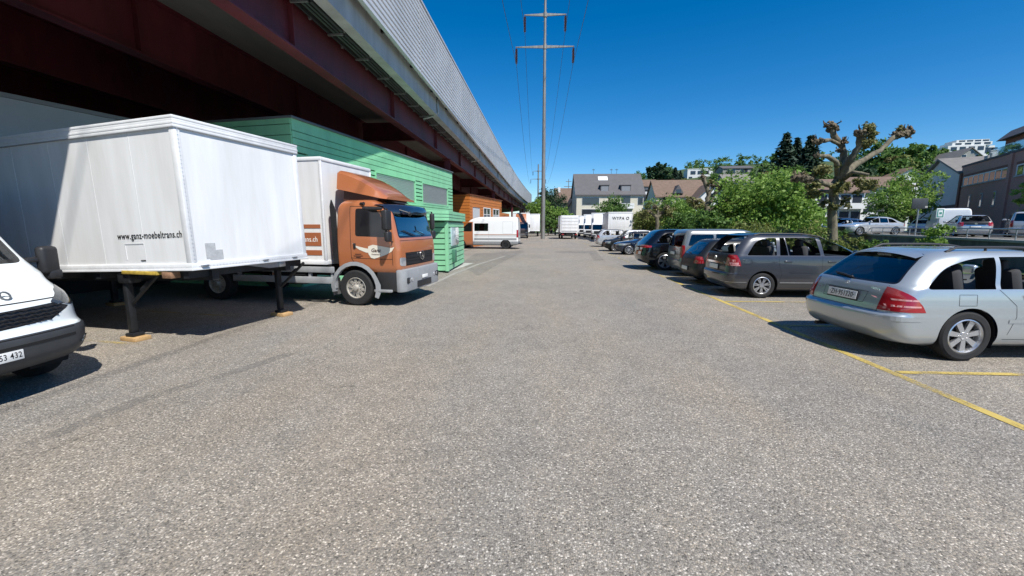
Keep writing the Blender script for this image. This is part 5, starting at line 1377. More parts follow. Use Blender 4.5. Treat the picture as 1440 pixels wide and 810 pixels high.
mb = MB(); x = bend(118)-5.7; mb.b2((x-2.2, 117.4, 0), (x+.4, 118.6, ZD)); mb.build('abutment', M_conc, via, 0)
for y in np.arange(7.5, 112, 14.4):
    mb = MB(); x = bend(y); mb.tube([(x-5.36, y, ZF1-.05), (x-5.34, y, ZF0+.1), (x-5.62, y, ZF0-.06), (x-6.1, y, ZD-.62)], .05, 8); mb.build('drain_pipe', M_rail, via, 40)
# cable tray under the overhang
tray = MB(); sweep(tray, [(-6.26, ZD-.50), (-6.20, ZD-.50), (-6.20, ZD-.42), (-6.26, ZD-.42)], 0, 29); sweep(tray, [(-5.82, ZD-.50), (-5.78, ZD-.50), (-5.78, ZD-.46), (-5.82, ZD-.46)], 0, 29); tray.build('cable_tray', M_pipe, via, 30)
for k, (o_, z, r_) in enumerate(((-6.15, ZD-.38, .05), (-6.02, ZD-.40, .035), (-5.92, ZD-.36, .06), (-5.84, ZD-.22, .045), (-6.05, ZD-.22, .055), (-5.86, ZD-.08, .035))):
    mb = MB(); mb.tube([(*pp_(i, o_), z) for i in range(29)], r_, 8); mb.build('pipe', M_pipe, via, 40)
for y in np.arange(-2.0, 118, 1.83):
    mb = MB(); x = bend(y); mb.b2((x-5.79, y-.025, ZD-.56), (x-5.75, y+.025, ZD)); mb.b2((x-6.26, y-.025, ZD-.56), (x-5.75, y+.025, ZD-.51)); mb.build('tray_bracket', M_steel, via, 0)
for y in np.arange(-1.1, 60, 1.83):
    mb = MB(); x = bend(y); mb.b2((x-6.30, y-.03, ZD-.54), (x-6.24, y+.03, ZD-.46)); mb.build('clamp', M_steel, via, 0)

# ------------------------------------------------------------------ buildings under the viaduct
def siding(mb, a, b, z0, z1, nvec, pitch=.21, gapw=.05, proud=.03):
    """horizontal boards between ground points a,b"""
    a = Vector(a); b = Vector(b); t = (b-a).normalized(); c = (a+b)/2; rot = Matrix.Rotation(math.atan2(t.y, t.x), 3, 'Z'); n = Vector(nvec)
    z = z0
    while z < z1-.02:
        h = min(pitch-gapw, z1-z)
        mb.box((c.x+n.x*proud/2, c.y+n.y*proud/2, z+h/2), ((b-a).length, proud, h), rot)
        z += pitch
M_green = mat('green_cladding', (.25, .59, .34), rough=.5, var=.16, vscale=1.6, stretch=(1, 1, .35))
M_greend = mat('green_groove', (.05, .15, .09), rough=.6)
M_blind = mat('grey_blind', (.62, .63, .63), rough=.5, metal=.3)
gb_ = thing('green_building', 'mint green metal-clad building with blinds tucked under the viaduct', 'building', (-7.34, 12.25, 0), R(-8.46))
# local: x outwards to the road, y along the front
HG = 4.95; LG = 13.08
mb = MB(); mb.b2((-7, .04, 0), (-.05, LG-.04, HG-.05)); mb.build('core', M_greend, gb_, 0)
cl = MB()
for z0, z1 in ((0, 1.9), (2.62, 2.95)): siding(cl, (0, 0), (0, LG), z0, z1, (1, 0), .21, .025)
for z, h_ in ((4.03, .18), (4.23, .18), (4.43, .18), (4.63, .33)): cl.b2((-.03, 0, z), (.03, LG, z+h_))
wins = [(.6, 3.6), (4.5, 8.1), (8.85, 12.35)]
edges = [0]+[e for w_ in wins for e in w_]+[LG]
for k in range(0, len(edges), 2): siding(cl, (0, edges[k]), (0, edges[k+1]), 2.95, 4.01, (1, 0), .18, .05)
cl.b2((-.03, 0, 1.95), (.035, LG, 2.6))
siding(cl, (-7, 0), (0, 0), 0, HG, (0, -1), .30, .02); siding(cl, (0, LG), (-7, LG), 0, HG, (0, 1), .30, .02)
cl.build('cladding', M_green, gb_, 0)
for y0, y1 in wins:
    w = MB(); w.b2((-.04, y0-.0, 2.95), (.04, y0+.05, 4.03)); w.b2((-.04, y1-.05, 2.95), (.04, y1, 4.03)); w.b2((-.04, y0+.05, 2.95), (.045, y1-.05, 3.0)); w.b2((-.04, y0+.05, 3.96), (.045, y1-.05, 4.03))
    wo = w.build('window', M_green, gb_, 0)
    s_ = MB()
    for k in range(14): s_.box((-.02, (y0+y1)/2, 3.03+k*.068), (.010, y1-y0-.1, .062), Matrix.Rotation(R(28), 3, 'Y'))
    s_.build('blind', M_blind, wo, 0)
rf = MB(); rf.b2((-7.05, -.06, HG-.0), (.09, LG+.06, HG+.07), .01); rf.build('roof_edge', mat('dark_flashing', (.10, .11, .11), rough=.5), gb_)
# lower annex standing forward
an = MB(); Mi = (Matrix.Translation((-7.34, 12.25, 0)) @ Matrix.Rotation(R(-8.46), 4, 'Z')).inverted()
def LG_(x, y): v = Mi @ Vector((x, y, 0)); return (v.x, v.y)
A0, A1, A2, A3 = (-3.78, 16.45), (-3.92, 20.55), (-5.6, 20.7), (-6.2, 16.45)
an.prism([LG_(*p) for p in (A0, A1, A2, A3)], 'z', .06, 2.40); an.build('annex', M_greend, gb_, 0)
ac = MB(); a, b, c, d = [LG_(*p) for p in (A0, A1, A2, A3)]
nE = (Vector(b)-Vector(a)).normalized(); nE = (nE.y, -nE.x)
siding(ac, a, b, .10, 2.05, nE, .215, .045, .05); siding(ac, d, a, .10, 2.05, ((Vector(a)-Vector(d)).normalized().y, -(Vector(a)-Vector(d)).normalized().x), .215, .045, .05)
q = Vector(a); 
ac.box((q.x, q.y, 1.05), (.13, .13, 1.95), Matrix.Rotation(R(8), 3, 'Z'))
ac.build('annex_cladding', M_green, gb_, 0)
cn = MB(); Pn = [(-3.66, 16.36), (-3.80, 20.62), (-6.0, 20.75), (-7.4, 13.6), (-6.4, 13.4), (-4.75, 14.9)]
cn.prism([LG_(*p) for p in Pn], 'z', 2.07, 2.44); cn.build('canopy', M_green, gb_, 0)
gr_ = MB(); qq = [LG_(*p) for p in Pn]
for i in (0, 3, 4, 5):
    a_, b_ = Vector(qq[i]), Vector(qq[(i+1) % 6]); t_ = (b_-a_).normalized(); n_ = Vector((t_.y, -t_.x)); 
    for z in (2.19, 2.31): gr_.box((*((a_+b_)/2), z), ((b_-a_).length+.01, .012, .018), Matrix.Rotation(math.atan2(t_.y, t_.x), 3, 'Z'))
gr_.build('canopy_groove', M_greend, gb_, 0)
pn = MB(); a_, b_ = Vector(a), Vector(b); t_ = (b_-a_).normalized(); n_ = Vector(nE); rt = Matrix.Rotation(math.atan2(t_.y, t_.x), 3, 'Z')
c_ = a_+t_*1.4+n_*.07; pn.box((c_.x, c_.y, 1.42), (1.7, .06, .75), rt, .01); pn.build('notice_case', mat('frosted_glass', (.42, .55, .58), rough=.15, coat=1.), gb_)
pn = MB(); c_ = a_+t_*1.0+n_*.10; pn.box((c_.x, c_.y, .62), (.42, .16, .5), rt, .02); pn.build('meter_box', mat('meter_green', (.05, .16, .10), rough=.5), gb_)
dsb = sheet('doorstep', [GZ(632, 383).xy, GZ(664, 371).xy, (-3.4, 20.9), (-4.4, 20.9), (-4.2, 16.0)], .012, M_conc)
# orange building
M_orangeb = mat('orange_cladding', (.50, .165, .035), rough=.5, var=.08, vscale=1.)
M_oranged = mat('orange_groove', (.16, .05, .015), rough=.6)
M_winglass = mat('window_glass', (.05, .06, .07), rough=.06, coat=1., spec=.8)
M_winframe = mat('white_frame_paint', (.72, .72, .70), rough=.5)
ob = thing('orange_building', 'orange clad flat-roofed building under the viaduct behind the panel van', 'building', (-6.40, 36.9, 0), R(-11.3))
LO = 9.5
mb = MB(); mb.b2((-7, .04, 0), (-.06, LO-.04, 4.5)); mb.build('core', M_oranged, ob, 0)
cl = MB(); wins = [(.55, 2.7), (3.55, 5.7), (6.45, 8.6)]
edges = [0]+[e for w_ in wins for e in w_]+[LO]
siding(cl, (0, 0), (0, LO), 0, 2.3, (1, 0), .26, .03); siding(cl, (0, 0), (0, LO), 3.62, 4.55, (1, 0), .26, .03)
for k in range(0, len(edges), 2): siding(cl, (0, edges[k]), (0, edges[k+1]), 2.3, 3.62, (1, 0), .26, .03)
siding(cl, (-7, 0), (0, 0), 0, 4.55, (0, -1), .26, .03); cl.build('cladding', M_orangeb, ob, 0)
for i, (y0, y1) in enumerate(wins):
    w = MB()
    for (ya, yb) in ((y0, y0+.08), (y1-.08, y1)): w.b2((-.05, ya, 2.3), (.05, yb, 3.62))
    w.b2((-.05, y0+.08, 2.3), (.05, y1-.08, 2.38)); w.b2((-.05, y0+.08, 3.54), (.05, y1-.08, 3.62))
    if i: w.b2((-.03, (y0+y1)/2-.03, 2.38), (.03, (y0+y1)/2+.03, 3.54)); w.b2((-.03, y0+.08, 2.95), (.025, y1-.08, 3.0))
    wo = w.build('window', M_orangeb if i == 0 else M_winframe, ob, 0)
    g = MB(); g.b2((-.02, y0+.07, 2.37), (0, y1-.07, 3.55)); g.build('pane', M_winglass if i else M_blind, wo, 0)
rf = MB(); rf.b2((-7.05, -.08, 4.55), (.1, LO+.08, 4.62)); rf.build('roof_edge', M_oranged, ob, 0)
ob2 = thing('orange_shed', 'small orange shed under the viaduct beyond the orange building', 'shed', (-5.6, 54.0, 0), R(-6))
mb = MB(); mb.b2((-6, 0, 0), (0, 7, 3.6)); mb.build('core', M_oranged, ob2, 0)
cl = MB(); siding(cl, (0, 0), (0, 7), 0, 3.6, (1, 0), .3, .04); siding(cl, (-6, 0), (0, 0), 0, 3.6, (0, -1), .3, .04); cl.build('cladding', M_orangeb, ob2, 0)
# grey shed and an added block that keeps light out under the viaduct
gs = thing('grey_shed', 'pale grey flat-topped shed in shade behind the white box body', 'shed', (-13.43, 8.6, 0), R(-14))
mb = MB(); mb.b2((-6, -.03, 0), (.03, 9.03, 2.3)); mb.build('shade_band', mat('shade_black', (.03, .03, .032), rough=.9), gs, 0)  # lower shed painted near-black, standing in for deep shade under the box body
mb = MB(); mb.b2((-6, 0, 2.3), (0, 9, 4.95)); mb.build('wall', mat('shed_grey', (.58, .60, .63), rough=.6, var=.08, vscale=.6), gs, 0)
mb = MB(); mb.b2((-6.06, -.06, 4.95), (.06, 9.06, 5.06)); mb.build('roof_edge', M_joint, gs, 0)
hl = thing('light_block', 'dark blank block added beneath the viaduct to keep light out', 'building', (-21, 0, 0), 0)  # added dark mass closing the far side so little light gets under the deck
M_block = mat('dark_block', (.035, .03, .03), rough=.9, var=.3, vscale=1)
mb = MB(); mb.b2((-6, -35, 0), (0, 118, ZG-.05)); mb.build('wall', M_block, hl, 0)
mb = MB(); mb.b2((-.02, -33, .3), (.03, 20, 3.2)); mb.build('block_panel', mat('dark_panel', (.05, .045, .045), rough=.7), hl, 0)

# ------------------------------------------------------------------ power line
M_galv = mat('mast_steel', (.24, .24, .23), rough=.6, metal=.3, var=.4, vscale=3, stretch=(1, 1, .2))
M_ins = mat('brown_porcelain', (.10, .025, .035), rough=.2, coat=1.)
M_wire = mat('wire_dark', (.05, .055, .06), rough=.5)
def power_pole(label, x, y, Hp, arms, r0, r1, group):
    t = thing('power_pole', label, 'power pole', (x, y, 0), R(2), group)
    m = MB(); m.cyl((0, 0, 0), (0, 0, Hp), r0, r1, 12); m.build('mast', M_galv, t, 40)
    st_ = MB()
    for k in range(int((Hp-3)/.55)):
        z = 3+k*.55; s_ = 1 if k % 2 else -1; rr = r0+(r1-r0)*z/Hp; st_.cyl((s_*(rr-.02), 0, z), (s_*(rr+.17), 0, z), .012, .012, 5)
    o = st_.build('step_bolt', M_galv, t, 0); o['kind'] = 'stuff'
    tips = []
    for (z, L_) in arms:
        a = MB()
        for sx in (1, -1): a.prism([(0, z-.18), (sx*L_, z-.05), (sx*L_, z+.05), (0, z+.18)], 'y', -.09, .09)
        a.cyl((0, 0, z-.3), (0, 0, z+.3), r1*1.7, r1*1.7, 10)
        a.build('crossarm', M_galv, t)
        for sx in (1, -1):
            i_ = MB()
            for dy in (-.2, .2):
                for k in range(9): i_.cyl((sx*(L_-.1), dy, z-.35-k*.2), (sx*(L_-.1), dy, z-.45-k*.2), .19, .09, 8)
                i_.cyl((sx*(L_-.1), dy, z), (sx*(L_-.1), dy, z-2.2), .025, .025, 5)
            i_.b2((sx*(L_-.1)-.04, -.28, z-2.25), (sx*(L_-.1)+.04, .28, z-2.17)); i_.b2((sx*(L_-.1)-.04, -.28, z-.28), (sx*(L_-.1)+.04, .28, z-.2))
            i_.build('insulator', M_ins, t)
            tips.append(Vector((x+sx*(L_-.1), y, z-2.22)))
    return tips
ARMS = [(AY(764, 66, 62).z, 4.0), (AY(764, 21, 62).z, 2.85)]
tA = power_pole('tall grey power pole with two crossarms standing at the end of the lane', .0, 62.0, AY(764, 21, 62).z+3.5, ARMS, .31, .15, 'power poles of the line')
tB = power_pole('distant power pole rising behind the trees beside the viaduct end', -2.7, 226.0, AY(764, 21, 62).z+3.5, ARMS, .5, .3, 'power poles of the line')
tC = [Vector((p.x, -104, p.z)) for p in tA]
NAMES = ['outer right', 'outer left', 'inner right', 'inner left']
LBL = ['power line from the right end of the lower crossarm', 'power line from the left end of the lower crossarm', 'power line from the right end of the upper crossarm', 'power line from the left end of the upper crossarm']
for i in range(4):
    mb = MB()
    for (a, b, sag) in ((tC[i], tA[i], 4.2), (tA[i], tB[i], 5.)):
        pts = []
        for k in range(41):
            u = k/40; p = a.lerp(b, u); p.z -= sag*4*u*(1-u); pts.append(p)
        mb.tube(pts, .025, 6)
    o = mb.build('power_line', M_wire, None, 40); tag(o, LBL[i], 'power line', 'wires of the power line')
t = thing('power_pole', 'slender far pole on the hillside left of the pale house', 'power pole', (12.5, 215, 8), 0)
mb = MB(); mb.cyl((0, 0, 0), (0, 0, 17), .22, .15, 8); mb.build('mast', M_galv, t); mb = MB(); mb.b2((-2.2, -.1, 13.2), (2.2, .1, 13.5)); mb.b2((-1.4, -.1, 15.6), (1.4, .1, 15.9)); mb.build('crossarm', M_galv, t, 0)
# ------------------------------------------------------------------ hillside
def sst(a, b, x):
    t = max(0., min(1., (x-a)/(b-a))); return t*t*(3-2*t)
def hill_z(x, y):
    d = math.hypot(x, y); ang = math.degrees(math.atan2(x, y))
    k = .22+.78*sst(-4, 20, ang)
    k *= .92-.22*sst(28, 44, ang)
    h = 40*k*sst(95, 300, d)
    return h+(1.0*sst(34, 60, x))*(1 if d < 400 else 1)-.3
M_hill = mat('hill_green', (.05, .085, .025), rough=.95, var=.5, vscale=.05)
mb = MB(); rows = []
for i in range(41):
    d = 88+(i/40)**1.5*900; r = []
    for j in range(81):
        a = R(-30+110*j/80); x, y = d*math.sin(a), d*math.cos(a); r.append((x, y, hill_z(x, y)))
    rows.append(r)
mb.grid(rows); o = mb.build('hill', M_hill, None, 60); o['kind'] = 'structure'
for p in o.data.polygons: p.use_smooth = True
if o.data.polygons[0].normal.z < 0: o.data.flip_normals()
def at(px, py, d):
    """point seen at px,py of the survey photograph at horizontal distance y=d"""
    return AY(px, py, d)

# ------------------------------------------------------------------ foliage
LM_spring = leafmat('leaf_spring', (.10, .19, .03), (.19, .32, .06), (.31, .45, .11), .45)
LM_mid = leafmat('leaf_mid', (.055, .115, .028), (.10, .19, .042), (.17, .28, .065), .4)
LM_olive = leafmat('leaf_olive', (.09, .12, .03), (.16, .20, .05), (.28, .31, .10), .4)
LM_dark = leafmat('leaf_dark', (.018, .042, .018), (.03, .065, .028), (.05, .10, .04), .2)
LM_blue = leafmat('needle_blue', (.014, .032, .022), (.025, .052, .034), (.045, .085, .05), .1)
LM_rust = leafmat('leaf_rust', (.09, .04, .03), (.14, .06, .04), (.20, .09, .05), .2)
LM_bud = leafmat('leaf_bud', (.12, .13, .04), (.22, .22, .08), (.34, .33, .15), .35)
M_bark = mat('plane_bark', (.235, .205, .14), rough=.9, dirt=(.05, .043, .03), vscale=5.5, bump=.6, bscale=18, stretch=(1, 1, .45))
M_knob = mat('knob_bark', (.22, .175, .115), rough=.95, dirt=(.04, .03, .02), vscale=9, bump=.8, bscale=25)
M_bark2 = mat('brown_bark', (.10, .075, .05), rough=.95, var=.4, vscale=6, bump=.5, bscale=20)
nrg = np.random.default_rng(11)
def leaf_mesh(name, P, N, size, m, parent, aspect=.6, fold=True):
    n = len(P)
    u = np.cross(N, nrg.normal(size=(n, 3))); u /= np.linalg.norm(u, axis=1)[:, None]+1e-9
    v = np.cross(N, u)
    s = size*(.6+.8*nrg.random(n))[:, None]
    a = P-u*s*.5; c = P+u*s*.5; b = P+v*s*aspect*.5+N*s*.08; d = P-v*s*aspect*.5+N*s*.08
    V = np.stack([a, b, c, d], 1).reshape(-1, 3)
    me = bpy.data.meshes.new(name); me.vertices.add(4*n); me.vertices.foreach_set('co', V.ravel())
    me.loops.add(4*n); me.loops.foreach_set('vertex_index', np.arange(4*n, dtype=np.int32))
    me.polygons.add(n); me.polygons.foreach_set('loop_start', np.arange(0, 4*n, 4, dtype=np.int32)); me.polygons.foreach_set('loop_total', np.full(n, 4, dtype=np.int32))
    me.update(); me.validate(); me.materials.append(m)
    o = bpy.data.objects.new(name, me); link(o, parent); return o
def crown_points(lumps, n, shellness=.55):
    """lumps: (cx,cy,cz,rx,ry,rz); clustered into sprays so light and gaps show"""
    w = np.array([l[3]*l[4]*l[5] for l in lumps])**.75; w /= w.sum()
    nspray = max(6, n//26)
    k = nrg.choice(len(lumps), nspray, p=w); L_ = np.array(lumps)[k]
    d = nrg.normal(size=(nspray, 3)); d /= np.linalg.norm(d, axis=1)[:, None]
    r = (shellness+(1-shellness)*nrg.random(nspray))[:, None]*(1+.12*nrg.normal(size=(nspray, 1)))
    C = L_[:, :3]+d*r*L_[:, 3:6]
    per = int(math.ceil(n/nspray))
    rad = .16*np.mean(L_[:, 3:6], axis=1)[:, None, None]
    P = (C[:, None, :]+nrg.normal(size=(nspray, per, 3))*rad*np.array([1, 1, .7])).reshape(-1, 3)
    N = np.repeat(d, per, 0)*.6+nrg.normal(size=(len(P), 3))*.7+np.array([0, 0, .35]); N /= np.linalg.norm(N, axis=1)[:, None]
    return P, N
def lumps_for(rx, rz, z0, n=7, seed=0):
    r = random.Random(seed); out = [(0, 0, z0+rz, rx*.72, rx*.72, rz*.8)]
    for i in range(n):
        a = 2*math.pi*i/n+r.uniform(-.3, .3); q = rx*r.uniform(.42, .62); zz = z0+rz*r.uniform(.45, 1.5)
        s = r.uniform(.38, .55); out.append((q*math.cos(a), q*math.sin(a), zz, rx*s, rx*s, rz*s*.95))
    out.append((r.uniform(-.2, .2)*rx, r.uniform(-.2, .2)*rx, z0+rz*1.55, rx*.42, rx*.42, rz*.42))
    return out
def tree(label, loc, rx, htot, trunk, leaves, size, m, name='tree', cat='tree', group=None, seed=1, bark=None, lump=7, rz=None):
    t = thing(name, label, cat, loc, rng.uniform(0, 6), group)
    rzz = (htot-trunk)/2 if rz is None else rz
    L_ = lumps_for(rx, rzz, trunk, lump, seed)
    tb = MB(); rr = max(.05, htot*.022)
    tb.tube([(0, 0, -.4), (.02*htot*.2, 0, trunk*.6), (0, .02, trunk+rzz*.8)], [rr*1.2, rr, rr*.5], 8)
    r = random.Random(seed)
    for l in L_[1:]:
        tb.tube([(0, 0, trunk*.75+.1), (l[0]*.5, l[1]*.5, (trunk+l[2])/2), (l[0], l[1], l[2])], [rr*.5, rr*.35, rr*.12], 6)
    tb.build('trunk', bark or M_bark2, t, 50)
    P, N = crown_points(L_, leaves); leaf_mesh('crown', P, N, size, m, t)
    return t
def conifer(label, loc, r, h, m, group=None, n=2600, seed=3, name='conifer'):
    t = thing(name, label, 'tree', loc, rng.uniform(0, 6), group)
    tb = MB(); tb.tube([(0, 0, -1), (0, 0, h*.5), (0, 0, h)], [h*.02, h*.013, .02], 7); tb.build('trunk', M_bark2, t, 50)
    z = nrg.random(n)**1.25; tiers = np.floor(z*16)/16+nrg.random(n)*.03
    ang = nrg.random(n)*2*math.pi; lay = (np.floor(z*16).astype(int)*37 % 7)
    branch = np.floor(ang/(2*math.pi)*9)
    ang = (branch+.5+nrg.normal(size=n)*.22+lay*.31)*2*math.pi/9
    reach = (1-tiers)**.85*(.75+.25*np.sin(branch*2.3+lay))
    q = nrg.random(n)**.6*reach*r
    Z = h*(.06+.94*tiers)-q*.28+.0
    P = np.stack([q*np.cos(ang), q*np.sin(ang), Z], 1)+nrg.normal(size=(n, 3))*r*.03
    N = np.stack([np.cos(ang)*.4, np.sin(ang)*.4, np.ones(n)], 1)+nrg.normal(size=(n, 3))*.4; N /= np.linalg.norm(N, axis=1)[:, None]
    leaf_mesh('crown', P, N, r*.24, m, t, .35)
    return t
# the round spring-green tree and the bushes behind the cars
def from_px(px, d): p = AY(px, 318, d); return p.x
tree('big rounded spring-green tree behind the dark grey people carrier', (from_px(1076, 30), 30, 0), 3.65, 5.75, .5, 15000, .23, LM_spring, name='round_tree', seed=5, lump=11)
B = [(1022, 34, 2.0, 3.6, LM_mid, 'dark green bush against the left foot of the rounded tree'), (985, 44, 2.9, 4.2, LM_spring, 'spring-green bush behind the slim pollarded plane'),
     (946, 46, 3.2, 5.1, LM_spring, 'broad spring-green bush behind the black off-roader'), (912, 45, 1.9, 4.3, LM_olive, 'olive-green bush behind the row of bays, left of the broad spring-green bush'),
     (908, 54, 1.6, 3.9, LM_olive, 'olive bush at the corner of the grey-lettered box body'), (1052, 27, 1.7, 2.3, LM_olive, 'low olive bush before the rounded tree'), (1000, 29.5, 1.6, 3.0, LM_mid, 'mid green bush under the slim pollarded plane'),
     (965, 38, 1.9, 3.2, LM_mid, 'mid green bush between the two slender pollarded planes'), (1130, 33, 2.0, 3.9, LM_spring, 'spring-green bush on the right flank of the rounded tree')]
for i, (px, d, rx, h, m, lab) in enumerate(B):
    tree(lab, (from_px(px, d), d, 0), rx, h, .25, int(4200*rx/2), .20, m, name='bush', cat='bush', seed=20+i, lump=7)
# hedge along the bays
hd = thing('hedge', 'low clipped leafy hedge behind the dark grey people carrier', 'hedge', (0, 0, 0))
hp = [Vector((11.0, 17.8)), Vector((11.3, 20.6)), Vector((11.6, 25.5))]
lump = []
for k in range(16):
    u = k/15; p = hp[0].lerp(hp[1], u*2) if u < .5 else hp[1].lerp(hp[2], u*2-1)
    lump.append((p.x, p.y, .95, .75, .6, .85+.12*math.sin(k*2.1)))
P, N = crown_points(lump, 9000, .6); leaf_mesh('foliage', P, N, .12, LM_olive, hd)
mb = MB()
for l in lump: mb.tube([(l[0], l[1], -.05), (l[0]+.05, l[1], .9)], [.03, .015], 5)
mb.build('stems', M_bark2, hd); hd.children[-1]['kind'] = 'stuff'
# shrubs along the wall of the upper car park
W_ = [(1205, 27.5, .9, 1.35, LM_olive, 'yellow-green shrub at the wall beside the big plane trunk'), (1240, 25.5, .8, 1.1, LM_mid, 'small shrub under the railing, left of the leafy sprays'),
      (1325, 22.3, .85, 2.15, LM_spring, 'leafy spray growing up through the railing below the green-and-white sign'), (1288, 23.5, .6, 1.0, LM_mid, 'small green shrub at the foot of the dark board sign'), (1165, 29, 1.2, 1.8, LM_mid, 'shrub behind the foot of the big pollarded plane')]
for i, (px, d, rx, h, m, lab) in enumerate(W_):
    tree(lab, (from_px(px, d)-.3, d, .0), rx, h, .1, 1500, .13, m, name='shrub', cat='shrub', seed=50+i, lump=5)
# trees further off
T_ = [(862, 78, 3.9, 7.6, 1.6, LM_mid, 'tree before the pale house front', 'tree'), (905, 76, 2.4, 4.6, .8, LM_olive, 'olive tree at the right corner of the pale house', 'tree'),
      (756, 100, 3.2, 9.0, 1.5, LM_spring, 'spring-green tree beside the end of the viaduct', 'tree'), (775, 108, 4.6, 12.4, 1.5, LM_dark, 'dark tree right behind the tall power pole', 'tree'),
      (781, 86, 2.7, 6.2, .6, LM_spring, 'bright green bush tree left of the rear-facing white lorry', 'tree'), (797, 84, 2.0, 5.0, .5, LM_spring, 'light green bush directly left of the rear-facing white lorry', 'tree'), (771, 82, 1.6, 4.2, .4, LM_mid, 'shady bush at the foot of the tall power pole', 'tree'),
      (1262, 52, 3.4, 7.0, 1.0, LM_spring, 'leafy tree behind the dark board sign', 'tree'), (1282, 54, 3.0, 8.2, 1.0, LM_spring, 'taller leafy tree beside the grey gabled house', 'tree'), (1240, 51, 2.2, 4.4, .6, LM_mid, 'low leafy tree above the silver saloon', 'tree'),
      (1452, 36.0, 1.7, 4.6, 1.0, LM_spring, 'leafy tree reaching in at the right picture edge', 'tree')]
for i, (px, d, rx, h, tr_, m, lab, nm) in enumerate(T_):
    x = from_px(px, d); z = UP-.1 if px > 1200 else 0
    tree(lab, (x, d, z), rx, h, tr_, int(2600*rx/2.4), .26 if d < 60 else .34, m, seed=70+i)
HT = [(882+48, 190, 9.5, 228, LM_dark, 0, 'tall dark round tree on the skyline left of the pointed conifers'), (950, 195, 4.0, 236, LM_blue, 1, 'pointed conifer on the skyline left of the white flat-roofed house'), (957, 205, 3.2, 240, LM_blue, 1, 'smaller pointed conifer touching its taller neighbour on the skyline'),
      (1107, 175, 9.0, 189, LM_blue, 1, 'tallest spreading conifer on the skyline above the rounded tree'), (1122, 180, 7.0, 195, LM_blue, 1, 'second dark conifer close to the tallest one'), (1141, 172, 8.5, 192, LM_blue, 1, 'broad dark conifer behind the big pollarded plane'),
      (1118, 160, 6.5, 230, LM_mid, 0, 'round green tree below the tall conifers'), (1071, 185, 4.5, 232, LM_blue, 1, 'small dark conifer left of the tall group'), (1078, 165, 4.0, 238, LM_rust, 0, 'reddish tree below the small dark conifer'),
      (1015, 180, 4.5, 243, LM_mid, 0, 'green tree between the white house and the long grey roof'), (1032, 178, 4.5, 246, LM_olive, 0, 'light green tree below the long grey roof'), (962, 170, 4.5, 250, LM_olive, 0, 'yellowish tree below the pointed conifers'), (945, 165, 3.5, 252, LM_rust, 0, 'rusty tree above the brown roof'), (890, 185, 4, 244, LM_dark, 0, 'dark tree at the left of the stacked terraces'),
      (1245, 120, 7.5, 196, LM_mid, 0, 'large green tree on the slope right of the big pollarded plane'), (1284, 140, 7.5, 200, LM_mid, 0, 'leafy tree on the slope above the gabled house'), (1265, 130, 7, 213, LM_olive, 0, 'pale green tree on the slope in front of the larger ones'), (1303, 165, 7, 203, LM_mid, 0, 'leafy tree just left of the white terraced block'), (1325, 180, 6, 206, LM_mid, 0, 'leafy tree touching the white terraced block'),
      (1215, 115, 6.0, 222, LM_dark, 0, 'dark tree behind the pollarded branches'), (1190, 112, 5.5, 232, LM_dark, 0, 'dark tree behind the big plane trunk'), (1228, 105, 5.0, 238, LM_olive, 0, 'sunlit tree above the row of flats'), (1382, 130, 5.0, 216, LM_dark, 0, 'dark round tree before the white terraced block'), (1300, 115, 4.5, 228, LM_dark, 0, 'dark tree above the roof of the small white gable'),
      (1160, 125, 5, 236, LM_mid, 0, 'green tree left of the big plane above the flats'), (915, 150, 4.0, 262, LM_dark, 0, 'dark tree right of the pale house roof'), (937, 112, 2.6, 266, LM_dark, 0, 'dark tree before the brown roof'), (768, 180, 6, 262, LM_dark, 0, 'dark tree on the slope left of the small houses')]
for i, (px, d, r, ytop, m, con, lab) in enumerate(HT):
    p = AY(px, ytop, d); zg = hill_z(p.x, p.y); h = max(3.5, p.z-zg)
    if con: conifer(lab, (p.x, p.y, zg), min(r*.95, h*.5), h*1.03, m, 'trees on the hillside', seed=i)
    else: tree(lab, (p.x, p.y, zg-.5), min(r*.66, h*.62), h+.5, h*.07, 3200, max(.55, r*.13), m, group='trees on the hillside', seed=100+i)
# woods filling the far slope: one mass
lump = []
for k in range(150):
    a = R(rng.uniform(2, 52)); d = rng.uniform(185, 330); x, y = d*math.sin(a), d*math.cos(a); s = rng.uniform(2.5, 5.); lump.append((x, y, hill_z(x, y)+s*.5, s, s, s*.8))
P, N = crown_points(lump, 26000, .6); o = leaf_mesh('woods', P, N, .95, LM_mid, None); tag(o, 'scrubby green woods covering the far hillside', 'woods', kind='stuff')

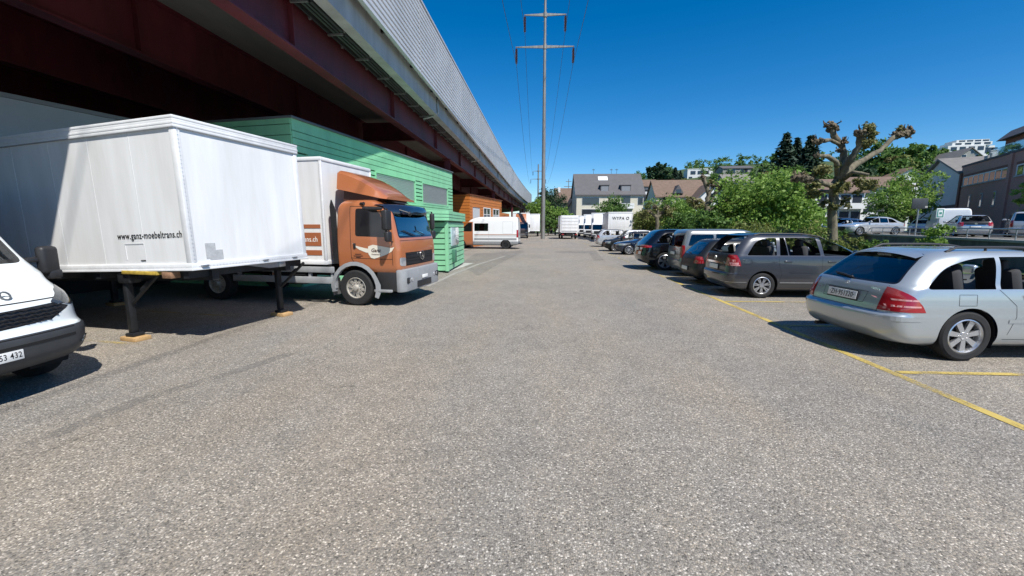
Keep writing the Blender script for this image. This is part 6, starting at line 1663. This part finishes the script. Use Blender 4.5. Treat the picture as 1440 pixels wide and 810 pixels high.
# ------------------------------------------------------------------ pollarded planes
def pollard(label, base, segs, knobs, tufts, scale_r, group='pollarded plane trees'):
    """segs: lists of (point, radius)"""
    t = thing('plane_tree', label, 'tree', base, 0, group); o = Vector(base)
    mb = MB()
    for s in segs:
        pts = []
        for i in range(len(s)-1):
            a, ra = Vector(s[i][0])-o, s[i][1]; b, rb_ = Vector(s[i+1][0])-o, s[i+1][1]
            for k in range(4):
                u = k/4; j = Vector((rng.uniform(-1, 1), rng.uniform(-1, 1), rng.uniform(-.5, .5)))*ra*.22*(1 if 0 < k else .3)
                pts.append((a.lerp(b, u)+j, (ra+(rb_-ra)*u)*rng.uniform(.9, 1.14)))
        pts.append((Vector(s[-1][0])-o, s[-1][1]))
        mb.tube([p for p, r in pts], [r*.86 for p, r in pts], 10)
    mb.build('trunk', M_bark, t, 60)
    for (c, r) in knobs:
        kb = MB(); c = Vector(c)-o; r *= .84
        kb.sphere(c, r*.62, 2, (1.15, 1.15, .8))
        for k in range(26):
            d = Vector((rng.gauss(0, 1), rng.gauss(0, 1), rng.gauss(0, .8))).normalized()
            kb.sphere(c+Vector((d.x*1.15, d.y*1.15, d.z*.85))*r*rng.uniform(.55, .85), r*rng.uniform(.16, .34), 1, (rng.uniform(.8, 1.2), 1, rng.uniform(.7, 1.1)))
        for k in range(8):
            d = Vector((rng.uniform(-1, 1), rng.uniform(-1, 1), rng.uniform(-.4, 1.2))).normalized(); kb.tube([c+d*r*.6, c+d*r*rng.uniform(1.0, 1.25), c+d*r*rng.uniform(1.15, 1.35)+Vector((0, 0, .06))], [.022, .013, .005], 4)
        for v in kb.bm.verts: v.co += Vector((rng.uniform(-1, 1), rng.uniform(-1, 1), rng.uniform(-1, 1)))*.022
        kb.build('knob', M_knob, t, 50)
    if tufts:
        P, N = crown_points([(*(Vector(c)-o), r, r, r*.8) for c, r in tufts], 420*len(tufts), .3); leaf_mesh('crown', P, N, .10*scale_r, LM_bud, t)
    return t
D = 18.6
def A(px, py, dd=0.): return AY(px, py, D+dd)
b0 = A(1171, 372); base = (b0.x, b0.y, 0.)
fork = A(1180, 250)
segs = [[((base[0], base[1], -.2), .235), (A(1171, 300), .20), (A(1174, 268), .215), (fork, .23)],
        [(fork, .2), (A(1187, 222), .15), (A(1184, 206), .13), (A(1172, 190), .12), (A(1170, 180), .17)],
        [(A(1184, 205), .09), (A(1168, 197, -.3), .08), (A(1152, 199, -.6), .10)],
        [(fork, .2), (A(1195, 226, -.5), .15), (A(1207, 208, -.7), .13), (A(1211, 192, -.8), .18)],
        [(A(1184, 246), .18), (A(1205, 230, .3), .14), (A(1238, 212, .7), .11), (A(1255, 194, .9), .12), (A(1272, 187, 1.), .17)],
        [(A(1178, 247), .13), (A(1176, 228, -.6), .10), (A(1164, 220, -.9), .09), (A(1148, 219, -1.2), .08)],
        [(A(1173, 262), .14), (A(1158, 258, -.5), .10), (A(1140, 251, -.9), .10), (A(1124, 250, -1.2), .15)],
        [(A(1184, 252), .12), (A(1200, 242, -.9), .08), (A(1222, 246, -1.3), .06)], [(A(1171, 270), .10), (A(1155, 268, .6), .07), (A(1146, 273, .9), .06)]]
knobs = [(A(1170, 178), .34), (A(1150, 199, -.6), .23), (A(1211, 189, -.8), .32), (A(1274, 187, 1.), .34), (A(1262, 190, .95), .28), (A(1123, 250, -1.2), .30), (A(1136, 254, -1.), .2), (A(1187, 200, -.1), .16), (A(1180, 212, -.1), .14), (A(1148, 219, -1.2), .09), (A(1186, 198), .10)]
tufts = [(A(1220, 184, -.8), .34), (A(1220, 200, -.8), .3), (A(1227, 192, -.8), .25), (A(1180, 262, -.3), .34), (A(1170, 290, -.3), .26), (A(1210, 258, -.6), .3), (A(1153, 240, -.9), .35), (A(1144, 262, -.9), .28), (A(1185, 262), .3), (A(1190, 285), .25), (A(1222, 262, -1.2), .3), (A(1178, 232, -.5), .2), (A(1145, 272, .9), .35), (A(1160, 285), .2), (A(1205, 272, -1), .2), (A(1252, 224, .8), .2), (A(1130, 246, -1.2), .15), (A(1265, 182, 1), .2)]
pollard('largest pollarded plane tree with knobbly bare arms, behind the silver estate', base, segs, knobs, tufts, 1.)
D = 31.0
b0 = A(996, 366); base = (b0.x, b0.y, 0.)
segs = [[((base[0], base[1], -.2), .27), (A(995, 310), .24), (A(993, 288), .26)], [(A(993, 290), .22), (A(997, 275), .17), (A(993, 262), .15), (A(989, 250), .18)], [(A(994, 290), .18), (A(1002, 276), .15), (A(1010, 266), .16)],
        [(A(993, 290), .16), (A(984, 280), .13), (A(976, 283), .14)], [(A(994, 298), .15), (A(1006, 291), .11), (A(1018, 284), .12), (A(1030, 286), .15)], [(A(998, 272), .12), (A(1003, 262), .12)]]
knobs = [(A(989, 249), .27), (A(1010, 265), .26), (A(976, 283), .24), (A(1030, 285), .3), (A(1003, 261), .22), (A(1018, 283), .2)]
pollard('slim pollarded plane tree with stubby arms, left of the rounded spring-green tree', base, segs, knobs, [(A(980, 288), .5), (A(1024, 290), .6), (A(1000, 258), .35), (A(996, 300), .3), (A(972, 280), .4), (A(1012, 262), .3)], 1.4)
D = 42.0
b0 = A(924, 349); base = (b0.x, b0.y, 0.)
segs = [[((base[0], base[1], -.2), .24), (A(924, 305), .2)], [(A(924, 306), .2), (A(917, 300), .16), (A(912, 298), .14)], [(A(924, 306), .2), (A(932, 299), .15), (A(937, 293), .15)], [(A(924, 306), .17), (A(925, 297), .15), (A(921, 292), .16)]]
knobs = [(A(912, 298), .32), (A(938, 292), .34), (A(921, 291), .3), (A(930, 300), .25)]
pollard('small low pollarded plane tree behind the black off-roader', base, segs, knobs, [(A(906, 300), .7), (A(940, 298), .7), (A(922, 294), .6), (A(933, 304), .5)], 1.7)

# ------------------------------------------------------------------ houses
M_slate = mat('slate_roof', (.105, .10, .105), rough=.75, var=.15, vscale=1.2)
M_brownroof = mat('brown_tiles', (.17, .115, .085), rough=.85, var=.25, vscale=1.5)
M_greyroof = mat('grey_tiles', (.20, .185, .17), rough=.85, var=.2, vscale=1.2)
M_cream = mat('cream_render', (.62, .58, .47), rough=.9, var=.1, vscale=.6)
M_wall = mat('white_render', (.70, .71, .70), rough=.9, var=.08, vscale=.6)
M_greyw = mat('grey_render', (.30, .30, .28), rough=.9, var=.12, vscale=.5)
M_pane = mat('house_glass', (.03, .035, .045), rough=.08, spec=.8)
M_trim = mat('dark_timber', (.05, .04, .035), rough=.8)
def win(mb_f, mb_g, x0, x1, z0, z1, y=-.0):
    mb_f.b2((x0-.07, y-.04, z0-.07), (x1+.07, y+.02, z1+.07)); mb_g.b2((x0, y-.05, z0), (x1, y+.01, z1))
def house(label, loc, rz, L_, W_, he, hr, wallm, roofm, rows, ridge='x', over=.4, name='house', cat='house', group=None, chim=(), balc=(), base=-2., frame=None, gwin=()):
    """local: front along x at y=0 (faces -y); rows: (z0,z1,[(x0,x1)..]) window rows on the front"""
    t = thing(name, label, cat, loc, rz, group)
    w = MB(); w.b2((0, 0, base), (L_, W_, he))
    if ridge == 'y': w.prism([(0, he+.001), (L_, he+.001), (L_/2, hr)], 'y', .0, W_)
    elif hr > he: w.prism([(0, he+.001), (W_, he+.001), (W_/2, hr)], 'x', .0, L_)
    w.build('wall', wallm, t, 0)
    r = MB(); th = .22
    if hr <= he: r.b2((-over, -over, he+.002), (L_+over, W_+over, he+.3))
    elif ridge == 'x':
        k = (hr-he)/(W_/2)
        r.prism([(-over, he-k*over+.03), (W_/2, hr+.03), (W_+over, he-k*over+.03), (W_+over, he-k*over+th+.03), (W_/2, hr+th+.05), (-over, he-k*over+th+.03)], 'x', -over, L_+over)
    else:
        k = (hr-he)/(L_/2)
        r.prism([(-over, he-k*over+.03), (L_/2, hr+.03), (L_+over, he-k*over+.03), (L_+over, he-k*over+th+.03), (L_/2, hr+th+.05), (-over, he-k*over+th+.03)], 'y', -over, W_+over)
    ro = r.build('roof', roofm, t, 0)
    for (x, y, h) in chim:
        c = MB(); c.b2((x-.35, y-.35, he), (x+.35, y+.35, h)); c.build('chimney', wallm, ro, 0)
    for (z0, z1, xs) in rows:
        for (x0, x1) in xs:
            f = MB(); g = MB(); win(f, g, x0, x1, z0, z1); wo = f.build('window', frame or M_winframe, t, 0); 
            n = max(1, int((x1-x0)/1.1)); 
            g.build('pane', M_pane, wo, 0)
    for (x0, x1, z0, z1, d) in balc:
        b = MB(); b.b2((x0, -d, z0), (x1, -.06, z0+.15)); b.b2((x0, -d, z0+.151), (x1, -d+.1, z1)); b.b2((x0, -d+.1, z0+.151), (x0+.1, -.06, z1)); b.b2((x1-.1, -d+.1, z0+.151), (x1, -.06, z1)); b.build('balcony', M_wall, t, 0)
    return t
def wid(px0, px1, d): return AY(px1, 318, d).x-AY(px0, 318, d).x
# pale house with the big slate roof
d = 94.; p = AY(810, 318, d); Lh = wid(810, 904, d); ze = AY(850, 273, d).z; zr = AY(850, 246, d+4.75).z
ph = house('pale house with big dark slate roof and two dormers at the end of the lane', (p.x, d, 0), R(2), Lh, 9.5, ze, zr, M_cream, M_slate,
      [(ze-2.3, ze-.7, [(1.2, 4.9), (13.2, 14.3)]), (ze-5.6, ze-3.2, [(1.2, 5.2), (9.5, 12.0)])], over=.35, base=0)
for (x0, x1) in ((5.2, 7.0), (9.6, 11.7)):
    dm = MB(); dm.b2((x0, .5, ze+.0), (x1, 3.0, ze+1.9)); dm.b2((x0-.15, .35, ze+1.9), (x1+.15, 3.2, ze+2.05)); do = dm.build('dormer', M_slate, ph, 0)
    g = MB(); g.b2((x0+.15, .46, ze+.15), (x1-.15, .51, ze+1.75)); g.build('pane', mat('grey_shutter', (.22, .23, .25), rough=.5), do, 0)
sk = MB(); kk = (zr-ze)/4.75; sk.prism([(3.1, ze+3.1*kk+.26), (4.0, ze+4.0*kk+.26), (4.0, ze+4.0*kk+.34), (3.1, ze+3.1*kk+.34)], 'x', 5.1, 7.2); sk.build('skylight', M_wall, ph, 0)
bl = MB(); bl.b2((9.3, -.9, ze-3.1), (12.3, -.05, ze-2.95)); bl.b2((9.3, -.9, ze-2.95), (12.3, -.82, ze-2.0)); bl.build('balcony', M_wall, ph, 0)
fd = MB(); fd.b2((9.7, -.04, ze-2.8), (11.6, .05, ze-.2)); fd.build('window', M_pane, ph, 0)
for x in (4.2, 8.2, 9.4): an = MB(); an.cyl((x, 4.75, zr), (x, 4.75, zr+1.4), .04, .03, 5); an.b2((x-.3, 4.7, zr+1.1), (x+.3, 4.8, zr+1.2)); an.build('aerial', M_trim, ph, 0)
# small houses left of it
d = 120.; p = AY(781, 318, d); L2 = wid(778, 811, d)
house('small white house with brown roof left of the pale slate-roofed house', (p.x, d, 0), R(0), L2, 8, AY(790, 284, d).z, AY(790, 266, d+4).z, M_wall, M_brownroof, [(AY(790, 296, d).z, AY(790, 287, d).z, [(1.0, 3.0), (4.0, 5.6)]), (AY(790, 309, d).z, AY(790, 300, d).z, [(1.0, 3.0)])], chim=[(1.0, 3, AY(790, 262, d).z)])
d = 104.; p = AY(797, 318, d); L2 = wid(797, 818, d)
house('little cream gabled house tight against the left side of the pale slate-roofed house', (p.x, d, 0), R(4), L2, 8, AY(800, 296, d).z, AY(800, 276, d).z, M_cream, M_brownroof, [(AY(800, 301, d).z, AY(800, 294, d).z, [(1.5, 2.6)]), (AY(800, 309, d).z, AY(800, 301.5, d).z, [(.8, 1.5), (2.0, 2.7)])], ridge='y', over=.5)
# stacked terraces right of the slate roof
d = 130.
for i, (px0, px1, y0, y1, m, lab) in enumerate([(896, 922, 262, 252, M_brownroof, 'brown-roofed house above the stacked terraces right of the slate roof'), (899, 917, 285, 268, M_wall, 'white balconied block beside the slate roof')]):
    p = AY(px0, 318, d); house(lab, (p.x, d-i*8, 0), 0, wid(px0, px1, d), 8, AY(900, y0, d).z, AY(900, y1, d).z if i == 0 else 0, M_wall if i else M_greyw, m if not i else M_greyroof, [(AY(900, y0+10, d).z, AY(900, y0+4, d).z, [(1, 4)])], balc=[(0, 4.5, AY(900, y0+12, d).z, AY(900, y0+8, d).z, 1.)])
# long brown roof with a gable dormer, and the white gable
d = 112.; p = AY(921, 318, d)
hb = house('long low house under a brown tiled roof with one gabled dormer', (p.x, d, 0), 0, wid(921, 992, d), 10, AY(950, 276, d).z, AY(950, 254.5, d+5).z, M_cream, M_brownroof, [(AY(950, 290, d).z, AY(950, 281, d).z, [(2, 4), (6, 8)])], base=-1)
zt0 = AY(950, 272, d).z; zt1 = AY(950, 260, d).z; xm = wid(921, 951, d)
mb = MB(); mb.prism([(xm-1.3, zt0), (xm+1.3, zt0), (xm, zt1)], 'y', -.3, 4); do = mb.build('dormer', M_slate, hb, 0)
mb = MB(); mb.b2((xm-.6, -.34, zt0+.1), (xm+.6, -.31, zt0+1.0)); mb.build('pane', M_pane, do, 0)
d = 104.; p = AY(972, 318, d)
house('white gabled house with dark eaves behind the slim pollarded plane', (p.x, d, 0), R(-4), wid(972, 1028, d), 10, AY(1000, 284, d).z, AY(1000, 257, d).z, M_wall, M_brownroof, [(AY(1000, 282, d).z, AY(1000, 272, d).z, [(3, 4.6), (5.6, 7.0)])], ridge='y', over=.7)
# white modern house and long grey roof on the hill
d = 205.; p = AY(966, 256, d)
wv = thing('house', 'white flat-roofed modern house with strip windows on the hilltop', 'house', (p.x, d, p.z), R(-6))
Lm = wid(966, 1000, d); zt_ = AY(966, 238.5, d).z-p.z
mb = MB(); mb.b2((0, 0, -6), (Lm, 8, zt_)); mb.build('wall', M_wall, wv, 0); mb = MB(); mb.b2((-.1, -.1, zt_), (Lm+.1, 8.1, zt_+.3)); mb.build('roof', M_wall, wv, 0)
for (a, b_) in ((.12, .32), (.40, .62), (.70, .84)):
    f = MB(); f.b2((Lm*a, -.06, zt_*.60), (Lm*b_, .02, zt_*.88)); f.build('window', M_pane, wv, 0)
for (a, b_) in ((.06, .2), (.42, .85)):
    f = MB(); f.b2((Lm*a, -.06, zt_*.10), (Lm*b_, .02, zt_*.42)); f.build('window', M_pane, wv, 0)
d = 190.; p = AY(1016, 248, d)
house('low house with long grey roof on the skyline right of the white modern house', (p.x, d, p.z-6), R(-3), wid(1016, 1056, d), 9, AY(1020, 237, d).z-p.z+6, AY(1020, 232.5, d).z-p.z+6, M_greyw, M_slate, [(7., 9, [(2, 5), (7, 10)])], base=-4)
d = 150.; p = AY(1020, 256, d)
house('grey-roofed house behind the left shoulder of the rounded tree', (p.x, d, p.z-4), R(0), wid(1020, 1060, d), 9, 4.0, 6.8, M_greyw, M_greyroof, [(2, 3.3, [(2, 4)])], base=-5)
# row of flats behind the upper car park
d = 76.; z_of = lambda y, dd=76.: AY(1180, y, dd).z
def flats(label, px0, px1, dd, ye, yr, rz, bal):
    p = AY(px0, 318, dd); L_ = wid(px0, px1, dd); he = AY(px0, ye, dd).z; hr = AY(px0, yr, dd+5.5).z
    rows = []; bc = []
    for k in range(3):
        z1 = he-.5-k*2.75; z0 = z1-1.35; xs = []; x = .6
        while x < L_-1.2: xs.append((x, x+1.6)); x += 1.95
        rows.append((z0, z1, xs))
        if bal and k < 3: bc.append((.3, L_*.45, z0-1.0, z0-.05, 1.2)); bc.append((L_*.62, L_*.98, z0-1.0, z0-.05, 1.0))
    return house(label, (p.x, dd, 0), rz, L_, 11, he, hr, M_wall, M_brownroof, rows, over=.5, balc=bc, name='apartment_building', cat='flats', base=-.5)
flats('white three-storey flats with balconies, behind the big plane trunk', 1124, 1214, 76., 270, 254, R(3), True)
flats('white flats with darker brown roof, between the balconied flats and the leafy trees', 1206, 1274, 84., 263, 251, R(-2), False)
d = 112.; p = AY(1250, 318, d)
house('small white gable peeping over the roof of the flats', (p.x, d, 0), R(0), wid(1250, 1290, d), 8, AY(1270, 248, d).z, AY(1270, 237, d).z, M_wall, M_brownroof, [(AY(1270, 247, d).z, AY(1270, 243, d).z, [(2.8, 3.7), (4.2, 5.1)])], ridge='y', over=.6)
# grey gabled house before the brick building
zg_ = AY(1347, 244, 55.2).z-UP
gh = house('grey rendered gabled house with beige roof next to the brick building', (55.9, 68.2, UP), R(-115.7), 14.6, 26, zg_, AY(1311, 228, 63).z-UP, mat('pale_grey_render', (.56, .56, .53), rough=.9, var=.1, vscale=.5), M_greyroof, [(zg_-2.4, zg_-.9, [(5.0, 7.0), (8.3, 9.6)])], ridge='y', over=.4, base=-1)
dk = MB(); dk.b2((7.0, -.05, -1), (14.58, -.002, zg_-3.6)); dk.build('brick_base', mat('dark_brick_plain', (.085, .065, .06), rough=.9, var=.2, vscale=3), gh, 0)
d = 150.; p = AY(1327, 318, d)
house('grey gabled house on the slope below the white terraced block', (p.x, d, 0), R(-10), wid(1327, 1366, d), 14, AY(1340, 226, d).z, AY(1340, 209, d).z, M_greyw, M_greyroof, [(AY(1340, 224, d).z, AY(1340, 218, d).z, [(2, 3.2), (5.5, 6.7)]), (AY(1340, 217, d).z, AY(1340, 212, d).z, [(4.2, 5.0)])], ridge='y', over=.4, base=0)
d = 230.; p = AY(1332, 215, d)
wt = thing('apartment_building', 'white terraced block stepping along the hilltop at the right', 'flats', (p.x, d, p.z), R(-10))
Lm = wid(1332, 1388, d); hz = (AY(1340, 197, d).z-p.z)
for k, (a, b_, z0, z1) in enumerate(((0., .8, 0, .55), (.1, .95, .551, .8), (.2, .9, .801, 1.0), (.7, 1.05, -.3, .5))):
    mb = MB(); mb.b2((Lm*a, k*.5, hz*z0-(6 if k == 0 else 0)), (Lm*b_, 9, hz*z1)); mb.build('wall', M_wall, wt, 0)
    for j in range(4):
        x = Lm*(a+(b_-a)*(.08+.24*j)); f = MB(); f.b2((x, k*.5-.08, hz*(z0+.25*(z1-z0))), (x+Lm*.13, k*.5-.0, hz*(z0+.8*(z1-z0)))); f.build('window', M_pane, wt, 0)
# brick building on the right
def brick(name, c1, c2, mort, sx=4.2):
    m = bpy.data.materials.new(name); m.use_nodes = True; nt = m.node_tree; L = nt.links; b = nt.nodes['Principled BSDF']
    tc = nt.nodes.new('ShaderNodeTexCoord'); mp = nt.nodes.new('ShaderNodeMapping'); mp.inputs['Rotation'].default_value = (R(90), 0, 0)
    br = nt.nodes.new('ShaderNodeTexBrick'); br.inputs['Scale'].default_value = sx; br.inputs['Color1'].default_value = (*c1, 1); br.inputs['Color2'].default_value = (*c2, 1); br.inputs['Mortar'].default_value = (*mort, 1); br.inputs['Mortar Size'].default_value = .012
    L.new(tc.outputs['Object'], mp.inputs['Vector']); L.new(mp.outputs[0], br.inputs['Vector']); L.new(br.outputs['Color'], b.inputs['Base Color']); b.inputs['Roughness'].default_value = .9
    MATS[name] = m; return m
M_brick = brick('purple_brick', (.48, .235, .175), (.39, .185, .14), (.46, .34, .29))
M_brick2 = brick('red_brick_band', (.24, .085, .05), (.19, .07, .045), (.2, .15, .12))
bk = thing('brick_building', 'long dark brick building with strip windows and slit windows at the right', 'building', (49.5, 55, UP), R(-115.7))
mb = MB(); mb.b2((0, 0, -1), (26, 14, 7.6)); mb.build('wall', M_brick, bk, 0)
mb = MB(); mb.b2((-.05, -.06, 7.602), (26.05, 14.05, 7.82)); mb.build('parapet', mat('dark_coping', (.06, .05, .05), rough=.7), bk, 0)
for (x0, x1, m_) in ((.0, .5, M_brick2), (11.25, 11.8, M_brick)):
    mb = MB(); mb.b2((x0, -.16, -1), (x1, -.002, 7.6 if x0 else 6.9)); mb.build('pier', m_, bk, 0)
for (x0, x1, n) in ((.9, 11.0, 8), (12.6, 20, 6)):
    mb = MB(); mb.b2((x0-.1, -.05, 6.42), (x1+.1, -.002, 6.66)); mb.build('lintel', M_brick2, bk, 0)
    mb = MB(); mb.b2((x0-.1, -.12, 5.28), (x1+.1, -.002, 5.42)); mb.build('sill', M_conc, bk, 0)
    w_ = (x1-x0)/n
    for k in range(n):
        f = MB(); f.b2((x0+k*w_, -.03, 5.43), (x0+k*w_+.14, .02, 6.41)); f.b2((x0+k*w_+.14, -.025, 6.30), (x0+(k+1)*w_, .02, 6.41)); wo = f.build('window', M_winframe, bk, 0)
        g = MB(); g.b2((x0+k*w_+.14, -.012, 5.43), (x0+(k+1)*w_, .01, 6.29)); g.build('pane', M_winglass, wo, 0)
for x in (3.3, 6.2, 9.1):
    f = MB(); f.b2((x-.32, -.07, 2.72), (x+.32, -.002, 2.84)); f.b2((x+.2, -.05, 2.85), (x+.30, -.002, 4.15)); f.b2((x-.3, -.05, 4.151), (x+.3, -.002, 4.25)); wo = f.build('window', M_conc, bk, 0)
    g = MB(); g.b2((x-.22, -.02, 2.85), (x+.2, -.001, 4.15)); g.build('pane', M_winglass, wo, 0)
mb = MB(); mb.b2((6.6, 1.0, 7.6), (25, 13, 9.5)); mb.build('upper_storey', M_brick2, bk, 0)
for k in range(9):
    x = 6.9+k*1.9; f = MB(); f.b2((x, .94, 7.9), (x+1.6, .999, 9.05)); wo = f.build('window', M_winframe, bk, 0)
    g = MB(); g.b2((x+.12, .92, 7.95), (x+1.5, .938, 8.98)); g.build('pane', mat('sky_pane', (.16, .22, .28), rough=.08, spec=.8), wo, 0)
mb = MB(); mb.prism([(.4, 9.5), (13.5, 9.5), (12.5, 10.5), (1.4, 10.5)], 'x', 6.2, 25.4); mb.build('roof', M_slate, bk, 0)
mb = MB(); mb.b2((6.6, .02, 7.83), (16, .06, 8.6)); mb.build('balustrade', glass('balcony_glass', (.6, .7, .75), refl=.2), bk, 0)
mb = MB(); mb.cyl((12.8, 5, 10.4), (12.8, 5, 13.6), .04, .03, 5); mb.build('aerial', M_trim, bk, 0)
mb = MB(); mb.b2((.6, 1.5, 7.83), (1.5, 2.4, 8.7)); mb.cyl((1.05, 1.95, 8.7), (1.05, 1.95, 9.1), .25, .25, 10); mb.build('chimney', M_conc, bk, 0)
# signs by the upper car park
d = 30.; p = AY(1289, 318, d)
sg_ = thing('sign', 'dark blank board on a slim post by the railing of the raised car park', 'sign', (p.x, d, UP-.0), R(-8))
mb = MB(); mb.cyl((0, .05, 0), (0, .05, 2.3), .045, .045, 8); mb.build('post', M_rail, sg_)
hh = AY(1289, 279, d).z-UP; h0 = AY(1289, 293.5, d).z-UP
mb = MB(); mb.b2((-.44, -.03, h0), (.44, .03, hh), .01); mb.build('board', mat('board_grey', (.045, .05, .055), rough=.5, var=.2, vscale=3), sg_)
mb = MB(); mb.b2((.30, -.036, h0+.06), (.45, -.031, h0+.17)); mb.build('mark', M_conc, sg_, 0)
d = 27.; p = AY(1319.5, 318, d)
sg2 = thing('sign', 'small green-and-white notice on a post above the leafy spray', 'sign', (p.x, d, UP), R(-10))
z0, z1 = AY(1319, 307, d).z-UP, AY(1319, 293, d).z-UP
mb = MB(); mb.cyl((0, .04, 0), (0, .04, z1), .03, .03, 8); mb.build('post', M_rail, sg2)
mb = MB(); mb.b2((-.20, -.02, z0), (.20, .02, z1), .01); mb.build('board', mat('sign_white', (.70, .74, .74), rough=.4), sg2)
mb = MB()
for (x0, x1, a, b_) in ((-.16, .16, .82, .90), (-.16, -.11, .2, .82), (.11, .16, .2, .82), (-.16, .16, .12, .2), (-.05, .07, .42, .62)): mb.b2((x0, -.026, z0+(z1-z0)*a), (x1, -.0205, z0+(z1-z0)*b_))
mb.build('mark', mat('sign_green', (.05, .25, .20), rough=.4), sg2, 0)
# ------------------------------------------------------------------ camera, sun, sky
cd = bpy.data.cameras.new('camera'); cam = bpy.data.objects.new('camera', cd); COL.objects.link(cam)
cd.sensor_width = 36; cd.lens = 36*F/1440; cd.clip_end = 5000; cd.clip_start = .05
cam.location = (0, 0, EYE); cam.rotation_euler = (math.pi/2-PT, 0, TH)
sc.camera = cam
SUN = Vector((.47, -.60, 1.0)).normalized()
sl = bpy.data.lights.new('sun', 'SUN'); sl.energy = SUN_E; sl.angle = R(.53); sl.color = (1.0, .955, .88)
so = bpy.data.objects.new('sun', sl); COL.objects.link(so); so.rotation_euler = SUN.to_track_quat('Z', 'Y').to_euler(); so.location = (20, -20, 60)
w = bpy.data.worlds.new('World'); sc.world = w; w.use_nodes = True; nt = w.node_tree
bg = nt.nodes['Background']; sky = nt.nodes.new('ShaderNodeTexSky'); sky.sky_type = 'NISHITA'; sky.sun_disc = False
sky.sun_elevation = math.asin(SUN.z); sky.sun_rotation = math.atan2(SUN.x, SUN.y)
sky.altitude = 1500; sky.air_density = 1.0; sky.dust_density = .15; sky.ozone_density = 3.0
bg.inputs['Strength'].default_value = SKY_S
hs = nt.nodes.new('ShaderNodeHueSaturation'); hs.inputs['Saturation'].default_value = 1.43; nt.links.new(sky.outputs[0], hs.inputs['Color']); nt.links.new(hs.outputs[0], bg.inputs['Color'])
vs = sc.view_settings; vs.view_transform = 'Standard'; vs.look = 'None'; vs.gamma = 1; vs.exposure = EXPO; vs.use_curve_mapping = False
sc.cycles.max_bounces = 8; sc.cycles.transparent_max_bounces = 24; sc.cycles.diffuse_bounces = 2; sc.cycles.glossy_bounces = 4
sc.cycles.use_denoising = True
